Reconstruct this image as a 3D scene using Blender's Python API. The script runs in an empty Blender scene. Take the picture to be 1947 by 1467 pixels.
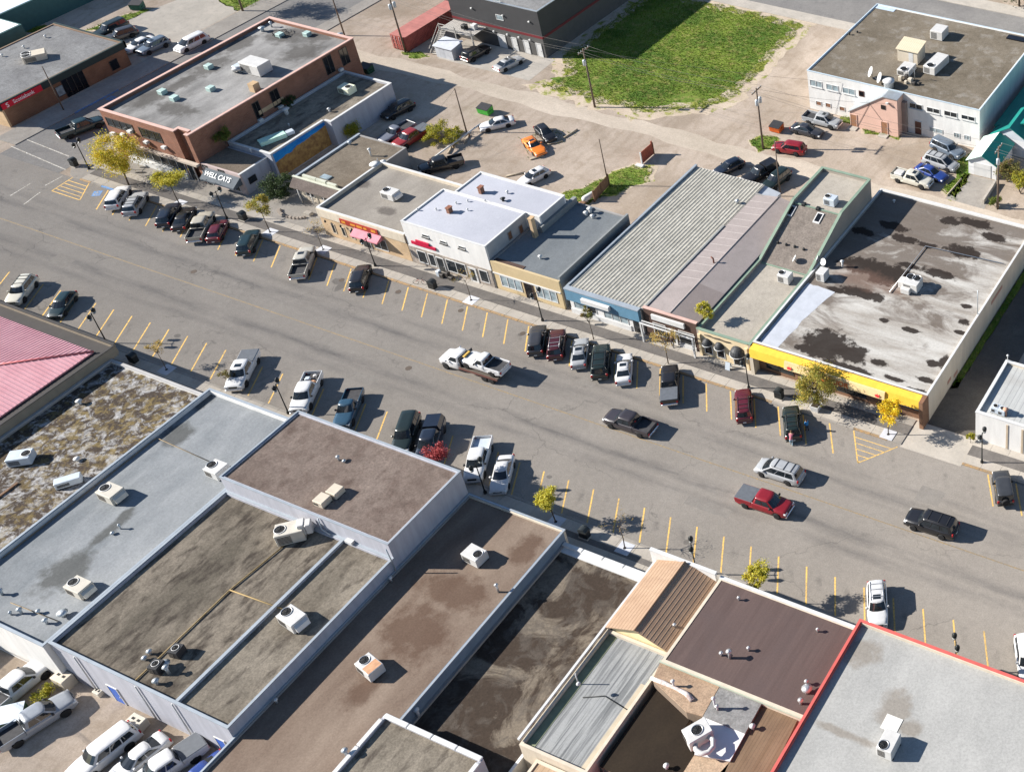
import bpy, bmesh, math, random
from mathutils import Vector, Matrix
R = math.radians
sc = bpy.context.scene
COL = sc.collection
# ------------------------------------------------------------------ camera
F_PX, PPX, PPY, W_PX, H_PX = 2413.37, 1904.997, 378.928, 1947.0, 1467.0
CAM = Vector((87.0, -73.0, 100.0))
def _rot():
    a, b, c = R(53.7654), R(-1.41891), R(23.29246)
    return Matrix.Rotation(c, 3, 'Z') @ Matrix.Rotation(a, 3, 'X') @ Matrix.Rotation(b, 3, 'Y')
ROT = _rot()
cam_d = bpy.data.cameras.new('camera')
cam_d.sensor_fit = 'HORIZONTAL'; cam_d.sensor_width = 36.0
cam_d.lens = F_PX / W_PX * 36.0
cam_d.shift_x = -(PPX - W_PX / 2) / W_PX
cam_d.shift_y = -(H_PX / 2 - PPY) / W_PX
cam_d.clip_start = 1.0; cam_d.clip_end = 3000.0
cam_o = bpy.data.objects.new('camera', cam_d)
cam_o.matrix_world = Matrix.Translation(CAM) @ ROT.to_4x4()
COL.objects.link(cam_o); sc.camera = cam_o
# ------------------------------------------------------------------ sky, sun, exposure
SUN_TO = Vector((-15.2, -6.18, 9.65)).normalized()
world = bpy.data.worlds.new('World'); sc.world = world; world.use_nodes = True
wn = world.node_tree; wn.nodes.clear()
sky = wn.nodes.new('ShaderNodeTexSky'); sky.sky_type = 'NISHITA'; sky.sun_disc = False
sky.sun_elevation = math.asin(SUN_TO.z); sky.sun_rotation = math.atan2(SUN_TO.x, SUN_TO.y) % (2 * math.pi)
sky.air_density = 1.0; sky.dust_density = 0.3; sky.ozone_density = 3.0
bgn = wn.nodes.new('ShaderNodeBackground'); bgn.inputs[1].default_value = 0.061
wo = wn.nodes.new('ShaderNodeOutputWorld')
wn.links.new(sky.outputs[0], bgn.inputs[0]); wn.links.new(bgn.outputs[0], wo.inputs[0])
sun_d = bpy.data.lights.new('sun', 'SUN'); sun_d.energy = 5.0; sun_d.angle = R(0.53); sun_d.color = (1.0, 0.95, 0.88)
sun_o = bpy.data.objects.new('sun', sun_d); COL.objects.link(sun_o)
sun_o.rotation_euler = (-SUN_TO).to_track_quat('-Z', 'Y').to_euler(); sun_o.location = (-60, -40, 60)
vs = sc.view_settings
vs.view_transform = 'Standard'; vs.look = 'None'; vs.gamma = 1.0; vs.use_curve_mapping = False; vs.exposure = 1.2
# ------------------------------------------------------------------ helpers
def G(u, v, z=0.0):
    """pixel of the photograph -> point at height z"""
    d = ROT @ Vector(((u - PPX) / F_PX, -(v - PPY) / F_PX, -1.0))
    return CAM + d * ((z - CAM.z) / d.z)
def tag(o, label=None, cat=None, group=None, kind=None):
    if label: o['label'] = label
    if cat: o['category'] = cat
    if group: o['group'] = group
    if kind: o['kind'] = kind
    return o
def thing(name, label, cat, loc=(0, 0, 0), rz=0.0, group=None):
    o = bpy.data.objects.new(name, None); o.empty_display_size = 0.3
    COL.objects.link(o); o.location = loc; o.rotation_euler = (0, 0, rz)
    return tag(o, label, cat, group)
def put(name, mesh, parent=None, loc=None, rot=None, mat=None):
    o = bpy.data.objects.new(name, mesh); COL.objects.link(o)
    if parent is not None: o.parent = parent
    if loc is not None: o.location = loc
    if rot is not None: o.rotation_euler = rot
    if mat is not None:
        if not mesh.materials: mesh.materials.append(None)
        o.material_slots[0].link = 'OBJECT'; o.material_slots[0].material = mat
    return o
class MB:
    """collects faces, builds ONE mesh object"""
    def __init__(s): s.v = []; s.f = []; s.m = []; s.sm = []
    def quad(s, *p, m=0, sm=False):
        i = len(s.v); s.v += [tuple(q) for q in p]; s.f.append(tuple(range(i, i + len(p)))); s.m.append(m); s.sm.append(sm); return s
    def box(s, x0, x1, y0, y1, z0, z1, m=0):
        if x0 > x1: x0, x1 = x1, x0
        if y0 > y1: y0, y1 = y1, y0
        if z0 > z1: z0, z1 = z1, z0
        i = len(s.v)
        s.v += [(x0, y0, z0), (x1, y0, z0), (x1, y1, z0), (x0, y1, z0), (x0, y0, z1), (x1, y0, z1), (x1, y1, z1), (x0, y1, z1)]
        for q in ((0, 3, 2, 1), (4, 5, 6, 7), (0, 1, 5, 4), (1, 2, 6, 5), (2, 3, 7, 6), (3, 0, 4, 7)):
            s.f.append(tuple(i + k for k in q)); s.m.append(m); s.sm.append(False)
        return s
    def hexa(s, p, m=0):
        i = len(s.v); s.v += [tuple(q) for q in p]
        for q in ((0, 3, 2, 1), (4, 5, 6, 7), (0, 1, 5, 4), (1, 2, 6, 5), (2, 3, 7, 6), (3, 0, 4, 7)):
            s.f.append(tuple(i + k for k in q)); s.m.append(m); s.sm.append(False)
        return s
    def bbox(s, x0, x1, y0, y1, z0, z1, b=0.04, m=0):
        """box with chamfered top and vertical edges"""
        if x0 > x1: x0, x1 = x1, x0
        if y0 > y1: y0, y1 = y1, y0
        i = len(s.v)
        def ring(ins, cut, z):
            a, c, d, e = x0 + ins, x1 - ins, y0 + ins, y1 - ins
            return [(a + cut, d, z), (c - cut, d, z), (c, d + cut, z), (c, e - cut, z), (c - cut, e, z), (a + cut, e, z), (a, e - cut, z), (a, d + cut, z)]
        s.v += ring(0, b, z0) + ring(0, b, z1 - b) + ring(b, b, z1)
        for k in range(8):
            n = (k + 1) % 8
            for r in (0, 8):
                s.f.append((i + r + k, i + r + n, i + r + 8 + n, i + r + 8 + k)); s.m.append(m); s.sm.append(False)
        s.f.append(tuple(i + 16 + k for k in range(8))); s.m.append(m); s.sm.append(False)
        s.f.append(tuple(i + 7 - k for k in range(8))); s.m.append(m); s.sm.append(False)
        return s
    def prism(s, poly, z0, z1, m=0):
        a = sum(poly[k][0] * poly[(k + 1) % len(poly)][1] - poly[(k + 1) % len(poly)][0] * poly[k][1] for k in range(len(poly)))
        if a < 0: poly = poly[::-1]
        n = len(poly); i = len(s.v)
        s.v += [(p[0], p[1], z0) for p in poly] + [(p[0], p[1], z1) for p in poly]
        s.f.append(tuple(i + n - 1 - k for k in range(n))); s.f.append(tuple(i + n + k for k in range(n)))
        s.m += [m, m]; s.sm += [False, False]
        for k in range(n):
            q = (k + 1) % n; s.f.append((i + k, i + q, i + n + q, i + n + k)); s.m.append(m); s.sm.append(False)
        return s
    def sheet(s, poly, z, m=0):
        a = sum(poly[k][0] * poly[(k + 1) % len(poly)][1] - poly[(k + 1) % len(poly)][0] * poly[k][1] for k in range(len(poly)))
        if a < 0: poly = poly[::-1]
        return s.quad(*[(p[0], p[1], z) for p in poly], m=m)
    def tube(s, pts, r, n=8, m=0, cap=True):
        pts = [Vector(p) for p in pts]
        rs = r if isinstance(r, (list, tuple)) else [r] * len(pts)
        base = len(s.v)
        for k, p in enumerate(pts):
            t = (pts[min(k + 1, len(pts) - 1)] - pts[max(k - 1, 0)]).normalized()
            up = Vector((0, 0, 1)) if abs(t.z) < 0.9 else Vector((1, 0, 0))
            a = t.cross(up).normalized(); b = t.cross(a).normalized()
            for j in range(n):
                an = 2 * math.pi * j / n
                s.v.append(tuple(p + (a * math.cos(an) + b * math.sin(an)) * rs[k]))
        for k in range(len(pts) - 1):
            for j in range(n):
                q = (j + 1) % n
                s.f.append((base + k * n + j, base + k * n + q, base + (k + 1) * n + q, base + (k + 1) * n + j)); s.m.append(m); s.sm.append(True)
        if cap:
            s.f.append(tuple(base + j for j in range(n - 1, -1, -1))); s.f.append(tuple(base + (len(pts) - 1) * n + j for j in range(n)))
            s.m += [m, m]; s.sm += [False, False]
        return s
    def lathe(s, prof, cx=0, cy=0, cz=0, n=16, m=0, axis='Z', sm=True):
        base = len(s.v)
        for r, h in prof:
            for j in range(n):
                a = 2 * math.pi * j / n
                if axis == 'Z': s.v.append((cx + r * math.cos(a), cy + r * math.sin(a), cz + h))
                elif axis == 'Y': s.v.append((cx + r * math.cos(a), cy + h, cz + r * math.sin(a)))
                else: s.v.append((cx + h, cy + r * math.cos(a), cz + r * math.sin(a)))
        for k in range(len(prof) - 1):
            for j in range(n):
                q = (j + 1) % n
                s.f.append((base + k * n + j, base + k * n + q, base + (k + 1) * n + q, base + (k + 1) * n + j)); s.m.append(m); s.sm.append(sm)
        s.f.append(tuple(base + j for j in range(n - 1, -1, -1))); s.f.append(tuple(base + (len(prof) - 1) * n + j for j in range(n)))
        s.m += [m, m]; s.sm += [False, False]
        return s
    def mesh(s, name, mats=()):
        me = bpy.data.meshes.new(name); me.from_pydata(s.v, [], s.f)
        me.polygons.foreach_set('material_index', s.m); me.polygons.foreach_set('use_smooth', s.sm)
        for x in (mats if isinstance(mats, (list, tuple)) else [mats]): me.materials.append(x)
        me.update(); return me
    def build(s, name, mats=(), parent=None, recalc=False):
        me = s.mesh(name, mats)
        if recalc:
            bm = bmesh.new(); bm.from_mesh(me); bmesh.ops.recalc_face_normals(bm, faces=bm.faces); bm.to_mesh(me); bm.free()
        return put(name, me, parent)
def copy_tree(o, parent=None):
    c = o.copy(); COL.objects.link(c); c.parent = parent
    for ch in o.children: copy_tree(ch, c)
    return c
# ------------------------------------------------------------------ materials
def lin(h):
    h = h.lstrip('#'); c = [int(h[i:i + 2], 16) / 255 for i in (0, 2, 4)]
    return tuple((x / 12.92 if x <= 0.04045 else ((x + 0.055) / 1.055) ** 2.4) for x in c)
MATS = {}
class NT:
    def __init__(s, name):
        s.mat = bpy.data.materials.new(name); s.mat.use_nodes = True
        s.t = s.mat.node_tree; s.n = s.t.nodes; s.l = s.t.links
        s.b = s.n['Principled BSDF']
    def new(s, ty, **kw):
        x = s.n.new(ty)
        for k, v in kw.items(): setattr(x, k, v)
        return x
    def pos(s, scale=(1, 1, 1), obj=False):
        g = s.new('ShaderNodeTexCoord').outputs['Object'] if obj else s.new('ShaderNodeNewGeometry').outputs['Position']
        m = s.new('ShaderNodeMapping'); m.inputs['Scale'].default_value = scale
        s.l.new(g, m.inputs[0]); return m.outputs[0]
    def noise(s, vec, scale, detail=4, rough=0.55, dist=0.0):
        x = s.new('ShaderNodeTexNoise'); x.inputs['Scale'].default_value = scale
        x.inputs['Detail'].default_value = detail; x.inputs['Roughness'].default_value = rough; x.inputs['Distortion'].default_value = dist
        if vec is not None: s.l.new(vec, x.inputs[0])
        return x.outputs[0]
    def ramp(s, fac, a, b, ca=(0, 0, 0), cb=(1, 1, 1)):
        x = s.new('ShaderNodeValToRGB'); e = x.color_ramp.elements
        e[0].position = a; e[1].position = b
        e[0].color = (*ca, 1); e[1].color = (*cb, 1); s.l.new(fac, x.inputs[0]); return x.outputs[0]
    def mix(s, fac, a, b, mode='MIX'):
        x = s.new('ShaderNodeMix', data_type='RGBA', blend_type=mode)
        for sk, v in ((0, fac), (6, a), (7, b)):
            if isinstance(v, (int, float)): x.inputs[sk].default_value = v
            elif isinstance(v, tuple): x.inputs[sk].default_value = (*v, 1)
            else: s.l.new(v, x.inputs[sk])
        return x.outputs[2]
    def math(s, op, a, b=0.0, clamp=False):
        x = s.new('ShaderNodeMath', operation=op, use_clamp=clamp)
        for sk, v in ((0, a), (1, b)):
            if isinstance(v, (int, float)): x.inputs[sk].default_value = v
            else: s.l.new(v, x.inputs[sk])
        return x.outputs[0]
    def bump(s, h, strength=0.3, dist=0.02):
        x = s.new('ShaderNodeBump'); x.inputs['Strength'].default_value = strength; x.inputs['Distance'].default_value = dist
        s.l.new(h, x.inputs['Height']); s.l.new(x.outputs[0], s.b.inputs['Normal'])
    def base(s, c):
        if isinstance(c, tuple): s.b.inputs['Base Color'].default_value = (*c, 1)
        else: s.l.new(c, s.b.inputs['Base Color'])
    def set(s, rough=0.8, metal=0.0, spec=0.3, **kw):
        s.b.inputs['Roughness'].default_value = rough; s.b.inputs['Metallic'].default_value = metal
        s.b.inputs['Specular IOR Level'].default_value = spec
        for k, v in kw.items(): s.b.inputs[k].default_value = v
    def sep(s):
        g = s.new('ShaderNodeNewGeometry').outputs['Position']; x = s.new('ShaderNodeSeparateXYZ'); s.l.new(g, x.inputs[0]); return x.outputs
def M(name, col, rough=0.75, metal=0.0, var=0.12, scale=1.2, spec=0.3, fine=0.06, bump=0.0, stretch=(1, 1, 1), obj=False):
    """plain surface with wear: broad tone change plus fine grain"""
    if name in MATS: return MATS[name]
    if isinstance(col, str): col = lin(col)
    n = NT(name); p = n.pos(stretch, obj)
    a = n.noise(p, scale, 5, 0.6); b = n.noise(p, scale * 14, 3, 0.6)
    dk = tuple(c * (1 - var) for c in col); lt = tuple(min(1, c * (1 + var * 0.7)) for c in col)
    c1 = n.mix(n.ramp(a, 0.3, 0.7), dk, lt)
    c2 = n.mix(n.ramp(b, 0.25, 0.75), tuple([1 - fine] * 3), tuple([1 + fine] * 3))
    n.base(n.mix(1.0, c1, c2, 'MULTIPLY')); n.set(rough, metal, spec)
    if bump: n.bump(b, bump, 0.02)
    MATS[name] = n.mat; return n.mat
def gravel(name, c0, c1, c2, scale=0.25, fine=9.0, stretch=(1, 1, 1), lo=0.35, hi=0.65, rough=0.95, fstr=0.25, mott=(.52, .8)):
    """gravel, tar or soil: two broad patches, streaks and a fine grain"""
    if name in MATS: return MATS[name]
    c0, c1, c2 = [lin(c) if isinstance(c, str) else c for c in (c0, c1, c2)]
    n = NT(name); p = n.pos(stretch); q = n.pos()
    a = n.noise(p, scale, 6, 0.62, 0.4); b = n.noise(p, scale * 4.3, 5, 0.6, 0.3); f = n.noise(q, fine, 3, 0.7); f2 = n.noise(q, fine * 0.3, 3, 0.6)
    c = n.mix(n.ramp(a, lo, hi), c0, c1)
    c = n.mix(n.ramp(b, *mott), c, c2)
    g = n.mix(n.ramp(f, 0.3, 0.7), tuple([1 - fstr] * 3), tuple([1 + fstr] * 3))
    g2 = n.mix(n.ramp(f2, 0.3, 0.7), tuple([1 - fstr * .5] * 3), tuple([1 + fstr * .5] * 3))
    c = n.mix(1.0, n.mix(1.0, c, g, 'MULTIPLY'), g2, 'MULTIPLY')
    n.base(c); n.set(rough, 0, 0.15, **{'Diffuse Roughness': 0.6}); n.bump(f, 0.4, 0.03)
    MATS[name] = n.mat; return n.mat
def paint(name, col, rough=0.33, metal=0.0, coat=0.35):
    if name in MATS: return MATS[name]
    if isinstance(col, str): col = lin(col)
    n = NT(name); p = n.pos((1, 1, 1), True); a = n.noise(p, 2.2, 4, 0.6)
    c = n.mix(n.ramp(a, 0.3, 0.75), tuple(x * 0.86 for x in col), tuple(min(1, x * 1.06) for x in col))
    s = n.new('ShaderNodeSeparateXYZ'); n.l.new(n.pos((1, 1, 1), True), s.inputs[0])
    dirt = n.math('MULTIPLY', n.ramp(s.outputs[2], 0.25, 0.62, (1, 1, 1), (0, 0, 0)), n.ramp(n.noise(p, 5, 3), 0.3, 0.8))
    c = n.mix(n.math('MULTIPLY', dirt, 0.3), c, (0.16, 0.13, 0.10))
    n.base(c); n.set(rough, metal, 0.5, **{'Coat Weight': coat, 'Coat Roughness': 0.08})
    MATS[name] = n.mat; return n.mat
def glass(name, col=(0.02, 0.025, 0.03), rough=0.06, spec=0.6):
    if name in MATS: return MATS[name]
    n = NT(name); a = n.noise(n.pos((1, 1, 1), True), 1.3, 3)
    n.base(n.mix(n.ramp(a, 0.3, 0.7), tuple(c * 0.6 for c in col), tuple(c * 1.5 for c in col))); n.set(rough, 0, spec)
    MATS[name] = n.mat; return n.mat
def brickmat(name, c1, c2, mortar, w=0.42, h=0.11):
    if name in MATS: return MATS[name]
    n = NT(name); sp = n.sep()
    xy = n.math('ADD', sp[0], sp[1]); cmb = n.new('ShaderNodeCombineXYZ'); n.l.new(xy, cmb.inputs[0]); n.l.new(sp[2], cmb.inputs[1])
    b = n.new('ShaderNodeTexBrick'); b.inputs['Scale'].default_value = 1.0
    b.inputs['Brick Width'].default_value = w; b.inputs['Row Height'].default_value = h; b.inputs['Mortar Size'].default_value = 0.012
    for k, c in (('Color1', c1), ('Color2', c2), ('Mortar', mortar)):
        b.inputs[k].default_value = (*(lin(c) if isinstance(c, str) else c), 1)
    n.l.new(cmb.outputs[0], b.inputs['Vector'])
    a = n.noise(n.pos(), 0.6, 5)
    n.base(n.mix(1.0, b.outputs[0], n.mix(n.ramp(a, .3, .7), (0.8, .8, .8), (1.1, 1.1, 1.1)), 'MULTIPLY')); n.set(0.9, 0, 0.15)
    MATS[name] = n.mat; return n.mat
def streak(name, c0, c1, c2, ax=0, period=0.5, stretch=(0.08, 1.2, 1), scale=1.0, rough=0.6, metal=0.0, lo=.35, hi=.65):
    """sheet roofing: long streaks plus a regular seam tone; ax 0: seams repeat along x"""
    if name in MATS: return MATS[name]
    c0, c1, c2 = [lin(c) if isinstance(c, str) else c for c in (c0, c1, c2)]
    n = NT(name); p = n.pos(stretch); a = n.noise(p, scale, 6, 0.65); b = n.noise(n.pos(), 0.22, 5, 0.6, 0.5)
    c = n.mix(n.ramp(a, lo, hi), c0, c1); c = n.mix(n.ramp(b, 0.5, 0.75), c, c2)
    sp = n.sep(); w = n.math('FRACT', n.math('DIVIDE', sp[ax], period))
    seam = n.ramp(n.math('ABSOLUTE', n.math('SUBTRACT', w, 0.5)), 0.40, 0.47, (1, 1, 1), (0.72, 0.72, 0.74))
    f = n.noise(n.pos(), 8, 3, .7)
    c = n.mix(1.0, n.mix(1.0, c, seam, 'MULTIPLY'), n.mix(n.ramp(f, .3, .7), (.9, .9, .9), (1.08, 1.08, 1.08)), 'MULTIPLY')
    n.base(c); n.set(rough, metal, 0.3); MATS[name] = n.mat; return n.mat
def stains(n, blobs, warp=0.9, wscale=0.9, soft=0.25):
    """dark marks of their own shape: list of (x, y, rx, ry) in metres, edges broken by noise"""
    sp = n.sep(); w1 = n.math('SUBTRACT', n.noise(n.pos(), wscale, 5, 0.65), 0.5)
    out = None
    for (x, y, rx, ry) in blobs:
        dx = n.math('DIVIDE', n.math('SUBTRACT', sp[0], x), rx); dy = n.math('DIVIDE', n.math('SUBTRACT', sp[1], y), ry)
        d = n.math('SQRT', n.math('ADD', n.math('MULTIPLY', dx, dx), n.math('MULTIPLY', dy, dy)))
        d = n.math('ADD', d, n.math('MULTIPLY', w1, warp * 2))
        k = n.math('DIVIDE', n.math('SUBTRACT', 1.0 + soft / 2, d), soft, True)
        out = k if out is None else n.math('MAXIMUM', out, k)
    return out
# ------------------------------------------------------------------ ground materials
def road_mat():
    n = NT('asphalt_street'); q = n.pos()
    a = n.noise(q, 0.11, 5, 0.6); f = n.noise(q, 7, 4, 0.75); f2 = n.noise(q, 1.6, 4, 0.6)
    c = n.mix(n.ramp(a, 0.3, 0.7), (0.268, 0.240, 0.208), (0.318, 0.286, 0.249))
    sp = n.sep(); w = n.math('MULTIPLY', n.math('SUBTRACT', n.noise(n.pos((0.25, 1, 1)), 0.35, 4), 0.5), 1.1)
    y = n.math('ADD', sp[1], w); tr = None
    for yc, hw, st in ((2.3, 0.6, 0.62), (4.1, 0.5, 0.40), (-3.3, 0.6, 0.64), (-5.0, 0.5, 0.42), (1.2, 0.3, .2)):
        k = n.math('MULTIPLY', n.math('SUBTRACT', 1.0, n.math('DIVIDE', n.math('ABSOLUTE', n.math('SUBTRACT', y, yc)), hw * 1.6), True), st)
        tr = k if tr is None else n.math('MAXIMUM', tr, k)
    brk = n.ramp(n.noise(n.pos((0.35, 2.2, 1)), 0.35, 5, 0.65), 0.34, 0.66)
    c = n.mix(n.math('MULTIPLY', tr, brk), c, (0.085, 0.082, 0.082))
    v = n.new('ShaderNodeTexVoronoi', feature='DISTANCE_TO_EDGE'); v.inputs['Scale'].default_value = 0.085; v.inputs['Randomness'].default_value = 1.0
    wv = n.new('ShaderNodeVectorMath', operation='ADD'); n.l.new(n.pos((0.75, 1.5, 1)), wv.inputs[0])
    nz = n.new('ShaderNodeTexNoise'); nz.inputs['Scale'].default_value = 0.7; nz.inputs['Detail'].default_value = 4; n.l.new(q, nz.inputs[0])
    sc_ = n.new('ShaderNodeVectorMath', operation='SCALE'); sc_.inputs['Scale'].default_value = 2.2; n.l.new(nz.outputs['Color'], sc_.inputs[0]); n.l.new(sc_.outputs[0], wv.inputs[1])
    n.l.new(wv.outputs[0], v.inputs['Vector'])
    cr = n.math('MULTIPLY', n.ramp(v.outputs[0], 0.0015, 0.006, (1, 1, 1), (0, 0, 0)), n.ramp(n.noise(q, 0.16, 3), 0.42, 0.6))
    c = n.mix(n.math('MULTIPLY', cr, 0.42), c, (0.05, 0.047, 0.045))
    st = stains(n, [(-30.5, 6.6, .9, .5), (-29.6, 6.0, .5, .9), (-22.5, 7.9, .4, .35), (-4.2, 7.6, .35, .3), (12.5, -8.6, .3, .2), (30, -10.2, .3, .3), (-40, -7.9, .4, .3)], 0.5, 1.2)
    c = n.mix(n.math('MULTIPLY', st, 0.45), c, (0.05, 0.048, 0.046))
    for yc, slant, per, x0 in ((7.0, .66, 2.985, -45.4), (-9.6, .54, 3.0, 8.5)):
        s = n.math('FRACT', n.math('DIVIDE', n.math('SUBTRACT', n.math('ADD', sp[0], n.math('MULTIPLY', n.math('SUBTRACT', sp[1], yc), slant)), x0), per))
        dx = n.math('MULTIPLY', n.math('SUBTRACT', s, 0.9), 4.0); dy = n.math('DIVIDE', n.math('SUBTRACT', sp[1], yc), 1.5)
        k = n.math('SUBTRACT', 1.0, n.math('SQRT', n.math('ADD', n.math('MULTIPLY', dx, dx), n.math('MULTIPLY', dy, dy))), True)
        c = n.mix(n.math('MULTIPLY', n.math('MULTIPLY', k, n.ramp(n.noise(q, 0.9, 4, .7), .45, .7)), .55), c, (0.07, 0.066, 0.062))
    c = n.mix(1.0, c, n.mix(n.ramp(f, .28, .72), (.80, .80, .80), (1.17, 1.17, 1.17)), 'MULTIPLY')
    c = n.mix(1.0, c, n.mix(n.ramp(f2, .3, .7), (.93, .93, .93), (1.06, 1.06, 1.06)), 'MULTIPLY')
    n.base(c); n.set(0.88, 0, 0.25, **{'Diffuse Roughness': 0.8}); n.bump(f, 0.25, 0.02); return n.mat
m_road = road_mat()
m_side_road = gravel('asphalt_side_street', (0.20, 0.19, 0.18), (0.25, 0.238, 0.222), (0.175, 0.168, 0.16), 0.12, 6, fstr=.15)
m_lane = gravel('packed_lane', (0.44, 0.375, 0.30), (0.54, 0.465, 0.38), (0.48, 0.41, 0.33), 0.13, 4, (0.4, 1.3, 1), fstr=.12)
def dirt_mat():
    n = NT('gravel_lot'); q = n.pos(); a = n.noise(q, .09, 6, .65, .5); b = n.noise(q, .45, 5, .6, .3); f = n.noise(q, 3.5, 4, .75); f2 = n.noise(q, 9, 3, .7)
    c = n.mix(n.ramp(a, .35, .65), (.38, .31, .245), (.49, .41, .335)); c = n.mix(n.math('MULTIPLY', n.ramp(b, .50, .68), .4), c, (.27, .205, .14)); d2 = n.noise(q, .055, 5, .6, .8); c = n.mix(n.math('MULTIPLY', n.ramp(d2, .52, .62), .5), c, (.25, .195, .14))
    w = n.new('ShaderNodeTexWave'); w.inputs['Scale'].default_value = .55; w.inputs['Distortion'].default_value = 9; w.inputs['Detail'].default_value = 3; w.inputs['Detail Scale'].default_value = .25; n.l.new(n.pos((.35, 1, 1)), w.inputs[0])
    rut = n.math('MULTIPLY', n.ramp(w.outputs[1], .55, 1.0), n.ramp(n.noise(q, .13, 4), .42, .6)); c = n.mix(n.math('MULTIPLY', rut, .3), c, (.26, .205, .15))
    for g_, s_ in ((f, .14), (f2, .12)): c = n.mix(1.0, c, n.mix(n.ramp(g_, .3, .7), (1 - s_,) * 3, (1 + s_,) * 3), 'MULTIPLY')
    n.base(c); n.set(.95, 0, .12, **{'Diffuse Roughness': .7}); n.bump(f, .3, .04); return n.mat
m_dirt = dirt_mat()
m_conc = gravel('concrete', (0.40, 0.365, 0.315), (0.48, 0.435, 0.375), (0.35, 0.32, 0.28), 0.3, 8, fstr=.08)
m_conc2 = gravel('old_concrete', (0.29, 0.265, 0.235), (0.36, 0.33, 0.29), (0.25, 0.23, 0.205), 0.4, 8, fstr=.1)
m_paver = gravel('dark_paver_band', (0.145, 0.132, 0.12), (0.185, 0.168, 0.152), (0.12, 0.112, 0.105), 0.35, 9, fstr=.14)
m_alley = gravel('alley_asphalt', (0.10, 0.088, 0.075), (0.135, 0.12, 0.10), (0.085, 0.078, 0.07), 0.15, 6, fstr=.14)
def paint_mark(name, col, lo=0.36, hi=0.60):
    n = NT(name); a = n.noise(n.pos(), 5, 5, 0.7); b = n.noise(n.pos(), 0.5, 3)
    w = n.math('MULTIPLY', n.ramp(a, lo, hi), n.ramp(b, 0.25, 0.55, (.55, .55, .55), (1, 1, 1)))
    n.base(n.mix(w, (0.17, 0.15, 0.12), col)); n.set(0.8, 0, 0.2); return n.mat
m_yel = paint_mark('worn_yellow_paint', (0.70, 0.44, 0.12), .30, .52); m_yelc = paint_mark('worn_centre_yellow', (0.42, 0.27, 0.10), .42, .72)
m_wht = paint_mark('worn_white_paint', (0.62, 0.61, 0.58), .38, .7); m_blu = paint_mark('worn_blue_paint', (0.10, 0.26, 0.55), .3, .6)
m_kyel = paint_mark('kerb_yellow_paint', (0.48, 0.27, 0.09), .35, .75)
def grass_mat(name, c0, c1, c2, isl=True):
    n = NT(name); q = n.pos(); a = n.noise(q, 0.16, 5, .6); b = n.noise(q, 0.9, 4, .6)
    c = n.mix(n.ramp(a, .38, .62), c0, c1); c = n.mix(n.ramp(b, .5, .72), c, c2)
    if isl:
        g = n.new('ShaderNodeNewGeometry').outputs['Random Per Island']
        c = n.mix(1.0, c, n.mix(g, (.62, .62, .62), (1.35, 1.35, 1.2)), 'MULTIPLY')
    else:
        f = n.noise(q, 5, 4, .7); c = n.mix(1.0, c, n.mix(n.ramp(f, .3, .7), (.65, .65, .65), (1.3, 1.3, 1.2)), 'MULTIPLY')
    n.base(c); n.set(.85, 0, .2); return n.mat
m_gblade = grass_mat('weed_blades', (0.075, 0.150, 0.014), (0.165, 0.245, 0.024), (0.20, 0.22, 0.05))
m_gdry = grass_mat('dry_weed_blades', (0.22, 0.21, 0.055), (0.29, 0.25, 0.085), (0.15, 0.175, 0.04))
m_gsoil = grass_mat('weedy_soil', (0.065, 0.12, 0.016), (0.14, 0.19, 0.028), (0.21, 0.19, 0.065), False)
def weed_edge(name, lo, hi):
    n = NT(name); q = n.pos(); a = n.noise(q, .5, 6, .7, .4); f = n.noise(q, 4, 4, .75); g = n.mix(n.ramp(n.noise(q, 1.3, 4), .35, .65), (.15, .175, .035), (.23, .235, .05)); d = n.mix(n.ramp(n.noise(q, .3, 5), .35, .65), (.36, .295, .225), (.44, .37, .29))
    c = n.mix(n.ramp(a, lo, hi), d, g); n.base(n.mix(1.0, c, n.mix(n.ramp(f, .3, .7), (.8, .8, .8), (1.2, 1.2, 1.2)), 'MULTIPLY')); n.set(.95, 0, .1); return n.mat
m_gedge = weed_edge('weeds_thin_edge', .53, .62); m_gmid = weed_edge('weeds_patchy', .42, .54)
# ------------------------------------------------------------------ ground, street, lanes
tag(MB().sheet([(-900, -900), (900, -900), (900, 1200), (-900, 1200)], 0.0).build('ground', m_dirt), 'tan gravel and packed earth ground', kind='structure')
street = MB().sheet([(-400, -12.1), (400, -12.1), (400, 9.3), (-400, 9.3)], 0.006).build('main_street', m_road); tag(street, 'wide grey asphalt main street', kind='structure')
side = MB().sheet([(-93.6, 9.3), (-82.0, 9.3), (-82.0, 400), (-93.6, 400)], 0.008).build('side_street', m_side_road); tag(side, 'asphalt side street beside the red sign bank', kind='structure')
lane = MB(); pts = []
for k in range(61):
    x = -82 + k * 3.2; pts.append((x, 47.9 + .35 * math.sin(k * .7) + .3 * math.sin(k * 1.9)))
top = [(p[0], 51.0 + .35 * math.sin(i * .9 + 1) + .3 * math.sin(i * 2.3)) for i, p in enumerate(pts)]
tag(lane.sheet(pts + top[::-1], 0.006).build('back_lane', m_lane), 'pale packed gravel lane behind the shops', kind='structure')
tag(MB().sheet([(-81.9, 89.4), (300, 89.4), (300, 102.5), (-81.9, 102.5)], 0.006).build('far_street', m_side_road), 'grey asphalt street behind the white two-storey block', kind='structure')
tag(MB().box(-78, 140, 86.9, 89.4, -.1, .10).build('far_sidewalk', m_conc), kind='structure')
tag(MB().box(-81.9, 140, 102.5, 105.6, -.1, .10).build('far_sidewalk', m_conc), kind='structure')
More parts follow.
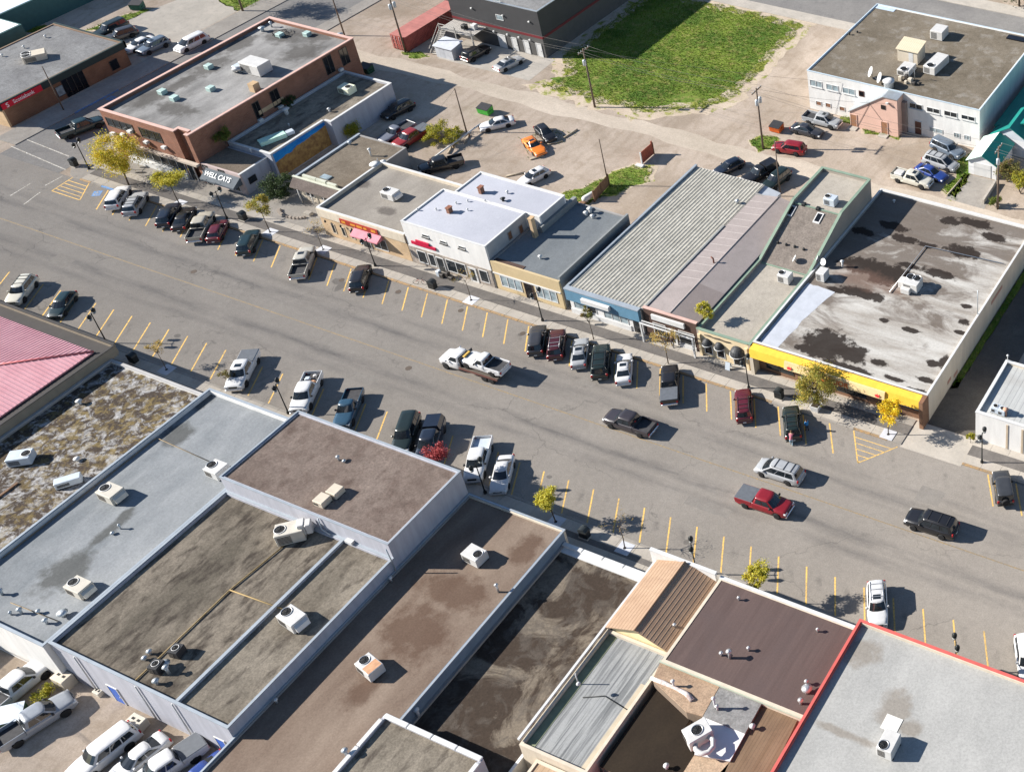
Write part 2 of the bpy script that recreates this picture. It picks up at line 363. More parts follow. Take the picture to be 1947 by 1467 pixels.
tag(MB().sheet([(44.9, 13.1), (50.4, 13.1), (50.4, 47.5), (44.9, 47.5)], 0.010).build('side_alley', m_alley), 'dark asphalt alley beside the yellow fascia store', kind='structure')
tag(MB().prism([(43.6, 9.0), (50.6, 9.0), (50.6, 13.05), (43.6, 13.05)], -.05, .022).build('alley_apron', m_conc), kind='structure')
tag(MB().sheet([(-113, 37.5), (-98, 35.2), (-98, 60), (-109, 58)], 0.010).build('parking_pad', m_conc), 'pale concrete parking pad behind the bank', kind='structure')
tag(MB().sheet([(-57.5, 53.6), (-40.2, 53.8), (-40.6, 60.5), (-57.5, 60.2)], 0.010).build('parking_pad', m_conc), 'pale concrete pad behind the charcoal block', kind='structure')
tag(MB().box(-97.6, -93.6, 11.6, 140, -.1, .11).build('side_sidewalk', m_conc2), kind='structure')
tag(MB().box(-82.0, -79.6, 13.1, 140, -.1, .11).build('side_sidewalk', m_conc2), kind='structure')
tag(MB().sheet([(29.9, 51.2), (35.6, 51.0), (34.4, 57.6), (29.9, 57.6)], 0.012).build('driveway', m_conc2), kind='structure')
tag(MB().sheet([(44.9, 13), (80, 13), (80, 9.4), (44.9, 9.4)], 0.004).build('alley_ground', m_alley), kind='structure')
# sidewalks: slabs, dark band, kerb blocks
def sidewalk(name, x0, x1, yk, s, depth, label, kerbmats, extra=None):
    """yk kerb line, s +1 towards +y; bands: kerb .25, slabs 1.15, dark band, slabs against the shop fronts"""
    base = MB().box(x0, x1, yk + s * .02, yk + s * depth, -.1, .105).build(name, m_conc2); tag(base, label, kind='structure')
    MB().box(x0, x1, yk + s * 1.45, yk + s * (depth - .95), .105, .128).build('paver_band', m_paver, base)
    L = 2.0; n = int((x1 - x0) / L)
    slab = MB().bbox(.012, L - .012, 0, 1.14, 0, .03, .008).mesh('slab', m_conc)
    slab2 = MB().bbox(.012, L - .012, 0, .92, 0, .03, .008).mesh('slab', m_conc)
    kb = {m: MB().bbox(.008, L - .008, 0, .26, -.1, .145, .02).mesh('kerb_block', mm) for m, mm in (('c', m_conc2), ('y', m_kyel), ('b', m_blu))}
    rng = random.Random(5)
    for k in range(n):
        x = x0 + k * L
        put('kerb_block', kb[kerbmats(x)], base, (x, yk if s > 0 else yk - .26, rng.uniform(-.004, .004)))
        put('slab', slab, base, (x, yk + .29 if s > 0 else yk - .29 - 1.14, .105 + rng.uniform(-.005, .003)))
        put('slab', slab2, base, (x, yk + depth - .94 if s > 0 else yk - depth + .02, .105 + rng.uniform(-.005, .003)))
    return base
walkN = sidewalk('sidewalk', -78.0, 43.6, 9.25, 1, 3.8, 'shop side pavement with kerb', lambda x: 'b' if -76 < x < -69 else 'y' if (x > -69 and x < 28) or x > 36 or x < -76 else 'c')
walkS = sidewalk('sidewalk', -120.0, 110.0, -12.05, -1, 3.0, 'pavement in front of the flat roofed shops', lambda x: 'c')
walkE = sidewalk('sidewalk', 50.6, 110.0, 9.25, 1, 3.8, 'pavement beside the cream panel building', lambda x: 'y' if x < 54 else 'c')
tag(MB().box(-78, -39, 13.06, 19.0, -.1, .10).build('forecourt', m_conc2), kind='structure')
tag(MB().prism([(-78, 9.25), (-78, 13.2), (-82, 13.2), (-82, 11.9), (-81.4, 10.6), (-80.2, 9.6), (-79, 9.25)], -.1, .115).build('sidewalk_corner', m_conc2), kind='structure')
# painted markings
stripe_meshes = {}
def stripe(x0, y0, x1, y1, mat, w=0.15, z=0.0112, name='parking_stripe', parent=street):
    d = math.hypot(x1 - x0, y1 - y0); key = (round(d, 2), w, mat.name)
    if key not in stripe_meshes:
        stripe_meshes[key] = MB().quad((0, -w / 2, 0), (d, -w / 2, 0), (d, w / 2, 0), (0, w / 2, 0)).mesh(name, mat)
    return put(name, stripe_meshes[key], parent, (x0, y0, z), (0, 0, math.atan2(y1 - y0, x1 - x0)))
for x in [-72.5, -69.6, -66.6, -63.7, -60.7, -57.7, -54.7, -51.3, -48.4, -45.4, -42.5, -39.5, -36.5, -33.6, -31.0, -28.0, -25.1, -22.1, -19.2, -16.2, -13.2, -10.3, -7.3, -4.3, -1.3, 1.8, 4.8, 7.8, 10.8, 13.8, 16.8, 19.8, 22.9, 25.9, 28.9, 32.0, 35.2]:
    stripe(x, 9.1, x + 2.4, 5.48, m_yel)
for x in [53.6, 56.7, 59.8, 62.9, 66.0]: stripe(x, 9.1, x + 2.1, 5.45, m_yel)
for x in [-77.1 + 2.94 * k for k in range(16)]: stripe(x, -7.5, x + 2.3, -11.6, m_yel)
for x in [-30.0 + 2.96 * k for k in range(13)]: stripe(x, -7.9, x + 2.2, -11.9, m_yel)
for x in [8.5 + 3.055 * k for k in range(22)]: stripe(x, -8.2, x + 2.05, -12.0, m_yel)
for k in range(60):
    x = -130 + k * 4.0; stripe(x, -.62, x + 4.0, -.62, m_yelc, .13, name='centre_line')
for a, b in (((38.1, 9.15), (40.5, 5.4)), ((43.4, 8.9), (40.6, 5.3)), ((40.45, 5.45), (40.65, 5.3))): stripe(*a, *b, m_yel, .13, .0118, 'hatch_stripe')
for k in range(5):
    y = 8.4 - k * .72; xa = 38.1 + (9.15 - y) / 3.75 * 2.4; xb = 43.4 - (8.9 - y) / 3.6 * 2.8
    stripe(xa, y, xb, y, m_yel, .09, .0124, 'hatch_stripe')
for a, b in (((-79.4, 9.3), (-79.1, 6.1)), ((-79.1, 6.1), (-73.9, 6.1)), ((-73.9, 6.1), (-76.2, 9.2))): stripe(*a, *b, m_yel, .12, .0118, 'hatch_stripe')
for k in range(4):
    y = 8.6 - k * .65; stripe(-79.3 + (9.3 - y) * .1, y, -76.0 + (9.0 - y) * .75, y, m_yel, .10, .0124, 'hatch_stripe')
for (a, b, c, d) in ((-94.0, 11.2, -81.9, 10.2), (-93.8, 13.2, -84.4, 12.6), (-80.9, 9.0, -81.0, 6.6), (-83.2, 6.2, -83.0, 3.2), (-80.2, 5.3, -79.6, 2.6)): stripe(a, b, c, d, m_wht, .16, .0124, 'stop_line')
def accessible_mark(x, y, rz, par, z=.0124):
    o = MB().sheet([(-.55, -.6), (.55, -.6), (.55, .6), (-.55, .6)], 0).build('accessible_bay_mark', m_blu, par); o.location = (x, y, z); o.rotation_euler = (0, 0, rz)
    s = MB()
    for k in range(10):
        a0, a1 = R(40 + k * 28), R(40 + (k + 1) * 28)
        s.quad(*[(r * math.cos(a) - .03, r * math.sin(a) - .12, .004) for r, a in ((.30, a0), (.30, a1), (.22, a1), (.22, a0))])
    s.box(-.06, .02, .0, .32, .003, .005); s.box(-.06, .25, .05, .12, .0052, .0056); s.lathe([(.075, 0), (.075, .0015)], -.02, .42, .003, 12)
    s.build('wheelchair_symbol', m_wht, o)
accessible_mark(-73.2, 8.0, R(33), street); accessible_mark(-92.6, 25.5, R(-90), side, .0145)
MB().box(-93.75, -93.5, 20.5, 27.5, -.05, .12).build('blue_kerb', m_blu, side)
for (x, y) in ((-30.4, 7.0), (-22.6, 8.0), (-4.1, 7.8), (-13.4, 8.2)):
    MB().lathe([(.33, 0), (.33, .006)], x, y, .007, 14).build('drain_cover', M('drain_iron', (.09, .07, .055), .7), street)
# ------------------------------------------------------------------ weeds and grass
def inside(p, poly):
    c = False; n = len(poly)
    for i in range(n):
        a, b = poly[i], poly[i - 1]
        if (a[1] > p[1]) != (b[1] > p[1]) and p[0] < (b[0] - a[0]) * (p[1] - a[1]) / (b[1] - a[1]) + a[0]: c = not c
    return c
def ragged(poly, step, amp, rng):
    out = []
    for i, a in enumerate(poly):
        b = poly[(i + 1) % len(poly)]; d = math.hypot(b[0] - a[0], b[1] - a[1]); n = max(1, int(d / step))
        for k in range(n):
            t = k / n; out.append((a[0] + (b[0] - a[0]) * t + rng.uniform(-amp, amp), a[1] + (b[1] - a[1]) * t + rng.uniform(-amp, amp)))
    return out
def grass(name, poly, dens, h, label, seed=1, bare=(), z=.014, mats=None, amp=.35, soil=True):
    rng = random.Random(seed); poly = ragged(poly, 1.0, amp, rng); mb = MB()
    xs = [p[0] for p in poly]; ys = [p[1] for p in poly]
    n = int((max(xs) - min(xs)) * (max(ys) - min(ys)) * dens)
    for _ in range(n):
        x = rng.uniform(min(xs), max(xs)); y = rng.uniform(min(ys), max(ys))
        if not inside((x, y), poly): continue
        sk = 1.0
        for (bx, by, br, keep) in bare:
            if math.hypot(x - bx, (y - by)) < br * rng.uniform(.6, 1.1): sk = min(sk, keep)
        if rng.random() > sk: continue
        m = 1 if rng.random() < .12 else 0
        hh = h * rng.uniform(.45, 1.25); a0 = rng.uniform(0, 6.28)
        for j in range(3):
            a = a0 + j * 2.1 + rng.uniform(-.4, .4); dx, dy = math.cos(a), math.sin(a); w = rng.uniform(.02, .045)
            lx, ly = dx * hh * rng.uniform(.25, .8), dy * hh * rng.uniform(.25, .8)
            mb.quad((x - dy * w, y + dx * w, z), (x + dy * w, y - dx * w, z), (x + lx + dy * w * .5, y + ly - dx * w * .5, z + hh), (x + lx - dy * w * .5, y + ly + dx * w * .5, z + hh * .93), m=m)
    o = mb.build(name, [m_gblade, m_gdry] if mats is None else mats); tag(o, label, 'grass', kind='stuff')
    if soil:
        cx = sum(xs) / len(xs); cy = sum(ys) / len(ys); lv = [(1.10, -.006, m_gedge), (1.0, -.004, m_gmid), (.90, -.002, m_gsoil)]
        for sc_, dz, mt in lv: tag(MB().sheet([(cx + (x - cx) * (sc_ + (rng.uniform(-.02, .02))), cy + (y - cy) * (sc_ + rng.uniform(-.02, .02))) for x, y in poly], z + dz).build('weedy_ground', mt), kind='structure')
    return o
grass('vacant_lot_weeds', [(-39, 53.6), (-30, 53.0), (-20.5, 52.6), (-15.5, 55.4), (-12, 57.6), (-9.6, 62), (-10.2, 75), (-11.1, 86.0), (-26, 86.4), (-40.6, 86.4), (-40.2, 61.5), (-36, 57)], 26, .13,
      'green weeds and grass covering the vacant lot beside the charcoal block', 3, [(-15.5, 58.5, 2.6, .12), (-36, 75, 3.2, .4), (-37.5, 66, 2.2, .35), (-31, 57.5, 2.0, .4), (-38, 55, 2.2, .35)], amp=.6)
grass('lane_weeds', [(-18.6, 28.8), (-14.8, 28.0), (-8.6, 38.6), (-9.5, 41.5), (-12.6, 41.6)], 16, .16, 'strip of green weeds between the wooden fence and the red board', 5)
def G2(*a): return [tuple(G(*p)[:2]) for p in a]
grass('pole_weeds', G2((1420, 268), (1450, 258), (1480, 262), (1482, 284), (1440, 288)), 20, .16, 'small round patch of grass at the utility pole by the red car', 6)
grass('corner_weeds', G2((768, 98), (800, 98), (820, 108), (790, 114), (765, 104)), 20, .16, 'grass patch at the foot of the pole beside the shipping container', 7)
grass('garage_lawn', G2((1790, 365), (1812, 345), (1825, 300), (1855, 290), (1845, 335), (1815, 382)), 16, .22, 'mown grass strip beside the small green roofed garage', 8)
grass('wall_grass', G2((1600, 222), (1625, 226), (1626, 238), (1598, 232)), 18, .25, 'grass strip at the foot of the white two-storey wall by the pickup', 9)
grass('annex_grass', G2((1640, 244), (1712, 258), (1712, 268), (1640, 252)), 16, .22, 'grass along the foot of the pink annex wall', 12)
grass('bank_lawn', G2((45, 55), (80, 48), (128, 50), (95, 66), (60, 68)), 12, .22, 'lawn patch behind the flat roof of the bank', 10)
grass('lot_verge', G2((160, 58), (215, 38), (270, 18), (285, 20), (240, 42), (200, 58)), 12, .25, 'narrow green verge along the concrete parking pad', 11)
grass('alley_verge', [(44.98, 19), (45.7, 19.5), (45.9, 46), (44.98, 47)], 16, .16, 'strip of grass along the cream side wall of the store', 13, amp=.08)
grass('board_weeds', G2((985, 262), (1060, 248), (1098, 250), (1090, 262), (1040, 285), (1000, 300)), 5, .16, 'thin dry weeds along the timber kerb by the orange car', 14, soil=False)
grass('street_lawn', G2((370, -8), (420, 4), (452, 22), (490, 10), (500, -12)), 12, .22, 'lawn corner beside the side street under the tree', 15)

for i, (x, y, w_, d_) in enumerate(((-52, 4.2, 3.4, 1.6), (-18, -5.6, 4.2, 1.2), (6.5, 3.6, 2.2, 2.6), (27, -6.2, 5, 1.1), (48, 3.2, 2.6, 2.0), (-66, -4.4, 3, 1.8))):
    rg = random.Random(i); MB().sheet(ragged([(x, y), (x + w_, y), (x + w_, y + d_), (x, y + d_)], .5, .06, rg), .0085).build('asphalt_patch', gravel('patched_asphalt', (.235, .214, .19), (.265, .243, .215), (.22, .20, .178), .5, 7, fstr=.12), street)
for (x, y) in ((-12, -1.8), (31.5, 1.4), (-48, 1.2)): MB().lathe([(.36, 0), (.36, .006)], x, y, .009, 18).build('manhole_cover', M('drain_iron', (.09, .07, .055), .7), street)
# ------------------------------------------------------------------ building helpers
def P_(mb, name, mat, root, recalc=False):
    o = mb.build(name, mat, root, recalc)
    if root.type == 'EMPTY': o.matrix_parent_inverse = Matrix.Translation(-Vector(root.location))
    return o
def FR(face, pos):
    if face == 'S': return lambda a, d, z: (a, pos - d, z)
    if face == 'N': return lambda a, d, z: (a, pos + d, z)
    if face == 'E': return lambda a, d, z: (pos + d, a, z)
    return lambda a, d, z: (pos - d, a, z)
def fbox(mb, face, pos, a0, a1, d0, d1, z0, z1, m=0):
    f = FR(face, pos); p, q = f(a0, d0, z0), f(a1, d1, z1)
    return mb.box(p[0], q[0], p[1], q[1], z0, z1, m)
def onS(u, v, y):
    d = ROT @ Vector(((u - PPX) / F_PX, -(v - PPY) / F_PX, -1.0)); p = CAM + d * ((y - CAM.y) / d.y); return p.x, p.z
def onE(u, v, x):
    d = ROT @ Vector(((u - PPX) / F_PX, -(v - PPY) / F_PX, -1.0)); p = CAM + d * ((x - CAM.x) / d.x); return p.y, p.z
m_white = M('white_trim', (0.52, 0.52, 0.51), .5, 0, .10); m_cream = M('cream_wall', (0.52, 0.455, 0.36), .8, 0, .12, .9, stretch=(1.5, 1.5, .25))
m_metal = M('galvanised_trim', (0.42, 0.45, 0.47), .45, .6, .15); m_black = M('black_metal', (0.02, 0.022, 0.022), .5, 0, .2)
m_dkframe = M('dark_frame', (0.05, 0.045, 0.04), .5, 0, .2); m_alu = M('aluminium', (0.5, 0.5, 0.5), .4, .7, .1)
m_gl = glass('window_glass', (0.018, 0.022, 0.026)); m_glb = glass('blind_reflection_glass', (0.22, 0.27, 0.29), .12); m_gld = glass('dark_glass', (0.008, 0.008, 0.01), .08)  # m_glb: bluish colour paints reflections and blinds into the panes
m_wood = M('weathered_wood', (0.17, 0.10, 0.06), .9, 0, .3, 3); m_doorbr = M('brown_door', (0.11, 0.05, 0.035), .6, 0, .15)
def window(root, face, pos, a0, a1, z0, z1, n=1, pane=None, frame=None, fw=.07, sill=None, rows=1, name='window', proud=.06):
    mb = MB(); pane = pane or m_gl; frame = frame or m_white
    if a0 > a1: a0, a1 = a1, a0
    if z0 > z1: z0, z1 = z1, z0
    fbox(mb, face, pos, a0, a1, -.02, proud, z1 - fw, z1); fbox(mb, face, pos, a0, a1, -.02, proud, z0, z0 + fw)
    w = (a1 - a0) / n
    for k in range(n + 1):
        c = a0 + k * w; l = c if k == 0 else c - fw / 2; r = c + fw if k == 0 else (c if k == n else c + fw / 2)
        if k == n: l = c - fw
        fbox(mb, face, pos, l, r, -.015, proud - .004, z0 + fw, z1 - fw)
    o = P_(mb, name, frame, root)
    for k in range(n):
        b = MB(); fbox(b, face, pos, a0 + k * w + fw * .5, a0 + (k + 1) * w - fw * .5, -.01, .015, z0 + fw * .5, z1 - fw * .5); b.build('pane', pane, o)
    if sill: b = MB(); fbox(b, face, pos, a0 - .08, a1 + .08, 0, .16, z0 - .1, z0 - .004); b.build('sill', sill, o)
    return o
def winS(root, y, p0, p1, **k):
    (a, b), (c, d) = onS(*p0, y), onS(*p1, y); return window(root, 'S', y, a, c, d, b, **k)
def winE(root, x, p0, p1, **k):
    (a, b), (c, d) = onE(*p0, x), onE(*p1, x); return window(root, 'E', x, a, c, d, b, **k)
def door(root, face, pos, a0, a1, z0, z1, mat, frame=None, glazed=False):
    mb = MB(); fbox(mb, face, pos, a0, a1, -.02, .05, z0, z1)
    fbox(mb, face, pos, a0 - .09, a0 - .002, -.02, .08, z0, z1 + .09, 1); fbox(mb, face, pos, a1 + .002, a1 + .09, -.02, .08, z0, z1 + .09, 1); fbox(mb, face, pos, a0 - .002, a1 + .002, -.02, .08, z1 + .002, z1 + .09, 1)
    o = P_(mb, 'door', [mat, frame or m_white], root)
    b = MB(); fbox(b, face, pos, a1 - .16, a1 - .10, .05, .11, z0 + .95, z0 + 1.1); b.build('handle', m_alu, o)
    if glazed: b = MB(); fbox(b, face, pos, a0 + .14, a1 - .2, .05, .06, z0 + .3, z1 - .2); b.build('pane', m_gl, o)
    return o
def coping(root, segs, z, mat, h=.10, name='coping'):
    """segs: list of (x0,x1,y0,y1) butted strips"""
    mb = MB()
    for (a, b, c, d) in segs: mb.box(a, b, c, d, z, z + h)
    return P_(mb, name, mat, root)
def ring(x0, x1, y0, y1, w, o=.04):
    return [(x0 - o, x1 + o, y0 - o, y0 + w), (x0 - o, x1 + o, y1 - w, y1 + o), (x0 - o, x0 + w, y0 + w, y1 - w), (x1 - w, x1 + o, y0 + w, y1 - w)]
def flat(name, label, x0, x1, y0, y1, z, walls, roof, drop=.35, cope=None, cw=.3, t=.26, cat='building', group=None, z0=-.1):
    root = thing(name, label, cat, ((x0 + x1) / 2, (y0 + y1) / 2, 0), 0, group)
    w = walls if isinstance(walls, dict) else {k: walls for k in 'SNEW'}
    P_(MB().box(x0, x1, y0, y0 + t, z0, z), 'wall', w['S'], root); P_(MB().box(x0, x1, y1 - t, y1, z0, z), 'wall', w['N'], root)
    P_(MB().box(x0, x0 + t, y0 + t, y1 - t, z0, z), 'wall', w['W'], root); P_(MB().box(x1 - t, x1, y0 + t, y1 - t, z0, z), 'wall', w['E'], root)
    rf = P_(MB().box(x0 + t - .01, x1 - t + .01, y0 + t - .01, y1 - t + .01, z - drop - .3, z - drop), 'roof', roof, root)
    if cope: coping(root, ring(x0, x1, y0, y1, cw), z, cope)
    return root, rf
def text(root, s, face, pos, a, z, size, mat, d=.02, tilt=None, name='lettering', ext=.02, align='LEFT', wscale=1.0):
    cu = bpy.data.curves.new('lettering', 'FONT'); cu.body = s; cu.size = size; cu.extrude = ext; cu.align_x = align
    to = bpy.data.objects.new('tmp', cu); COL.objects.link(to); bpy.context.view_layer.update()
    me = bpy.data.meshes.new_from_object(to.evaluated_get(bpy.context.evaluated_depsgraph_get())); bpy.data.objects.remove(to)
    me.materials.clear(); me.materials.append(mat)
    p = FR(face, pos)(a, d, z); rx = R(90) if tilt is None else tilt
    M4 = Matrix.Translation(p) @ Matrix.Rotation(R(90) if face == 'E' else 0, 4, 'Z') @ Matrix.Rotation(rx, 4, 'X') @ Matrix.Diagonal((wscale, 1, 1, 1))
    me.transform(M4); o = put(name, me, root)
    if root.type == 'EMPTY': o.matrix_parent_inverse = Matrix.Translation(-Vector(root.location))
    return o
def pipe(rf, u, v, z, h=.6, r=.09, cap=True, mat=None, name='vent_pipe'):
    p = G(u, v, z); mb = MB().lathe([(r, -.02), (r, h)], p.x, p.y, z, 10)
    if cap: mb.lathe([(r * 1.9, h), (r * 2.1, h + .05), (r * .5, h + .2)], p.x, p.y, z, 10)
    return P_(mb, name, mat or m_metal, rf)
def box_on(rf, u, v, z, sx, sy, h, mat, name='roof_hatch', rz=0):
    p = G(u, v, z); return P_(MB().bbox(p.x - sx / 2, p.x + sx / 2, p.y - sy / 2, p.y + sy / 2, z - .02, z + h, .03), name, mat, rf)
# ------------------------------------------------------------------ roof materials
r_tan = gravel('tan_gravel_roof', (0.185, 0.140, 0.115), (0.25, 0.198, 0.165), (0.145, 0.105, 0.086), 0.16, 6, (1, .8, 1), mott=(.48, .7))
r_tan2 = gravel('grey_tan_gravel_roof', (0.185, 0.158, 0.122), (0.285, 0.246, 0.193), (0.095, 0.078, 0.062), 0.20, 6, (1.2, .5, 1), .38, .6, mott=(.50, .70))
r_tan3 = gravel('dark_tan_gravel_roof', (0.135, 0.115, 0.088), (0.25, 0.212, 0.165), (0.075, 0.061, 0.048), 0.22, 6, (1.3, .45, 1), .38, .58, mott=(.47, .66))
r_brown = gravel('brown_gravel_roof', (0.145, 0.098, 0.068), (0.24, 0.185, 0.135), (0.12, 0.078, 0.052), 0.10, 6, (1, .8, 1), .35, .65)
r_grey = streak('grey_membrane', (0.25, 0.255, 0.26), (0.34, 0.345, 0.345), (0.20, 0.20, 0.205), 0, 1.05, (1.5, .12, 1), .8, .75)
r_grey2 = gravel('grey_gravel_roof', (0.21, 0.205, 0.20), (0.30, 0.295, 0.285), (0.17, 0.165, 0.16), 0.2, 6)
r_slate = gravel('slate_felt_roof', (0.155, 0.17, 0.18), (0.20, 0.215, 0.222), (0.18, 0.192, 0.196), 0.25, 7, (1, .3, 1), fstr=.12)
r_white = streak('white_roof', (0.44, 0.45, 0.49), (0.50, 0.51, 0.55), (0.47, 0.48, 0.52), 0, 400, (.4, .4, 1), .6, .6)
r_lgrey = streak('light_grey_metal_roof', (0.34, 0.345, 0.335), (0.42, 0.425, 0.41), (0.31, 0.30, 0.28), 0, 0.62, (2.2, .07, 1), .9, .6)
r_pink = streak('pink_metal_roof', (0.52, 0.26, 0.29), (0.60, 0.33, 0.36), (0.55, 0.30, 0.33), 0, 400, (1, 1, 1), .5, .5)
r_brownm = streak('brown_metal_roof', (0.080, 0.054, 0.048), (0.105, 0.072, 0.064), (0.088, 0.062, 0.057), 0, 400, (2, .1, 1), .8, .55)
r_tanm = streak('tan_metal_roof', (0.36, 0.235, 0.15), (0.44, 0.30, 0.195), (0.40, 0.27, 0.18), 1, 400, (.2, 1, 1), .8, .55)
r_rust = streak('rusty_brown_metal_roof', (0.15, 0.095, 0.055), (0.20, 0.135, 0.085), (0.12, 0.075, 0.045), 0, .28, (2, .1, 1), .8, .7)
r_shing = gravel('brown_shingle_roof', (0.15, 0.12, 0.105), (0.20, 0.165, 0.145), (0.13, 0.105, 0.09), .5, 8, (1, 2, 1))
r_corr = gravel('weathered_asbestos_roof', (0.35, 0.335, 0.29), (0.44, 0.42, 0.365), (0.28, 0.27, 0.235), 0.6, 5, (1, .5, 1), .35, .6, fstr=.16)
def r_moss():
    n = NT('mossy_ballast_roof'); q = n.pos(); a = n.noise(q, .95, 7, .72, .5); b = n.noise(q, 1.1, 6, .7, .5); f = n.noise(q, 4, 4, .8); d = n.noise(q, .16, 3)
    c = n.mix(n.ramp(a, .48, .60), (.06, .047, .038), (.34, .335, .33)); c = n.mix(n.math('MULTIPLY', n.ramp(b, .47, .58), n.ramp(d, .40, .62, (.75, .75, .75), (.15, .15, .15))), c, (.20, .15, .062))
    c = n.mix(1.0, c, n.mix(n.ramp(f, .3, .7), (.55, .55, .55), (1.25, 1.25, 1.25)), 'MULTIPLY'); n.base(c); n.set(.95, 0, .1); n.bump(f, .5, .05); return n.mat
r_moss = r_moss()
def r_dark():
    n = NT('stained_tar_roof'); q = n.pos(); a = n.noise(q, .16, 6, .66, .9); b = n.noise(q, .5, 5, .65, .8); f = n.noise(q, 5, 4, .75); p = n.noise(n.pos((1, 1, 1)), 1.1, 3, .6)
    c = n.mix(n.ramp(a, .50, .58), (.040, .028, .020), (.150, .124, .095)); c = n.mix(n.math('MULTIPLY', n.ramp(b, .5, .62), .6), c, (.085, .072, .06))
    c = n.mix(n.math('MULTIPLY', n.ramp(p, .64, .74), .18), c, (.22, .20, .175))
    c = n.mix(1.0, c, n.mix(n.ramp(f, .3, .7), (.7, .7, .7), (1.25, 1.25, 1.25)), 'MULTIPLY'); n.base(c); n.set(.85, 0, .2); return n.mat
r_dark = r_dark()
def r_liquor():
    n = NT('stained_pale_roof'); q = n.pos((.22, 1.2, 1)); a = n.noise(q, .5, 6, .65, .4); f = n.noise(n.pos(), 5, 4, .75); a2 = n.noise(n.pos((.45, 1.0, 1)), .30, 6, .66, .6); sp = n.sep()
    c = n.mix(n.ramp(a, .36, .64), (.27, .245, .215), (.43, .415, .385))
    # grime and the neighbour's painted-in shadow darken the far left; near right stays pale
    gx = n.math('ADD', n.math('MULTIPLY', n.math('SUBTRACT', 40, sp[0]), .016), n.math('MULTIPLY', n.math('SUBTRACT', sp[1], 17), .012))
    g = n.math('ADD', n.math('MULTIPLY', n.math('SUBTRACT', a2, .5), 1.5), gx); c = n.mix(n.math('MULTIPLY', n.ramp(g, .10, .30), .86), c, (.105, .083, .067))
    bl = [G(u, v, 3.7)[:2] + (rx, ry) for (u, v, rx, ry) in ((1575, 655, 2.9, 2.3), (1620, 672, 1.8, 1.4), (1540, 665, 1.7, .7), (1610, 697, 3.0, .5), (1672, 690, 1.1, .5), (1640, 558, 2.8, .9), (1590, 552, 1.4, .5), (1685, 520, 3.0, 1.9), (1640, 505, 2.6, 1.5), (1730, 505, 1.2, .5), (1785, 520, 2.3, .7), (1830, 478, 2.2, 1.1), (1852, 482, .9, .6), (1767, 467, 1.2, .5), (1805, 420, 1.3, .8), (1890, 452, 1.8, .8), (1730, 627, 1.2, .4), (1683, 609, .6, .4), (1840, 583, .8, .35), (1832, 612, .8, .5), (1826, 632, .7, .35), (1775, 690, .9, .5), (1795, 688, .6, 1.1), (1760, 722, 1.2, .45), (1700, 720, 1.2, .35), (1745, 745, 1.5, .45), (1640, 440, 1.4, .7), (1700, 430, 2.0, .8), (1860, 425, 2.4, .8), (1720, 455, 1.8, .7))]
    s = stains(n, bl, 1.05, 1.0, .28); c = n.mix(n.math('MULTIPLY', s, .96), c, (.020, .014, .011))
    rb = stains(n, [G(1690, 545, 3.7)[:2] + (3.2, 1.2), G(1640, 530, 3.7)[:2] + (3.5, 1.6)], .9, .9, .8); c = n.mix(n.math('MULTIPLY', rb, .4), c, (.17, .10, .075))
    c = n.mix(1.0, c, n.mix(n.ramp(f, .3, .7), (.85, .85, .85), (1.12, 1.12, 1.12)), 'MULTIPLY'); n.base(c); n.set(.8, 0, .2); return n.mat
r_liquor = r_liquor()
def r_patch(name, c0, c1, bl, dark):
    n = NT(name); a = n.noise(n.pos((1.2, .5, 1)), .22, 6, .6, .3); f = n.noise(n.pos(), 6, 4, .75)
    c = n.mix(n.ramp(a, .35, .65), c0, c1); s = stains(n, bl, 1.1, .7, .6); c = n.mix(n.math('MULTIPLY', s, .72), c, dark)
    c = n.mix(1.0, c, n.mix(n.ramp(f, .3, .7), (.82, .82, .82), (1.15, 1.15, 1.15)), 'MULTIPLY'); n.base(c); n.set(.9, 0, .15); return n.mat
w_brick = brickmat('red_brick', (0.20, 0.085, 0.055), (0.25, 0.11, 0.072), (0.24, 0.17, 0.13)); w_brick2 = brickmat('brown_brick', (0.19, 0.095, 0.055), (0.23, 0.12, 0.07), (0.20, 0.15, 0.11))
w_tanbrick = brickmat('tan_brick', (0.42, 0.29, 0.17), (0.48, 0.34, 0.20), (0.45, 0.36, 0.26)); w_lav = M('pale_grey_render', (0.36, 0.365, 0.405), .8, 0, .14, .9, stretch=(1.5, 1.5, .2))
w_white = M('white_stucco', (0.60, 0.59, 0.57), .85, 0, .10, .9, stretch=(1.5, 1.5, .25)); w_char = M('charcoal_cladding', (0.05, 0.050, 0.052), .6, 0, .1, .6); w_maroon = M('maroon_band', (0.14, 0.022, 0.026), .6)
w_stone = gravel('field_stone', (0.30, 0.26, 0.22), (0.42, 0.36, 0.30), (0.18, 0.15, 0.13), .8, 3); w_grey = M('grey_block', (0.25, 0.24, 0.23), .85, 0, .12, .6); w_tanst = M('tan_stucco', (0.46, 0.36, 0.21), .85, 0, .1, .5)
w_pink = M('pink_render', (0.55, 0.36, 0.29), .85, 0, .07, .5); w_greyst = M('taupe_stucco', (0.30, 0.265, 0.225), .9, 0, .1, .5); w_blue = M('blue_fascia_paint', (0.10, 0.21, 0.30), .6, 0, .12, .8); w_creamst = M('cream_stucco', (0.62, 0.50, 0.32), .85, 0, .08, .6)
m_teal = M('teal_metal_roof', (0.015, 0.20, 0.17), .45, .1, .12, .5); m_green = M('green_coping', (0.185, 0.25, 0.19), .6, 0, .12); m_blueshade = M('grey_coping', (0.30, 0.335, 0.37), .5, .2, .1); m_redtrim = M('red_fascia', (0.50, 0.10, 0.085), .6, 0, .12); m_copink = M('pink_coping', (0.52, 0.34, 0.29), .7)
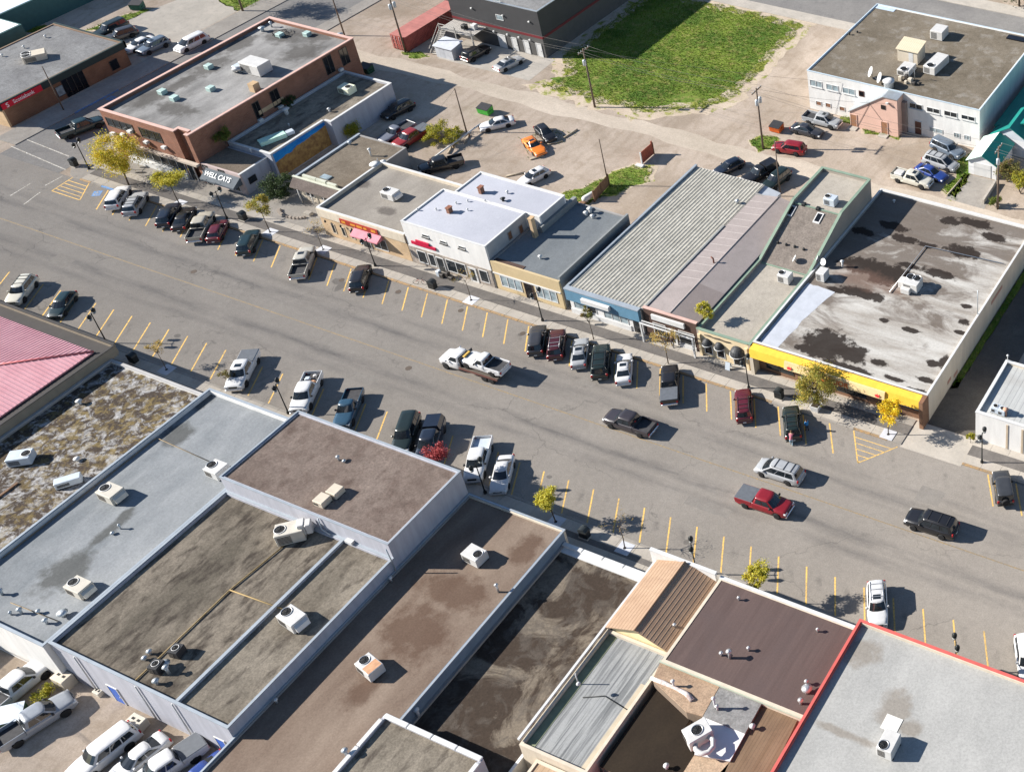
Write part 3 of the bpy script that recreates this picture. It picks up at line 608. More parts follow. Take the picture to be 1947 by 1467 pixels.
m_yellow = M('yellow_fascia', (0.70, 0.43, 0.05), .5, 0, .12, 1.5); m_brownfas = M('dark_brown_siding', (0.075, 0.045, 0.035), .75, 0, .2, 2); m_lettering = M('white_lettering', (0.8, 0.8, 0.78), .5, 0, .02)
# ================================================================== near side, front line y = -15.85
FS = -15.85
# pink hip roofed building
r1 = thing('pink_roof_shop', 'shop with pink ribbed metal hip roof inside a dark gutter', 'building', (-60, -24, 0))
for b in ((-90, -39.4, -15.9, -15.6), (-90, -39.4, -32.3, -32), (-39.7, -39.4, -32, -15.9)): P_(MB().box(*b, -.1, 4.4), 'wall', w_tanst, r1)
P_(MB().box(-90, -38.75, -33.0, -14.95, 4.0, 4.55), 'flat_roof_edge', M('dark_gutter', (.05, .045, .042), .8), r1)
P_(MB().box(-38.75, -38.5, -33.0, -14.95, 3.7, 4.95).box(-90, -38.75, -14.95, -14.7, 3.7, 4.95), 'fascia', M('taupe_fascia', (.24, .2, .15), .8), r1)
P_(MB().box(-38.72, -38.46, -33.0, -14.92, 4.95, 5.03).box(-90, -38.72, -14.96, -14.66, 4.95, 5.03), 'coping', m_dkframe, r1)
hx, hy, ez, sl = -40.0, -16.3, 4.75, .17
rg = 7.4
mb = MB(); A, B_, C_, D_ = (-90, hy, ez), (hx, hy, ez), (hx, hy - 2 * rg, ez), (-90, hy - 2 * rg, ez); Ra, Rb = (-90, hy - rg, ez + rg * sl), (hx - rg, hy - rg, ez + rg * sl)
mb.quad(A, Ra, Rb, B_); mb.quad(B_, Rb, C_); mb.quad(C_, Rb, Ra, D_); mb.box(-89.9, hx - .05, hy - 2 * rg + .05, hy - .05, 4.55, ez - .02)
hip = P_(mb, 'roof', r_pink, r1)
mb = MB(); k = -90.0
while k < hx - .2:       # standing seams, front slope
    t = min(rg, max(0, hx - k)); mb.hexa([(k, hy, ez), (k + .06, hy, ez), (k + .06, hy - t, ez + t * sl), (k, hy - t, ez + t * sl), (k, hy, ez + .06), (k + .06, hy, ez + .06), (k + .06, hy - t, ez + t * sl + .06), (k, hy - t, ez + t * sl + .06)]); k += .42
k = .2
while k < 2 * rg:
    t = min(k, 2 * rg - k); y = hy - k; mb.hexa([(hx - t, y - .03, ez + t * sl), (hx, y - .03, ez), (hx, y + .03, ez), (hx - t, y + .03, ez + t * sl), (hx - t, y - .03, ez + t * sl + .06), (hx, y - .03, ez + .06), (hx, y + .03, ez + .06), (hx - t, y + .03, ez + t * sl + .06)]); k += .42
tag(P_(mb, 'standing_seams', r_pink, hip), kind='stuff')
mb = MB()
for (p, q) in ((B_, Rb), (C_, Rb), (Ra, Rb)): mb.tube([(p[0], p[1], p[2] + .05), (q[0], q[1], q[2] + .05)], .12, 6)
P_(mb, 'ridge_cap', M('red_ridge_cap', (.50, .13, .13), .5), hip)
# mossy roofed shop
r2, f2 = flat('moss_roof_shop', 'low shop whose white ballast roof is patched with brown moss', -38.4, -23.6, -50, FS, 3.8, {'S': w_white, 'N': w_white, 'E': w_white, 'W': w_grey}, r_moss, .25, M('pale_coping', (.36, .35, .34), .6))
P_(MB().box(-31.6, -31.4, -50, -31.5, 3.55, 3.72), 'roof_seam_board', m_wood, f2)
for (u, v, h) in ((153, 768, .45), (48, 870, .3), (148, 875, .25)): pipe(f2, u, v, 3.55, h, .16, mat=m_white)
# grey membrane shop
r3, f3 = flat('grey_membrane_shop', 'shop with streaked grey membrane roof and white rear wall', -23.45, -10.75, -43.65, FS, 5.2, {'S': w_white, 'N': w_white, 'E': w_white, 'W': w_white}, r_patch('grey_membrane_stained', (.155, .168, .178), (.245, .256, .263), [G(205, 1005, 5)[:2] + (.55, 2.6), G(235, 975, 5)[:2] + (.4, 1.2), G(330, 825, 5)[:2] + (1.4, 1.6), G(385, 760, 5)[:2] + (.8, 1.3), G(120, 1085, 5)[:2] + (1.8, 2.4)], (.05, .05, .045)), .45, m_blueshade, .2)
for (u, v, h, r) in ((230, 1005, .5, .07), (215, 1015, .15, .1), (5, 1130, .6, .12), (22, 1168, .3, .08), (42, 1166, .6, .12), (75, 1165, .3, .1), (90, 1185, .5, .12), (122, 1170, .4, .22)): pipe(f3, u, v, 4.75, h, r)
P_(MB().tube([G(300, 833, 4.85), G(400, 878, 4.85)], .04, 6).tube([G(298, 832, 4.85), G(5, 1060, 4.85)], .04, 6).tube([G(20, 1145, 4.85), G(110, 1180, 4.85)], .04, 6), 'gas_pipe', M('rusty_pipe', (.20, .15, .09), .8), f3)
P_(MB().box(-23.0, -11.2, -43.655, -43.64, .3, .5), 'pipe_rail', m_alu, r3)
# tall tan block and rear wing
r4, f4 = flat('tall_tan_roof_shop', 'tall flat roofed shop with tan gravel roof and pale grey walls', -10.65, 9.62, -25.2, FS, 7.05, w_lav, r_tan, .14, m_blueshade, .12)
for (u, v, h, r) in ((645, 875, .5, .1), (655, 878, .15, .1)): pipe(f4, u, v, 6.9, h, r)
r4b, f4b = flat('rear_wing', 'low rear wing with two tan gravel roof bays and pale grey back wall', -10.65, 9.66, -43.2, -25.22, 5.2, w_lav, r_tan3, .3, m_blueshade, .2)
P_(MB().box(3.75, 4.0, -42.94, -25.5, 4.6, 5.18), 'dividing_parapet', w_lav, r4b); P_(MB().box(3.72, 4.03, -42.98, -25.42, 5.18, 5.26), 'dividing_coping', m_blueshade, r4b)
P_(MB().box(4.0, 9.4, -42.9, -25.5, 4.88, 4.93), 'roof_bay', r_tan2, f4b)
for (u, v, h, r) in ((287, 1243, .4, .12), (277, 1254, .3, .12), (300, 1300, .5, .14), (322, 1280, .9, .13), (317, 1268, .5, .22)): pipe(f4b, u, v, 4.9, h, r, mat=m_metal)
P_(MB().tube([G(548, 1030, 5.0), G(437, 1121, 5.0), G(255, 1295, 5.0)], .06, 6).tube([G(437, 1121, 5.02), G(560, 1165, 5.02)], .06, 6), 'gas_pipe', M('yellow_gas_pipe', (.27, .19, .08), .7), f4b)
for (a, b) in ((-5.4, -4.3), (6.9, 7.9)): door(r4b, 'S', -43.2, a, b, 0, 2.3, M('blue_door', (.05, .12, .42), .5))
for x in (-7.6, -.5, 3.6): P_(MB().tube([(x, -43.3, 5.1), (x, -43.3, .3)], .06, 8), 'downpipe', m_white, r4b)
P_(MB().tube([(9.72, -25.6, 7.0), (9.85, -25.6, 5.4), (9.85, -25.6, 4.0)], .06, 8).tube([(1.5, -25.3, 7.0), (1.5, -25.4, 5.6), (2.5, -25.45, 5.3)], .06, 8), 'downpipe', m_metal, r4)
for (xa, xb) in ((4.4, 5.2), (0.1, .5)): P_(MB().box(xa, xb, -25.6, -25.21, 5.3, 5.6), 'wall_vent', m_white, r4)
# brown gravel shop
r5, f5 = flat('brown_gravel_shop', 'low shop with brown gravel roof beside the tall pale grey wall', 9.7, 20.95, -60, FS, 3.9, {'S': w_white, 'N': m_cream, 'E': M('shaded_blue_grey_wall', (.15, .20, .26), .6), 'W': w_grey}, r_patch('brown_gravel_stained', (.135, .097, .074), (.21, .162, .126), [G(860, 1120, 3.8)[:2] + (3.4, 1.8), G(790, 1200, 3.8)[:2] + (3.0, 2.6), G(690, 1310, 3.8)[:2] + (1.0, 2.0), G(1000, 1045, 3.8)[:2] + (1.2, 1.6)], (.078, .045, .030)),   .2, m_blueshade, .14)  # east wall's blue-grey has the shade on that face painted in
for (u, v, h, r) in ((745, 1105, .5, .1), (527, 1335, .4, .1), (948, 1125, 1.0, .1)): pipe(f5, u, v, 3.7, h, r, mat=m_alu)
r5b, f5b = flat('rear_block', 'flat roofed rear block with segmented white coping', 20.0, 29.9, -60, -37.3, 4.9, {'S': w_lav, 'N': w_lav, 'E': w_lav, 'W': w_lav}, r_tan2, .25)
seg = MB().bbox(0, 1, -.2, .2, 0, .12, .03).mesh('coping_piece', m_white)
def cope_run(root, x0, y0, x1, y1, z, n):
    d = math.hypot(x1 - x0, y1 - y0)
    for k in range(n):
        o = put('coping_piece', seg, root, (x0 + (x1 - x0) * k / n, y0 + (y1 - y0) * k / n, z), (0, 0, math.atan2(y1 - y0, x1 - x0))); o.scale = (d / n - .07, 1, 1)
        o.matrix_parent_inverse = Matrix.Translation(-Vector(root.location))
cope_run(r5b, 20.1, -37.4, 29.9, -37.4, 4.9, 4); cope_run(r5b, 20.1, -58, 20.1, -37.7, 4.9, 8); cope_run(r5b, 29.8, -58, 29.8, -37.7, 4.9, 8)
for (u, v, h, r) in ((660, 1435, .7, .13),): pipe(f5b, u, v, 4.65, h, r)
# stained tar shop
r6, f6 = flat('tar_roof_shop', 'low shop with blotchy dark tar roof and white front parapet', 20.97, 31.45, -60, -16.5, 2.75, {'S': w_white, 'N': w_white, 'E': w_white, 'W': w_grey}, r_dark, .25)
cope_run(r6, 21.0, -16.55, 30.2, -16.55, 2.75, 4); P_(MB().box(21.2, 30.6, -17.3, -16.76, 2.5, 2.62), 'flashing', m_white, r6)
for (u, v, h, r) in ((797, 1362, 1.0, .13),): pipe(f6, u, v, 2.5, h, r, mat=m_white)
# tan gable shop with false front
r7 = thing('tan_gable_shop', 'narrow shop with tan metal gable roof behind a tall white false front', 'building', (34.7, -20, 0))
P_(MB().box(30.95, 37.8, -16.1, FS, -.1, 6.15), 'false_front', w_white, r7); P_(MB().box(30.9, 37.85, -16.15, -15.8, 6.15, 6.28), 'coping', m_white, r7)
for b in ((31.75, 32.0, -23.5, -16.1), (37.5, 37.7, -23.5, -16.1)): P_(MB().box(*b, -.1, 5.15), 'wall', m_cream, r7)
P_(MB().quad((31.75, -23.5, -.1), (37.7, -23.5, -.1), (37.7, -23.5, 5.2), (34.75, -23.5, 6.35), (31.75, -23.5, 5.2)), 'gable_wall', M('pale_yellow_siding', (.72, .62, .36), .8), r7)
for s, (xa, xb) in enumerate(((31.55, 34.75), (37.95, 34.75))):
    mb = MB(); za = 5.15; zb = 6.45
    mb.hexa([(xa, -23.8, za - .08), (xb, -23.8, zb - .08), (xb, -16.1, zb - .08), (xa, -16.1, za - .08), (xa, -23.8, za), (xb, -23.8, zb), (xb, -16.1, zb), (xa, -16.1, za)])
    o = P_(mb, 'roof', r_tanm, r7, True); k = 1
    for q in range(1, 9):
        t = q / 9.0; x = xa + (xb - xa) * t; z = za + (zb - za) * t
        P_(MB().box(x - .018, x + .018, -23.8, -16.12, z - .02, z + .014), 'roof_seam', M('tan_seam', (.33, .215, .135), .6), o)
P_(MB().tube([(34.75, -23.8, 6.47), (34.75, -16.1, 6.47)], .09, 6), 'ridge_cap', M('brown_ridge', (.25, .16, .10), .6), r7)
P_(MB().box(31.35, 31.56, -35, -16.2, 4.95, 5.12).box(37.96, 38.14, -23.8, -16.2, 4.95, 5.12), 'gutter', m_white, r7)
P_(MB().lathe([(.12, 0), (.12, .35), (.2, .36), (.05, .45)], 37.2, -21.6, 5.4, 10), 'vent_pipe', m_alu, r7)
# grey felt rear roof of the gable shop
r7b, f7b = flat('felt_roof_annex', 'low annex with grey weathered felt strips behind the tan gable', 31.6, 38.0, -35.2, -23.62, 4.75, m_cream, streak('grey_felt_strips', (.15, .155, .155), (.275, .28, .275), (.19, .195, .198), 0, .95, (3.2, .12, 1), 1.3, .85, lo=.42, hi=.52), .35, None)
P_(MB().box(31.9, 32.7, -34.9, -23.9, 4.40, 4.43), 'mossy_strip', M('green_grey_strip', (.20, .22, .14), .9, 0, .2, 2), f7b)
mb = MB()
P_(MB().box(37.2, 37.7, -34.9, -26.8, 4.40, 4.46), 'edge_board', M('bleached_wood', (.42, .36, .27), .9), f7b)
P_(MB().tube([G(1100, 1300, 4.4), tuple(G(1100, 1300, 4.4) + Vector((0, 0, 1.5)))], .05, 8).lathe([(.17, 0), (.19, .08), (.08, .26)], *G(1100, 1300, 5.9), 10), 'vent_pipe', m_white, f7b)
P_(MB().tube([G(1108, 1325, 4.45), G(1150, 1322, 4.45), G(1200, 1353, 4.45)], .045, 6), 'cable', m_black, f7b)
r7c, f7c = flat('tan_sheet_lean_to', 'tan corrugated lean-to roof behind the grey felt annex', 33.2, 40.6, -60, -35.3, 3.9, m_cream, streak('tan_sheet_roof', (.34, .24, .15), (.40, .29, .19), (.36, .25, .16), 0, .45, (2, .1, 1), .8, .7), .1)
# brown metal roof shop
r8, f8 = flat('brown_metal_shop', 'shop with wide dark brown corrugated metal roof', 38.16, 51.95, -25.0, FS, 5.7, m_cream, r_brownm, .05, None)
coping(r8, [(38.16, 51.95, -16.05, -15.75)], 5.7, m_white, .14); coping(r8, [(38.0, 52.0, -25.1, -24.9)], 5.55, M('green_gutter', (.35, .38, .30), .6), .12, 'gutter')
for (u, v, h, r) in ((1405, 1140, .3, .08), (1372, 1245, .3, .1), (1388, 1250, .9, .13), (1424, 1236, .35, .09), (1555, 1200, .3, .08), (1534, 1300, .4, .1), (1535, 1315, .5, .22), (1523, 1337, .5, .12)): pipe(f8, u, v, 5.68, h, r, mat=m_alu)
# cluster of odd rear roofs
def slab_from(name, label, px, z, mat, th=3.9, wallm=None):
    pts = [tuple(G(u, v, z)[:2]) for u, v in px]; cx = sum(p[0] for p in pts) / len(pts); cy = sum(p[1] for p in pts) / len(pts)
    root = thing(name, label, 'building', (cx, cy, 0)); P_(MB().prism(pts, -.1, z - .12), 'wall', wallm or M('shed_wall', (.20, .15, .11), .9), root)
    sx = [(cx + (p[0] - cx) * 1.01, cy + (p[1] - cy) * 1.01) for p in pts]; rf = P_(MB().prism(sx, z - .118, z), 'roof', mat, root); return root, rf
c1 = lambda x, y: (960 + x / 3.86, 1087 + y / 3.86)
ra, fa = slab_from('gravel_roof_shed', 'rear shed with tan gravel roof against the brown metal roof', [c1(1152, 640), c1(1592, 800), c1(1450, 1052), c1(1330, 1020), c1(1085, 790)], 5.4, gravel('pale_tan_gravel', (.36, .25, .17), (.44, .32, .22), (.32, .22, .15), .5, 7))
rb_, fb_ = slab_from('grey_roof_shed', 'rear shed with speckled grey roof against the brown metal roof', [c1(1600, 803), c1(1903, 925), c1(1762, 1178), c1(1456, 1056)], 5.42, r_grey2)
rc_, fc_ = slab_from('white_roof_shed', 'rear shed with bright white roof carrying a bent white duct', [c1(1452, 1062), c1(1760, 1186), c1(1650, 1385), c1(1392, 1335)], 5.3, M('bright_white_roof', (.60, .60, .60), .6, 0, .05))
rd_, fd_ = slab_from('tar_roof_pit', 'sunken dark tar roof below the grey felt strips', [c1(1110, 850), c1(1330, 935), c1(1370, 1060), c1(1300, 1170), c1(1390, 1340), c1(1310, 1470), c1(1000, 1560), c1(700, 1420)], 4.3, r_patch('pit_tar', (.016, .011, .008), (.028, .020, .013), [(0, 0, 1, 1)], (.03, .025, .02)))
rr_, fr_ = slab_from('rusty_sheet_shed', 'rear shed with rusty brown corrugated roof next to the red trimmed wall', [c1(1912, 935), (1528, 1342), (1468, 1467), (1440, 1500), (1340, 1500), c1(1650, 1392)], 5.1, r_rust)
re_, fe_ = slab_from('tan_roof_shed', 'low rear shed with pale tan roof below the bright white roof', [c1(1392, 1340), c1(1648, 1390), c1(1590, 1520), c1(1290, 1500)], 5.1, gravel('pale_tan_felt', (.42, .31, .21), (.48, .36, .25), (.40, .29, .2), .5, 7))
pw = thing('broken_parapet', 'crumbling white and pink parapet edging the sunken tar roof', 'parapet', tuple(G(*c1(1200, 830), 5.4)))
P_(MB().tube([G(*c1(x, y), 5.45) for x, y in ((1070, 775), (1160, 810), (1250, 850), (1330, 890), (1375, 940))], [.16, .2, .15, .2, .22], 6), 'rim', gravel('crumbled_render', (.6, .5, .45), (.7, .66, .62), (.45, .25, .2), 1.2, 5), pw)
for (x, y, h) in ((1240, 838, .7), (1545, 1000, 1.4), (1560, 1010, .5)): pipe(fa if y < 900 else fb_, *c1(x, y), 5.41, h, .09, mat=m_white)
pipe(fr_, *c1(1820, 1150), 5.1, .4, .12, mat=m_white); pipe(fe_, *c1(1190, 1440), 4.3, .4, .12, mat=m_white)
# red trimmed shop
r9, f9 = flat('red_trim_shop', 'large shop with pale grey metal roof edged in red', 52.15, 100, -60, FS, 7.1, {'S': m_cream, 'N': m_cream, 'E': m_cream, 'W': m_redtrim}, r_patch('pale_metal_stained', (.285, .283, .27), (.35, .345, .328), [G(1700, 1345, 6.8)[:2] + (1.2, 1.6), G(1730, 1385, 6.8)[:2] + (.9, .7), G(1640, 1240, 6.8)[:2] + (1.6, 1.2), G(1610, 1395, 6.8)[:2] + (2.4, .35)], (.20, .175, .145)), .35, m_redtrim, .2)
P_(MB().box(*[c for c in (G(1697, 1372, 6.75).x - .7, G(1697, 1372, 6.75).x + .7, G(1697, 1372, 6.75).y - .8, G(1697, 1372, 6.75).y + .5)], 6.74, 6.79), 'roof_patch', M('white_patch', (.62, .61, .57), .7), f9)
for s_, x0, x1, z in ((r3, -22, -12, 3.0), (r4, -9, 8, 3.2), (r5, 10.5, 20, 3.0), (r6, 22, 30.5, 2.3), (r8, 39, 51, 3.2), (r9, 53, 69, 3.4)):
    y = -16.5 if s_ is r6 else FS
    n = max(3, int((x1 - x0) / 1.7)); window(s_, 'N', y, x0, x0 + (x1 - x0) * .42, .6, z - .4, n // 2, frame=m_dkframe); window(s_, 'N', y, x0 + (x1 - x0) * .58, x1, .6, z - .4, n // 2, frame=m_dkframe); door(s_, 'N', y, x0 + (x1 - x0) * .46, x0 + (x1 - x0) * .54, .1, 2.3, m_alu, glazed=True)
# ================================================================== far side, front line y = 13.06
FN = 13.06
# bank with red sign
n1, g1 = flat('bank', 'brown brick bank with dark fascia and red sign', -113, -98.4, 14.4, 33.6, 3.95, {'S': w_tanbrick, 'N': w_brick2, 'E': w_brick2, 'W': w_brick2}, r_grey2, .12, None)
P_(MB().box(-113.2, -98.1, 14.1, 14.38, 2.95, 4.0).box(-98.38, -98.1, 14.38, 33.9, 2.95, 4.0).box(-113.2, -98.1, 33.62, 33.9, 2.95, 4.0), 'fascia', M('dark_green_fascia', (.018, .035, .035), .6), n1)
P_(MB().box(-98.1, -97.95, 14.4, 20.3, 3.0, 3.9), 'sign_board', M('bank_red', (.50, .008, .03), .45, 0, .05), n1)
text(n1, 'Scotiabank', 'E', -97.95, 16.0, 3.22, .78, m_lettering, .015, wscale=.92); text(n1, 'S', 'E', -97.95, 14.95, 3.12, .95, m_lettering, .015, name='logo')
winE(n1, -98.4, (113, 152), (172, 168), n=4, pane=m_gld, frame=m_dkframe); winE(n1, -98.4, (206, 118), (229, 128), n=1, pane=m_gld, frame=m_dkframe); window(n1, 'E', -98.4, 22.0, 23.2, .7, 2.3, pane=m_glb, frame=m_dkframe)
for (u, v) in ((46, 92), (87, 72), (5, 108)): pipe(g1, u, v, 3.83, .3, .1, mat=m_white)
# brick two-storey corner block
n2 = thing('brick_corner_block', 'two-storey red brick corner block with pink coping', 'building', (-69.7, 29.4, 0))
ZB = 7.7; pl = [(-77.8, 15.3), (-64.2, 15.3), (-64.2, 16.0), (-62.3, 16.0), (-62.3, 15.3), (-61.6, 15.3), (-61.6, 43.5), (-77.8, 43.5)]
for (a, b, c, d) in ((-77.8, -64.2, 15.3, 15.6), (-62.3, -61.9, 15.3, 15.6), (-64.2, -62.3, 16.0, 16.3), (-64.5, -64.2, 15.6, 16.3), (-77.8, -77.5, 15.6, 43.2), (-61.9, -61.6, 15.3, 43.2), (-77.8, -61.6, 43.2, 43.5)): P_(MB().box(a, b, c, d, -.1, ZB), 'wall', w_brick, n2)
g2 = P_(MB().box(-77.5, -61.9, 16.2, 43.2, 6.8, 7.25), 'roof', r_patch('stained_grey_roof', (.13, .127, .124), (.27, .265, .257), [G(335, 208, 7.2)[:2] + (3.0, 1.4), G(290, 185, 7.2)[:2] + (1.6, 3.4), G(400, 128, 7.2)[:2] + (1.8, 3.2), G(345, 160, 7.2)[:2] + (1.2, 3.5), G(575, 100, 7.2)[:2] + (2.4, 2.6), G(540, 70, 7.2)[:2] + (3, 2), G(455, 85, 7.2)[:2] + (1.5, 3), G(610, 70, 7.2)[:2] + (2, 2)], (.06, .055, .05)), n2)
coping(n2, [(-77.9, -64.1, 15.2, 15.62), (-64.5, -64.1, 15.62, 16.35), (-64.1, -62.3, 15.95, 16.35), (-62.3, -61.9, 15.2, 15.62), (-61.92, -61.55, 15.2, 43.15), (-77.9, -61.55, 43.15, 43.6), (-77.9, -77.48, 15.62, 43.15)], ZB, m_copink, .12)
for (p, q, n) in (((199, 222), (258, 254), 4), ((262, 241), (312, 273), 3)): winS(n2, 15.3, p, q, n=n, frame=m_dkframe, fw=.12)
for (u, v) in ((236, 255), (281, 269), (315, 279), (250, 249), (218, 253)):
    x, z = onS(u, v, 15.3); P_(MB().bbox(x - .35, x + .35, 14.85, 15.29, z - .15, z + .22, .03), 'window_air_conditioner', m_white, n2)
for (p, q) in (((480 + 510 / 3.86, 432 / 3.86), (480 + 612 / 3.86, 520 / 3.86)), ((480 + 628 / 3.86, 372 / 3.86), (480 + 722 / 3.86, 455 / 3.86)), ((480 + 118 / 3.86, 680 / 3.86), (480 + 222 / 3.86, 762 / 3.86)), ((480 - 10 / 3.86, 765 / 3.86), (480 + 82 / 3.86, 850 / 3.86))): winE(n2, -61.6, p, q, n=2, frame=m_dkframe, pane=m_gld)
for (u, v) in ((532, 203), (646, 132), (493, 228)):
    y, z = onE(u, v, -61.6); P_(MB().bbox(-61.59, -61.15, y - .35, y + .35, z - .18, z + .2, .03), 'window_air_conditioner', m_white, n2)
P_(MB().box(-61.62, -61.58, 25.5, 29.8, 4.9, 5.5), 'bricked_window', w_tanbrick, n2)
P_(MB().box(-77.9, -61.7, 14.75, 15.28, 3.0, 3.3), 'canopy_ledge', M('ledge_metal', (.42, .36, .30), .7), n2)
P_(MB().box(-75.5, -64.8, 14.9, 15.28, -.1, .95), 'bulkhead', m_white, n2); window(n2, 'S', 15.3, -75.4, -64.9, 1.0, 2.95, 7, frame=m_white); door(n2, 'S', 15.3, -64.4, -63.4, .05, 2.5, m_dkframe, glazed=True)
for (u, v) in ((310, 178), (333, 190), (402, 172), (398, 130), (533, 70), (585, 68)): box_on(g2, u, v, 7.25, .9, .9, .6, M('pale_green_metal', (.34, .45, .42), .5), 'roof_vent_box')
for (u, v, h, r) in ((500, 60, .6, .25), (517, 52, .8, .12), (290, 158, .2, .12), (647, 70, .4, .25)): pipe(g2, u, v, 7.25, h, r)
P_(MB().box(*(lambda p: (p.x - .5, p.x + .5, p.y - .5, p.y + .5))(G(486, 172, 7.3)), 7.2, 8.5), 'chimney', w_tanbrick, n2)
rng = random.Random(4); mb = MB()
for q in range(5):
    p = G(525 + q * 5, 62 + (q % 2) * 6, 7.3); mb.tube([(p.x + .9 * math.cos(t), p.y + .7 * math.sin(t), 7.3 + .05 * q) for t in [rng.uniform(0, 2) + k * .5 for k in range(13)]], .035, 5)
P_(mb, 'coiled_cable', m_black, g2)
# little shop with slate awning sign
n3, g3 = flat('awning_sign_shop', 'small shop with brown roof and slate sign awning reading WELL CATS', -62.4, -54.7, 15.35, 19.75, 3.35, {'S': M('pinkish_render', (.42, .34, .32), .85), 'N': w_lav, 'E': w_lav, 'W': w_grey}, gravel('brown_felt', (.17, .135, .10), (.21, .165, .125), (.15, .12, .09), .4, 7), .04, None)
coping(n3, [(-54.95, -54.65, 15.3, 19.75)], 3.35, m_white)
aw = MB().hexa([(-60.7, 13.9, 1.85), (-54.75, 13.9, 1.85), (-54.75, 15.34, 1.85), (-60.7, 15.34, 1.85), (-60.7, 13.9, 2.1), (-54.75, 13.9, 2.1), (-54.75, 15.3, 2.95), (-60.7, 15.3, 2.95)])
awo = P_(aw, 'awning', M('slate_canvas', (.075, .09, .105), .8), n3); tl = math.atan2(.85, 1.4)
text(n3, 'WELL CATS', 'S', 14.9, -60.35, 2.48, .95, m_lettering, .55, tl, 'lettering', .01, wscale=.92)
for (a, b) in ((-61.4, -60.5), (-58.6, -57.5)): window(n3, 'S', 15.35, a, b, 2.95, 3.25 if a < -61 else 3.3, frame=m_dkframe, fw=.05)
window(n3, 'E', -54.7, 16.2, 17.4, 1.3, 2.3, frame=m_dkframe); window(n3, 'S', 15.35, -60.2, -55.6, .4, 1.8, 3, frame=m_white); door(n3, 'S', 15.35, -61.7, -60.7, .05, 2.2, m_dkframe, glazed=True)
# long low building with the mural
def mural():
    n = NT('landscape_mural'); sp = n.sep(); q = n.pos((.4, .5, 1))
    w = n.math('MULTIPLY', n.math('SUBTRACT', n.noise(q, .9, 5, .65), .5), 1.6); ln = n.math('ADD', n.math('MULTIPLY', n.math('SUBTRACT', sp[1], 24), .07), 2.45)
    h = n.math('SUBTRACT', n.math('ADD', sp[2], w), ln); sky_ = n.mix(n.ramp(n.noise(n.pos((1, .6, 2)), .9, 5, .7), .4, .65), (.01, .13, .42), (.02, .24, .55)); land = n.mix(n.ramp(n.noise(n.pos(), 1.3, 5, .65), .35, .65), (.20, .105, .045), (.42, .26, .09))
    n.base(n.mix(n.ramp(h, .45, .55), land, sky_)); n.set(.8, 0, .2); return n.mat
n4 = thing('mural_building', 'long low building with a blue sky landscape mural on its side wall', 'building', (-57.5, 30, 0)); ZM = 4.05
for (b, m) in (((-61.4, -61.15, 19.8, 40.2), w_lav), ((-61.4, -52.6, 39.95, 40.2), w_lav), ((-61.15, -53.85, 19.8, 20.05), w_lav), ((-54.1, -53.85, 20.05, 28.9), w_lav), ((-52.85, -52.6, 28.9, 39.95), w_lav), ((-53.85, -52.85, 28.9, 29.15), w_lav)): P_(MB().box(*b, -.1, ZM), 'wall', m, n4)
P_(MB().box(-53.85, -53.82, 20.1, 28.85, .15, ZM - .2), 'mural', mural(), n4)
g4 = P_(MB().prism([(-61.15, 20.05), (-54.1, 20.05), (-54.1, 28.95), (-52.85, 28.95), (-52.85, 39.95), (-61.15, 39.95)], 3.4, 3.75), 'roof', r_tan2, n4)
coping(n4, [(-61.45, -53.8, 19.75, 20.1), (-54.15, -53.8, 20.1, 28.85), (-53.8, -52.55, 28.85, 29.2), (-52.9, -52.55, 29.2, 39.9), (-61.45, -52.55, 39.9, 40.25), (-61.45, -61.1, 20.1, 39.9)], ZM, m_white)
for (u, v, h, r) in ((546, 218, .9, .28), (627, 213, .5, .12), (550, 240, .3, .06), (478, 290, .5, .08)): pipe(g4, u, v, 3.75, h, r, mat=m_white)
# brown mansard shop
n5, g5 = flat('mansard_shop', 'shop with tan gravel roof and brown shingled front eave', -47.6, -39.4, 17.7, 28.7, 3.55, {'S': m_cream, 'N': w_grey, 'E': w_grey, 'W': w_grey}, gravel('tan_gravel_b', (.175, .142, .105), (.24, .20, .152), (.15, .12, .09), .3, 7), .12, None)
P_(MB().hexa([(-47.9, 16.7, 2.45), (-39.4, 16.7, 2.45), (-39.4, 17.69, 2.45), (-47.9, 17.69, 2.45), (-47.9, 16.7, 2.6), (-39.4, 16.7, 2.6), (-39.4, 17.69, 3.55), (-47.9, 17.69, 3.55)]), 'shingled_eave', r_shing, n5)
coping(n5, [(-48.0, -39.4, 17.6, 17.9)], 3.55, M('pale_green_trim', (.45, .46, .38), .7)); coping(n5, [(-47.75, -47.4, 17.9, 28.8)], 3.55, m_blueshade)
for k, (xa, xb, zz) in enumerate(((-46.5, -44.3, .35), (-44.2, -42.6, .35), (-42.4, -40.9, .25))): P_(MB().box(xa, xb, 17.95, 18.25, 3.4, 3.65 + zz), 'parapet_step', M('pale_green_trim', (.45, .46, .38), .7), n5)
window(n5, 'S', 17.7, -46.6, -45.2, .9, 2.3, frame=m_white); window(n5, 'S', 17.7, -44.0, -42.6, .9, 2.3, frame=m_white); door(n5, 'S', 17.7, -42.2, -41.3, .05, 2.3, m_white, glazed=True)
for x in (-46.8, -44.6, -42.4): P_(MB().tube([(x, 16.85, .05), (x, 16.85, 2.45)], .07, 8), 'porch_post', m_white, n5)
pipe(g5, 706, 297, 3.43, 1.1, .12, mat=m_white); pipe(g5, 720, 310, 3.43, .7, .05, False, m_alu); pipe(g5, 666, 275, 3.43, .4, .15, mat=m_blueshade)
P_(MB().box(*(lambda p: (p.x - .7, p.x + .7, p.y - .4, p.y + .4))(G(620, 337, 3.5)), 3.42, 3.6), 'skylight', m_glb, g5)
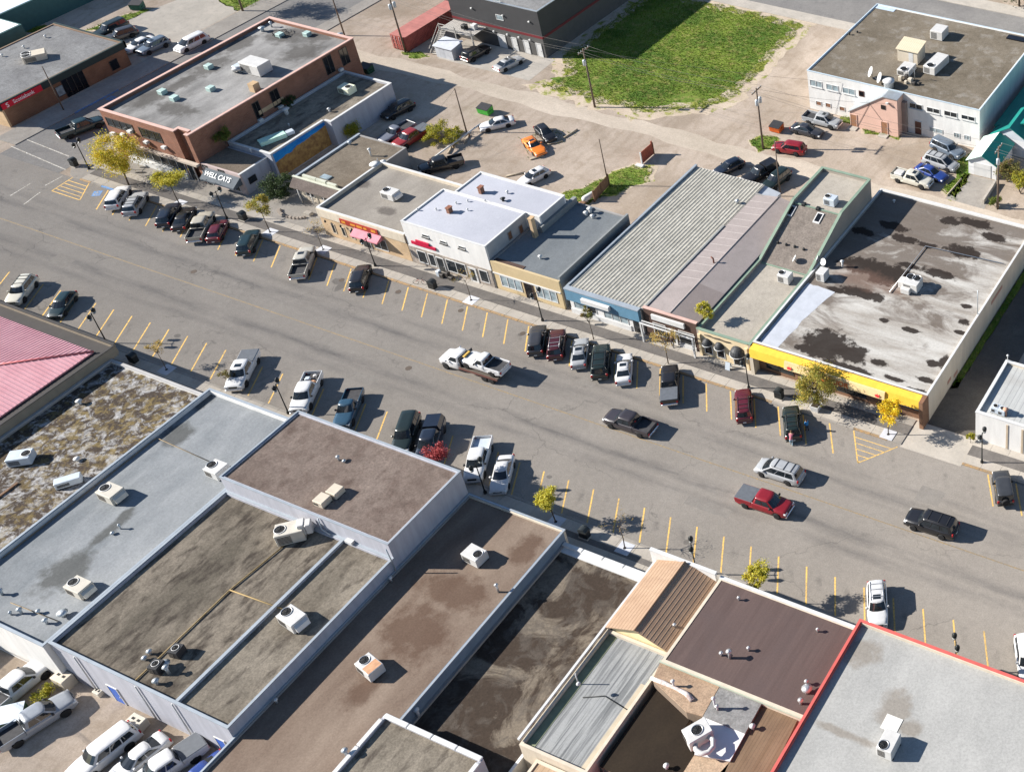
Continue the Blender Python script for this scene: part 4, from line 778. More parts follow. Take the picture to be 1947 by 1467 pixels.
# cream shop with red sign
n6, g6 = flat('red_sign_shop', 'shop with cream band, gold on red sign and pink awning', -38.9, -25.05, FN, 24.0, 4.3, {'S': w_tanbrick, 'N': m_cream, 'E': m_cream, 'W': m_cream}, r_patch('tan_stained', (.19, .172, .15), (.262, .24, .21), [G(735, 400, 4)[:2] + (1.2, .7), G(690, 350, 4)[:2] + (1.0, .8)], (.07, .06, .055)), .4, m_white, .22)
P_(MB().box(-38.95, -25.02, 12.93, 13.05, 3.05, 4.28), 'fascia_band', m_cream, n6)
P_(MB().box(-35.2, -29.2, 12.80, 12.93, 3.15, 3.85), 'sign_board', M('sign_red', (.30, .035, .02), .5), n6)
for (a, b, h) in ((-34.9, -34.3, .34), (-33.5, -32.7, .3), (-32.5, -31.6, .36), (-31.4, -30.9, .3), (-30.2, -29.5, .36)): P_(MB().box(a, b, 12.785, 12.799, 3.5 - h / 2, 3.5 + h / 2), 'gold_emblem', M('sign_gold', (.55, .24, .03), .5), n6)
P_(MB().hexa([(-33.2, 12.0, 2.3), (-28.9, 12.0, 2.3), (-28.9, 13.05, 2.3), (-33.2, 13.05, 2.3), (-33.2, 12.0, 2.45), (-28.9, 12.0, 2.45), (-28.9, 13.04, 3.0), (-33.2, 13.04, 3.0)]), 'awning', M('pink_canvas', (.55, .20, .24), .8), n6)
for (a, b) in ((-37.4, -36.8), (-35.8, -35.2), (-34.4, -33.8)): window(n6, 'S', FN, a, b, .8, 2.3, frame=m_cream)
window(n6, 'S', FN, -30.8, -28.6, .5, 2.2, 2, frame=m_white); door(n6, 'S', FN, -32.6, -31.4, .05, 2.3, m_dkframe, glazed=True)
for x in (-37.8, -35.3, -33.5, -30.9): P_(MB().lathe([(.1, 0), (.13, .15), (.06, .35)], x, 12.75, 2.55, 8), 'wall_lantern', m_black, n6)
pipe(g6, 715, 318, 3.9, .5, .35, mat=m_white); pipe(g6, 730, 312, 3.9, .4, .2, mat=m_white)
# white two-storey shop
n7 = thing('white_two_storey_shop', 'white two-storey shop with pale lilac white roof', 'building', (-18, 19, 0)); w7 = {'S': w_white, 'E': w_grey}
for (x0, x1, y0, y1, z) in ((-24.85, -12.25, FN, 20.4, 6.4), (-23.3, -10.3, 20.42, 25.3, 6.25)):
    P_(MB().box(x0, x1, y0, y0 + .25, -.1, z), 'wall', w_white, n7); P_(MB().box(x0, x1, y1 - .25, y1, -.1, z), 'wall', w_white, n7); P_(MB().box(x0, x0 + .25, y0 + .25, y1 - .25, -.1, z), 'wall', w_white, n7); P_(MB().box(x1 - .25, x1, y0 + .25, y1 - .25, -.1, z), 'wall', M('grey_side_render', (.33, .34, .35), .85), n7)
    g7 = P_(MB().box(x0 + .24, x1 - .24, y0 + .24, y1 - .24, z - .4, z - .1), 'roof', r_white, n7); coping(n7, [q for q in ring(x0, x1, y0, y1, .2) if not (q[2] > 20 and q[3] < 20.9) ], z, m_white, .05)
for (p, q) in (((802, 444), (816, 453)), ((836, 456), (850, 465)), ((871, 466), (885, 475))): winS(n7, FN, p, q, n=1, frame=m_white, fw=.05, sill=m_dkframe)
P_(MB().box(-24.0, -20.3, 12.9, 13.04, 3.35, 3.75).box(-23.2, -21.2, 12.88, 13.03, 3.78, 4.15), 'sign_board', M('crimson_sign', (.42, .01, .045), .5), n7)
P_(MB().box(-24.8, -12.3, 12.96, 13.05, -.1, 2.75), 'stone_base', w_stone, n7)
for (a, b, n) in ((-23.6, -22.2, 1), (-21.9, -20.9, 1), (-19.2, -16.2, 2), (-14.2, -12.9, 1)): window(n7, 'S', 12.96, a, b, .6, 2.5, n, frame=m_white, fw=.08)
door(n7, 'S', 12.96, -20.6, -19.6, .05, 2.3, m_dkframe, glazed=True); door(n7, 'S', 12.96, -15.7, -14.7, .05, 2.3, m_white, glazed=True)
for (p, q) in (((964, 443), (975, 452)), ((985, 431), (996, 440))): winE(n7, -12.25, p, q, n=1, pane=M('rusty_board', (.17, .085, .05), .9), frame=w_grey)
for (u, v) in ((916, 366), (856, 405), (1012, 425)):
    p = G(u, v, 6.2); P_(MB().box(p.x - .22, p.x + .22, p.y - .3, p.y + .3, 5.9 if v < 420 else 3, 7.0).box(p.x - .28, p.x + .28, p.y - .36, p.y + .36, 7.0, 7.12), 'chimney', w_brick if v < 420 else w_tanbrick, n7)
for (u, v) in ((795, 402), (830, 401), (868, 389), (890, 385), (890, 402), (923, 385)): pipe(g7, u, v, 6.2 if v > 380 else 6.1, .3, .06, mat=m_white)
pipe(g7, 957, 382, 6.15, .35, .16, mat=m_black); pipe(g7, 965, 368, 6.15, .3, .1, mat=m_white)
# tan fascia shop
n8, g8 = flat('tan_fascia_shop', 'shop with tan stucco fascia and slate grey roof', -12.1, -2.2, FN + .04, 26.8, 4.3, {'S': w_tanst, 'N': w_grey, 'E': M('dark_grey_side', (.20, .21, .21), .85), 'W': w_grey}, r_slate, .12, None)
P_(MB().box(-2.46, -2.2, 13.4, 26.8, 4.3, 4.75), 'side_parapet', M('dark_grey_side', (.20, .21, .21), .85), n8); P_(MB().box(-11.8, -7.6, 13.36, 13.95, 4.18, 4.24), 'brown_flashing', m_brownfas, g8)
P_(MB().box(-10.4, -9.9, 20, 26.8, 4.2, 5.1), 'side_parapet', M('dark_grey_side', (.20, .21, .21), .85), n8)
P_(MB().box(-12.05, -2.25, 12.98, 13.09, 2.55, 2.68), 'trim_strip', m_white, n8)
window(n8, 'S', 13.1, -11.2, -8.1, .75, 2.5, 3, m_glb, m_white, .1); window(n8, 'S', 13.1, -6.0, -3.0, .75, 2.5, 3, m_glb, m_white, .1); door(n8, 'S', 13.1, -7.6, -6.5, .05, 2.4, m_gld, m_brownfas)
for (u, v, h, r) in ((1028, 492, .4, .13), (1115, 410, .5, .16), (1123, 405, .7, .18), (1127, 415, .4, .14)): pipe(g8, u, v, 4.18, h, r, mat=m_white)
# blue fascia shop with corrugated roof
n9 = thing('corrugated_roof_shop', 'blue fascia shop under long weathered corrugated roof panels', 'building', (4, 26, 0))
for (b, m) in (((-1.1, 8.95, FN, 13.3), w_white), ((-1.1, -.85, 13.3, 39.8), w_grey), ((8.7, 8.95, 13.3, 39.8), w_grey), ((-1.1, 8.95, 39.8, 40.05), w_white)): P_(MB().box(*b, -.1, 3.75), 'wall', m, n9)
P_(MB().box(-1.15, 9.0, 12.62, 13.05, 2.35, 4.0), 'fascia', w_blue, n9); P_(MB().box(-1.2, 9.05, 12.55, 13.2, 4.0, 4.12), 'coping', m_blueshade, n9)
P_(MB().bbox(1.3, 5.2, 12.2, 12.6, 2.95, 3.55, .04), 'sign_box', m_white, n9)
window(n9, 'S', FN, -.6, 1.0, 1.0, 2.3, 1, m_glb); window(n9, 'S', FN, 1.3, 2.6, 1.0, 2.3, 1); window(n9, 'S', FN, 3.6, 7.0, .9, 2.3, 3, m_glb, m_white); P_(MB().box(-1.05, 7.3, 12.9, 13.05, -.1, .85), 'bulkhead', m_white, n9)
door(n9, 'S', FN, 7.7, 8.6, .05, 2.2, m_dkframe, glazed=True)
def rz9(y): return 3.95 - (y - 13.2) * .004
w = (9.35 + .95) / 22; rib = MB()
for k in range(12): rib_a = k / 12 * math.pi
prof = [(0, 0), (.10, 0.0), (.16, .045), (.24, .06), (.32, .045), (.38, 0.0), (w, 0.0)]
mb = MB()
for i in range(len(prof) - 1):
    (a, za), (b, zb) = prof[i], prof[i + 1]; mb.quad((a, 0, za), (b, 0, zb), (b, 26.7, zb - .1), (a, 26.7, za - .1), sm=True)
    mb.quad((a, 0, -.06), (a, 0, za), (b, 0, zb), (b, 0, -.06))
pm = mb.mesh('roof_panel', r_corr)
for k in range(22):
    o = put('roof_panel', pm, n9, (-.95 + k * w, 13.22, 3.9 + (k % 3) * .004)); o.matrix_parent_inverse = Matrix.Translation(-Vector(n9.location))
P_(MB().box(-1.25, -.96, 13.2, 40.1, 3.7, 4.1), 'verge_flashing', m_blueshade, n9); P_(MB().box(9.36, 9.6, 13.2, 30, 3.7, 4.25), 'verge_flashing', M('dark_grey_side', (.20, .21, .21), .85), n9)
P_(MB().hexa([(8.96, 36.0, 0), (11.6, 36, 0), (11.6, 40, 0), (8.96, 40, 0), (8.96, 36, 3.7), (11.6, 36, 3.1), (11.6, 40, 3.1), (8.96, 40, 3.7)]), 'rear_porch', M('pale_blue_grey', (.45, .48, .52), .7), n9)
pipe(n9, 1402, 386, 3.9, .35, .15)
# brown gable shop
n10 = thing('brown_gable_shop', 'narrow shop with pinkish shallow gable roof and long white sign', 'building', (13, 25, 0))
for b in ((9.62, 9.85, 13.3, 37.2), (16.2, 16.42, 13.3, 37.2)): P_(MB().box(*b, -.1, 4.0), 'wall', w_grey, n10)
P_(MB().box(9.5, 16.55, FN, 13.3, -.1, 4.4), 'front_wall', m_brownfas, n10); P_(MB().box(9.45, 16.6, 12.98, 13.36, 4.4, 4.5), 'coping', m_copink, n10); P_(MB().box(9.62, 16.42, 37.2, 37.4, -.1, 4.3), 'wall', w_grey, n10)
shn = gravel('pinkish_shingles', (.30, .262, .248), (.345, .30, .285), (.28, .245, .232), .25, 8, fstr=.07); shn2 = gravel('darker_shingles', (.235, .198, .186), (.275, .235, .22), (.25, .21, .197), .25, 8, fstr=.07)
for (xa, xb) in ((9.62, 13.0), (16.45, 13.0)):
    for (ya, yb, mt) in ((13.32, 19.0, shn2 if xa > 13 else shn), (19.0, 37.4, shn)):
        P_(MB().hexa([(xa, ya, 3.95), (xb, ya, 4.45), (xb, yb, 4.45), (xa, yb, 3.95), (xa, ya, 4.1), (xb, ya, 4.62), (xb, yb, 4.62), (xa, yb, 4.1)]), 'roof', mt, n10, True)
mb = MB()
for k in range(13): y = 19.6 + k * 1.35; mb.hexa([(9.7, y, 4.105), (12.9, y, 4.6), (12.9, y + .06, 4.6), (9.7, y + .06, 4.105), (9.7, y, 4.12), (12.9, y, 4.618), (12.9, y + .06, 4.618), (9.7, y + .06, 4.12)])
P_(mb, 'roof_battens', M('pale_batten', (.38, .345, .33), .8), n10); P_(MB().tube([(13, 13.3, 4.62), (13, 37.4, 4.62)], .08, 6), 'ridge_cap', M('taupe_ridge', (.28, .25, .24), .7), n10)
P_(MB().bbox(10.6, 15.0, 12.78, 13.04, 3.25, 3.95, .03), 'sign_box', m_white, n10)
window(n10, 'S', FN, 10.5, 12.2, .7, 2.6, 1); window(n10, 'S', FN, 13.9, 16.0, .7, 2.6, 1); door(n10, 'S', FN, 12.7, 13.5, .05, 2.3, m_white, glazed=True); P_(MB().box(13.8, 16.1, 12.92, 13.05, .0, .6), 'bulkhead', m_white, n10)
for x in (9.6, 16.5): P_(MB().box(x - .09, x + .09, 11.95, 12.13, .1, 2.9), 'canopy_post', m_white, n10)
P_(MB().box(9.5, 16.6, 11.92, 12.06, 2.9, 3.05).box(9.5, 16.6, 12.35, 12.45, 2.92, 3.02), 'canopy_rail', m_white, n10)
p = G(1357, 498, 4.7); P_(MB().tube([(p.x, p.y, 4.5), (p.x, p.y, 5.2), (p.x - .3, p.y, 5.4)], .1, 8), 'flue', M('rust_flue', (.16, .06, .04), .8), n10)
# green trimmed stepped building
n11 = thing('green_trim_building', 'cream fronted building with green coping stepping up to a high rear', 'building', (20, 27, 0))
prf = [(12.86, 3.85), (26.3, 3.85), (34.8, 7.0), (42.5, 7.0)]
for x in (16.62, 23.3):
    mb = MB()
    for (ya, za), (yb, zb) in zip(prf[:-1], prf[1:]): mb.hexa([(x, ya, -.1), (x + .25, ya, -.1), (x + .25, yb, -.1), (x, yb, -.1), (x, ya, za), (x + .25, ya, za), (x + .25, yb, zb), (x, yb, zb)])
    P_(mb, 'wall', w_greyst, n11)
    mb = MB()
    for (ya, za), (yb, zb) in zip(prf[:-1], prf[1:]): mb.hexa([(x - .06, ya, za), (x + .31, ya, za), (x + .31, yb, zb), (x - .06, yb, zb), (x - .06, ya, za + .09), (x + .31, ya, za + .09), (x + .31, yb, zb + .09), (x - .06, yb, zb + .09)])
    P_(mb, 'coping', m_green, n11)
P_(MB().box(16.87, 23.3, 12.86, 13.1, -.1, 3.85), 'front_wall', w_creamst, n11); P_(MB().box(16.93, 23.24, 12.8, 13.16, 3.85, 3.94), 'coping', m_green, n11)
P_(MB().box(16.87, 23.3, 42.25, 42.5, -.1, 7.0), 'wall', w_greyst, n11); P_(MB().box(16.93, 23.24, 42.2, 42.56, 7.0, 7.09), 'coping', m_green, n11)
r_beige = gravel('beige_gravel_roof', (.36, .325, .275), (.42, .38, .32), (.33, .295, .25), .3, 7, fstr=.14); r_tau = gravel('taupe_shingles', (.20, .17, .145), (.245, .21, .18), (.18, .15, .13), .4, 5)
g11a = P_(MB().box(16.86, 23.31, 13.1, 26.3, 3.1, 3.4), 'roof', r_beige, n11); g11b = P_(MB().hexa([(16.86, 26.3, 3.1), (23.31, 26.3, 3.1), (23.31, 34.8, 6.2), (16.86, 34.8, 6.2), (16.86, 26.3, 3.45), (23.31, 26.3, 3.45), (23.31, 34.8, 6.55), (16.86, 34.8, 6.55)]), 'pitched_roof', r_tau, n11); g11 = P_(MB().box(16.86, 23.31, 34.8, 42.25, 6.2, 6.56), 'roof', r_beige, n11)
P_(MB().box(16.87, 23.3, 34.7, 34.9, 6.56, 6.68).box(16.87, 23.3, 26.22, 26.4, 3.41, 3.52), 'roof_trim', m_green, n11)
for (u, v) in ((1505, 413), (1557, 427)):
    p = G(u, v, 5.2); sl2 = 3.1 / 8.5; f = lambda dy: 3.45 + (p.y + dy - 26.3) * sl2
    o = P_(MB().hexa([(p.x - .45, p.y - .7, f(-.7)), (p.x + .45, p.y - .7, f(-.7)), (p.x + .45, p.y + .7, f(.7)), (p.x - .45, p.y + .7, f(.7)), (p.x - .45, p.y - .7, f(-.7) + .14), (p.x + .45, p.y - .7, f(-.7) + .14), (p.x + .45, p.y + .7, f(.7) + .14), (p.x - .45, p.y + .7, f(.7) + .14)]), 'skylight', m_white, g11b)
    P_(MB().hexa([(p.x - .32, p.y - .55, f(-.55) + .142), (p.x + .32, p.y - .55, f(-.55) + .142), (p.x + .32, p.y + .55, f(.55) + .142), (p.x - .32, p.y + .55, f(.55) + .142), (p.x - .32, p.y - .55, f(-.55) + .152), (p.x + .32, p.y - .55, f(-.55) + .152), (p.x + .32, p.y + .55, f(.55) + .152), (p.x - .32, p.y + .55, f(.55) + .152)]), 'pane', m_gld, o)
for (u, v, z, s) in ((1529, 393, 6.3, .5), (1556, 401, 6.3, .5), (1480, 470, 3.9, .25), (1496, 474, 3.9, .25), (1512, 478, 3.9, .25), (1529, 483, 3.9, .25)):
    p = G(u, v, z); zz = 3.45 + (p.y - 26.3) * 3.1 / 8.5; P_(MB().bbox(p.x - s / 2, p.x + s / 2, p.y - s / 2, p.y + s / 2, zz - .1, zz + .3, .04), 'roof_vent', m_black, g11b)
for x in (17.9, 19.5, 21.9):
    w2 = .62 if x < 21 else .95; prof_ = []
    mb = MB(); nseg = 9; ht = .75 if x < 21 else 1.0; zb_ = 2.15
    for i in range(nseg):
        a0, a1 = math.pi * i / nseg, math.pi * (i + 1) / nseg
        for j in range(5):
            t0, t1 = j / 5 * math.pi / 2, (j + 1) / 5 * math.pi / 2
            pt = lambda a, t: (x - w2 * math.cos(a) * math.cos(t), 12.84 - w2 * 1.05 * math.sin(a) * math.cos(t), zb_ + ht * math.sin(t))
            mb.quad(pt(a0, t0), pt(a1, t0), pt(a1, t1), pt(a0, t1), sm=(j != 0 or True))
    o = P_(mb, 'dome_awning', M('black_canvas', (.035, .037, .04), .55), n11)
    P_(MB().tube([(x - w2 * math.cos(a) * 1.02, 12.84 - w2 * 1.07 * math.sin(a), zb_) for a in [math.pi * i / 12 for i in range(13)]], .045, 6), 'awning_rim', m_white, o)
    window(n11, 'S', 12.86, x - w2 * .85, x + w2 * .85, .5 if x < 21 else .08, 2.12, 1, m_gld, m_white, .08)
P_(MB().tube([(17.6, 12.82, 3.35), (18.3, 12.82, 3.42), (18.8, 12.82, 3.30), (19.6, 12.82, 3.38), (20.3, 12.82, 3.28), (21.0, 12.82, 3.36)], [.05, .1, .07, .1, .08, .05], 6), 'sign_scroll', M('dark_brown_sign', (.06, .045, .03), .7), n11)
for x in (16.95, 23.05): P_(MB().box(x - .16, x + .16, 12.62, 12.85, .0, 3.3), 'pilaster', w_creamst, n11)
# store with yellow fascia
n12, g12 = flat('yellow_fascia_store', 'large store with stained pale roof and yellow illuminated fascia', 23.65, 44.85, 13.4, 44.9, 3.95, {'S': w_brick2, 'N': w_white, 'E': m_cream, 'W': w_grey}, r_liquor, .25, m_white, .2)
P_(MB().box(23.7, 44.6, 12.3, 13.38, 2.75, 3.0), 'soffit', M('dark_soffit', (.10, .085, .07), .8), n12)
P_(MB().hexa([(23.7, 12.2, 2.75), (44.35, 12.2, 2.75), (44.35, 12.34, 2.75), (23.7, 12.34, 2.75), (23.7, 12.45, 3.75), (44.35, 12.45, 3.75), (44.35, 13.3, 3.9), (23.7, 13.3, 3.9)]), 'fascia', m_yellow, n12)
P_(MB().hexa([(28.2, 12.02, 2.78), (40.4, 12.02, 2.78), (40.4, 12.2, 2.78), (28.2, 12.2, 2.78), (28.2, 12.22, 3.7), (40.4, 12.22, 3.7), (40.4, 12.42, 3.7), (28.2, 12.42, 3.7)]), 'sign_panel', M('pale_sign_panel', (.66, .50, .26), .5, 0, .12, 1.5), n12)
m_orange = M('orange_lettering', (.62, .12, .015), .5, 0, .05); m_leaf = M('red_leaf', (.62, .03, .04), .5)
text(n12, 'LIQUOR', 'S', 12.08, 32.85, 2.88, .84, m_orange, .11, R(76), ext=.015, wscale=1.05)
def leaf(x, z):
    pts = [(0, -.3), (.04, -.08), (.26, -.12), (.2, 0), (.34, .1), (.2, .14), (.2, .24), (.09, .16), (0, .38)]
    full = pts + [(-a, b) for a, b in pts[::-1][1:-1]]; M4 = Matrix.Translation((x, 11.99, z)) @ Matrix.Rotation(R(76), 4, 'X')
    ctr = MB(); n = len(full)
    for i in range(n): a, b = full[i], full[(i + 1) % n]; ctr.quad(*(M4 @ Vector((q[0], q[1], .03)) for q in ((0, .05), a, b)))
    P_(ctr, 'maple_leaf', m_leaf, n12)
leaf(28.9, 3.1); leaf(39.6, 3.1)
P_(MB().box(23.65, 24.1, 12.3, 13.38, -.1, 2.75), 'pillar', m_cream, n12); P_(MB().box(44.4, 44.86, 12.15, 13.38, -.1, 3.9), 'pillar', w_brick2, n12)
window(n12, 'S', 13.4, 33.5, 37.5, .5, 2.5, 3, frame=m_dkframe); window(n12, 'S', 13.4, 40.8, 44.0, 1.2, 2.0, 3, pane=m_glb, frame=m_dkframe); door(n12, 'S', 13.4, 29.5, 30.8, .1, 2.4, m_dkframe, glazed=True); window(n12, 'S', 13.4, 25, 28.5, .6, 2.5, 2, frame=m_dkframe)
P_(MB().prism(ragged([(24.0, 13.8), (26.4, 13.8), (26.8, 19), (27.7, 24.6), (24.0, 24.9)], .7, .12, random.Random(2)), 3.69, 3.708), 'roof_patch', M('bright_membrane', (.40, .42, .46), .7, 0, .12, .8), g12)
P_(MB().tube([(33.7, 27.0, 3.85), (33.9, 36.5, 3.85), (43.9, 37.1, 3.85)], .06, 6), 'roof_pipe', m_alu, g12)
for (u, v, h, r) in ((1602, 508, .9, .12), (1700, 360 + 25, .3, .1)): pipe(g12, u, v, 3.7, h, r, mat=m_white)
for (y0, y1, z) in ((31.0, 34.4, 3.0), (20.2, 21.2, .9), (18.5, 19.4, 1.4)): P_(MB().box(44.86, 44.885, y0, y1, z - .5, z), 'painted_over_patch', M('red_grey_patch', (.38, .22, .17), .9), n12)
P_(MB().tube([(44.7, 27.3, 3.9), (44.7, 27.3, 7.6)], .05, 6), 'mast', m_metal, n12)
# cream panel building at the alley
n13, g13 = flat('cream_panel_building', 'white and cream panel building across the alley', 50.55, 82, 13.02, 21.5, 4.1, {'S': w_white, 'N': m_cream, 'E': m_cream, 'W': w_white}, r_lgrey, .3, m_white, .3)
for x in (54.0, 55.7, 57.9, 60.1): P_(MB().box(x, x + .22, 12.96, 13.015, .2, 3.7), 'panel_joint', M('tan_joint', (.42, .34, .25), .8), n13)
pipe(g13, 1912, 790, 3.8, .9, .15, mat=M('terracotta', (.45, .25, .17), .8)); P_(MB().tube([(50.8, 21.3, 4.1), (50.8, 21.3, 5.0)], .04, 6).lathe([(.12, 0), (.14, .1), (.05, .2)], 50.8, 21.3, 5.0, 8), 'vent_pipe', m_white, n13)
# ================================================================== behind the lane
n14, g14 = flat('white_two_storey_block', 'white two-storey block with long window rows and brown gravel roof', 2.45, 29.5, 63.8, 86.2, 6.4, w_white, gravel('olive_brown_gravel', (.135, .112, .082), (.20, .17, .13), (.285, .262, .228), .12, 6), .08, M('pale_blue_trim', (.42, .5, .56), .6), .12)
cc = lambda x, y: (1447 + x / 3.86, y / 3.86)
for (p, q) in (((357, 582), (450, 648)), ((477, 612), (570, 676)), ((597, 638), (690, 702))): winS(n14, 63.8, cc(*p), cc(*q), n=2, pane=m_glb, sill=m_white)
for (p, q) in (((1088, 750), (1186, 812)), ((1216, 782), (1312, 840)), ((1343, 808), (1440, 868)), ((1470, 838), (1570, 894))): winS(n14, 63.8, cc(*p), cc(*q), n=2, sill=m_white)
for (p, q) in (((402, 738), (446, 780)), ((472, 752), (514, 794)), ((574, 778), (618, 820)), ((652, 795), (676, 832))): winS(n14, 63.8, cc(*p), cc(*q), n=1, pane=M('boarded_brown', (.20, .095, .05), .9), frame=m_white)
for (p, q) in (((1236, 930), (1334, 985)), ((1415, 970), (1460, 1016)), ((1490, 988), (1534, 1032))): winS(n14, 63.8, cc(*p), cc(*q), n=2, pane=m_glb)
winS(n14, 63.8, cc(717, 664), cc(760, 714), n=1, pane=m_gld, frame=m_doorbr)
a, z = onS(*cc(1156, 990), 63.8); door(n14, 'S', 63.8, a - .5, a + .5, .05, 2.2, m_doorbr)
for (u, v, h, r) in ((1615, 67, .3, .1), (1630, 63, .2, .1)): pipe(g14, u, v, 6.3, h, r, mat=m_black)
P_(MB().box(*(lambda p: (p.x - 1.4, p.x + 1.4, p.y - .6, p.y + .6))(G(1932, 74, 6.35)), 6.3, 6.5), 'skylight', m_gld, g14); P_(MB().box(2.75, 5.9, 85.0, 85.9, 6.33, 6.38), 'roof_patch', M('pale_blue_patch', (.42, .5, .6), .6), g14)
p = G(1690, 166, 6.3); P_(MB().lathe([(.7, 0), (.7, .9), (.85, .95), (.85, 1.15), (.3, 1.35)], p.x, p.y, 6.3, 16), 'exhaust_stack', m_white, n14)
n15 = thing('pink_stair_annex', 'pink rendered stair annex with sloping top against the white block', 'building', (13.8, 62.7, 0))
fp = [(10.1, -.1), (17.75, -.1), (17.75, 6.25), (15.6, 6.25), (10.1, 2.5)]; mb = MB(); n = len(fp)
for i in range(n): a, b = fp[i], fp[(i + 1) % n]; mb.quad((a[0], 61.9, a[1]), (b[0], 61.9, b[1]), (b[0], 63.79, b[1]), (a[0], 63.79, a[1]))
mb.quad(*[(q[0], 61.9, q[1]) for q in fp]); P_(mb, 'wall', w_pink, n15)
P_(MB().hexa([(9.9, 61.75, 2.4), (15.6, 61.75, 6.27), (15.6, 63.78, 6.27), (9.9, 63.78, 2.4), (9.9, 61.75, 2.52), (15.6, 61.75, 6.39), (15.6, 63.78, 6.39), (9.9, 63.78, 2.52)]).box(15.6, 17.85, 61.75, 63.78, 6.27, 6.39), 'roof', m_metal, n15)
for x in (10.7, 15.6): door(n15, 'S', 61.9, x - .45, x + .45, .05, 2.1, M('pale_brown_door', (.26, .13, .07), .7), w_pink); P_(MB().box(x - .7, x + .7, 60.9, 61.88, -.05, .15), 'door_step', m_conc, n15)
window(n15, 'S', 61.9, 15.2, 15.9, 4.2, 4.9, 1, m_gld, m_dkframe, .04); P_(MB().bbox(16.1, 16.5, 61.5, 61.88, 5.4, 5.6, .03), 'wall_lamp', m_white, n15)
P_(MB().tube([(11.2, 61.86, .2), (13.4, 61.86, 4.6)], .02, 5).tube([(13.4, 61.86, 4.6), (16.6, 61.86, .6)], .02, 5), 'cable', m_black, n15)
P_(MB().box(17.78, 18.4, 63.2, 63.78, -.1, 5.2), 'chimney_flue', M('grey_brick', (.25, .2, .18), .9), n15)
# charcoal building and its deck
n16, g16 = flat('charcoal_block', 'tall charcoal clad building with maroon band and grey base', -59.5, -42.1, 60.4, 90, 8.0, {'S': w_char, 'N': w_char, 'E': w_char, 'W': w_char}, r_grey2, .35, m_metal, .25)
P_(MB().box(-59.52, -42.08, 60.34, 60.395, 3.3, 3.7).box(-42.095, -42.04, 60.36, 90, 3.3, 3.7), 'band', w_maroon, n16); P_(MB().box(-59.51, -42.07, 60.35, 60.396, 0, 3.29).box(-42.096, -42.05, 60.35, 90, 0, 3.29), 'lower_cladding', M('dark_grey_cladding', (.085, .083, .08), .6), n16)
for (a, b) in ((-50.9, -49.6), (-48.3, -47.4), (-46.0, -45.1), (-43.6, -42.7)): door(n16, 'S', 60.34, a, b, .05, 2.3, m_white)
for (p, q) in (((942, 27), (958, 40)), ((937, -3), (952, 5))): winS(n16, 60.4, p, q, n=1, pane=m_glb)
for x in (-48.9, -46.7, -44.6, -51.5): P_(MB().bbox(x - .15, x + .15, 60.1, 60.33, 2.6, 2.85, .03), 'wall_lamp', m_white, n16)
for x in (-55, -49, -44): P_(MB().bbox(x - .15, x + .15, 60.15, 60.39, 5.9, 6.1, .03), 'wall_lamp', m_white, n16)
dk = thing('timber_deck', 'raised grey timber deck with stairs behind the charcoal block', 'deck', (-57, 58.6, 0)); wdk = M('grey_deck_wood', (.36, .34, .31), .85, 0, .15, 2)
for k in range(16): P_(MB().box(-59.3 + k * .40, -58.95 + k * .40, 57.0, 60.3, 3.0, 3.08), 'deck_board', wdk, dk)
for x in (-59.2, -56.2, -53.0): P_(MB().box(x - .08, x + .08, 57.0, 57.16, 0, 4.0), 'post', wdk, dk)
P_(MB().box(-59.28, -52.9, 57.0, 57.08, 3.92, 4.02).box(-59.28, -52.9, 57.0, 57.06, 3.5, 3.58), 'railing', wdk, dk)
for k in range(12): P_(MB().box(-59.2, -58.0, 54.2 + k * .23, 54.48 + k * .23, .2 + k * .235, .26 + k * .235), 'stair_tread', wdk, dk)
P_(MB().hexa([(-59.3, 54.1, .1), (-59.22, 54.1, .1), (-59.22, 57, 2.9), (-59.3, 57, 2.9), (-59.3, 54.1, .4), (-59.22, 54.1, .4), (-59.22, 57, 3.1), (-59.3, 57, 3.1)]).hexa([(-59.3, 54.1, 1.0), (-59.24, 54.1, 1.0), (-59.24, 57, 3.8), (-59.3, 57, 3.8), (-59.3, 54.1, 1.08), (-59.24, 54.1, 1.08), (-59.24, 57, 3.9), (-59.3, 57, 3.9)]), 'stringer', wdk, dk)
for q, (x, y) in enumerate(((-55.5, 58.5), (-54.2, 59.2))): P_(MB().bbox(x - .4, x + .4, y - .4, y + .4, 3.08, 3.9, .05), 'deck_box', m_white if q else m_black, dk)
sh = thing('grey_shed', 'small pale grey shed beside the stairs on the concrete pad', 'shed', (-56.3, 55.2, 0)); P_(MB().box(-57.9, -54.6, 54.0, 56.3, 0, 1.95), 'wall', M('shed_grey', (.40, .42, .45), .7), sh)
P_(MB().hexa([(-58.1, 53.8, 1.9), (-54.4, 53.8, 1.9), (-54.4, 56.5, 2.2), (-58.1, 56.5, 2.2), (-58.1, 53.8, 2.02), (-54.4, 53.8, 2.02), (-54.4, 56.5, 2.32), (-58.1, 56.5, 2.32)]), 'roof', M('shed_roof', (.44, .46, .50), .6), sh)
P_(MB().box(-57.2, -56.2, 53.985, 53.998, .1, 1.75), 'door', M('shed_door', (.36, .38, .41), .7), sh)
ct = thing('shipping_container', 'dull red shipping container lying beside the lane', 'container', (-64.3, 59, 0)); mred = M('container_red', (.33, .085, .07), .7, 0, .2, 1); mredt = M('container_red_faded', (.36, .14, .12), .75, 0, .15, 1)
P_(MB().box(-65.75, -62.85, 53.3, 65.5, .1, 2.55), 'body', mred, ct); P_(MB().box(-65.8, -62.8, 53.25, 65.55, 2.55, 2.62), 'roof', mredt, ct)
mb = MB()
for k in range(40): mb.box(-62.85, -62.8, 53.5 + k * .3, 53.65 + k * .3, .25, 2.4)
tag(P_(mb, 'corrugations', mred, ct), kind='stuff')
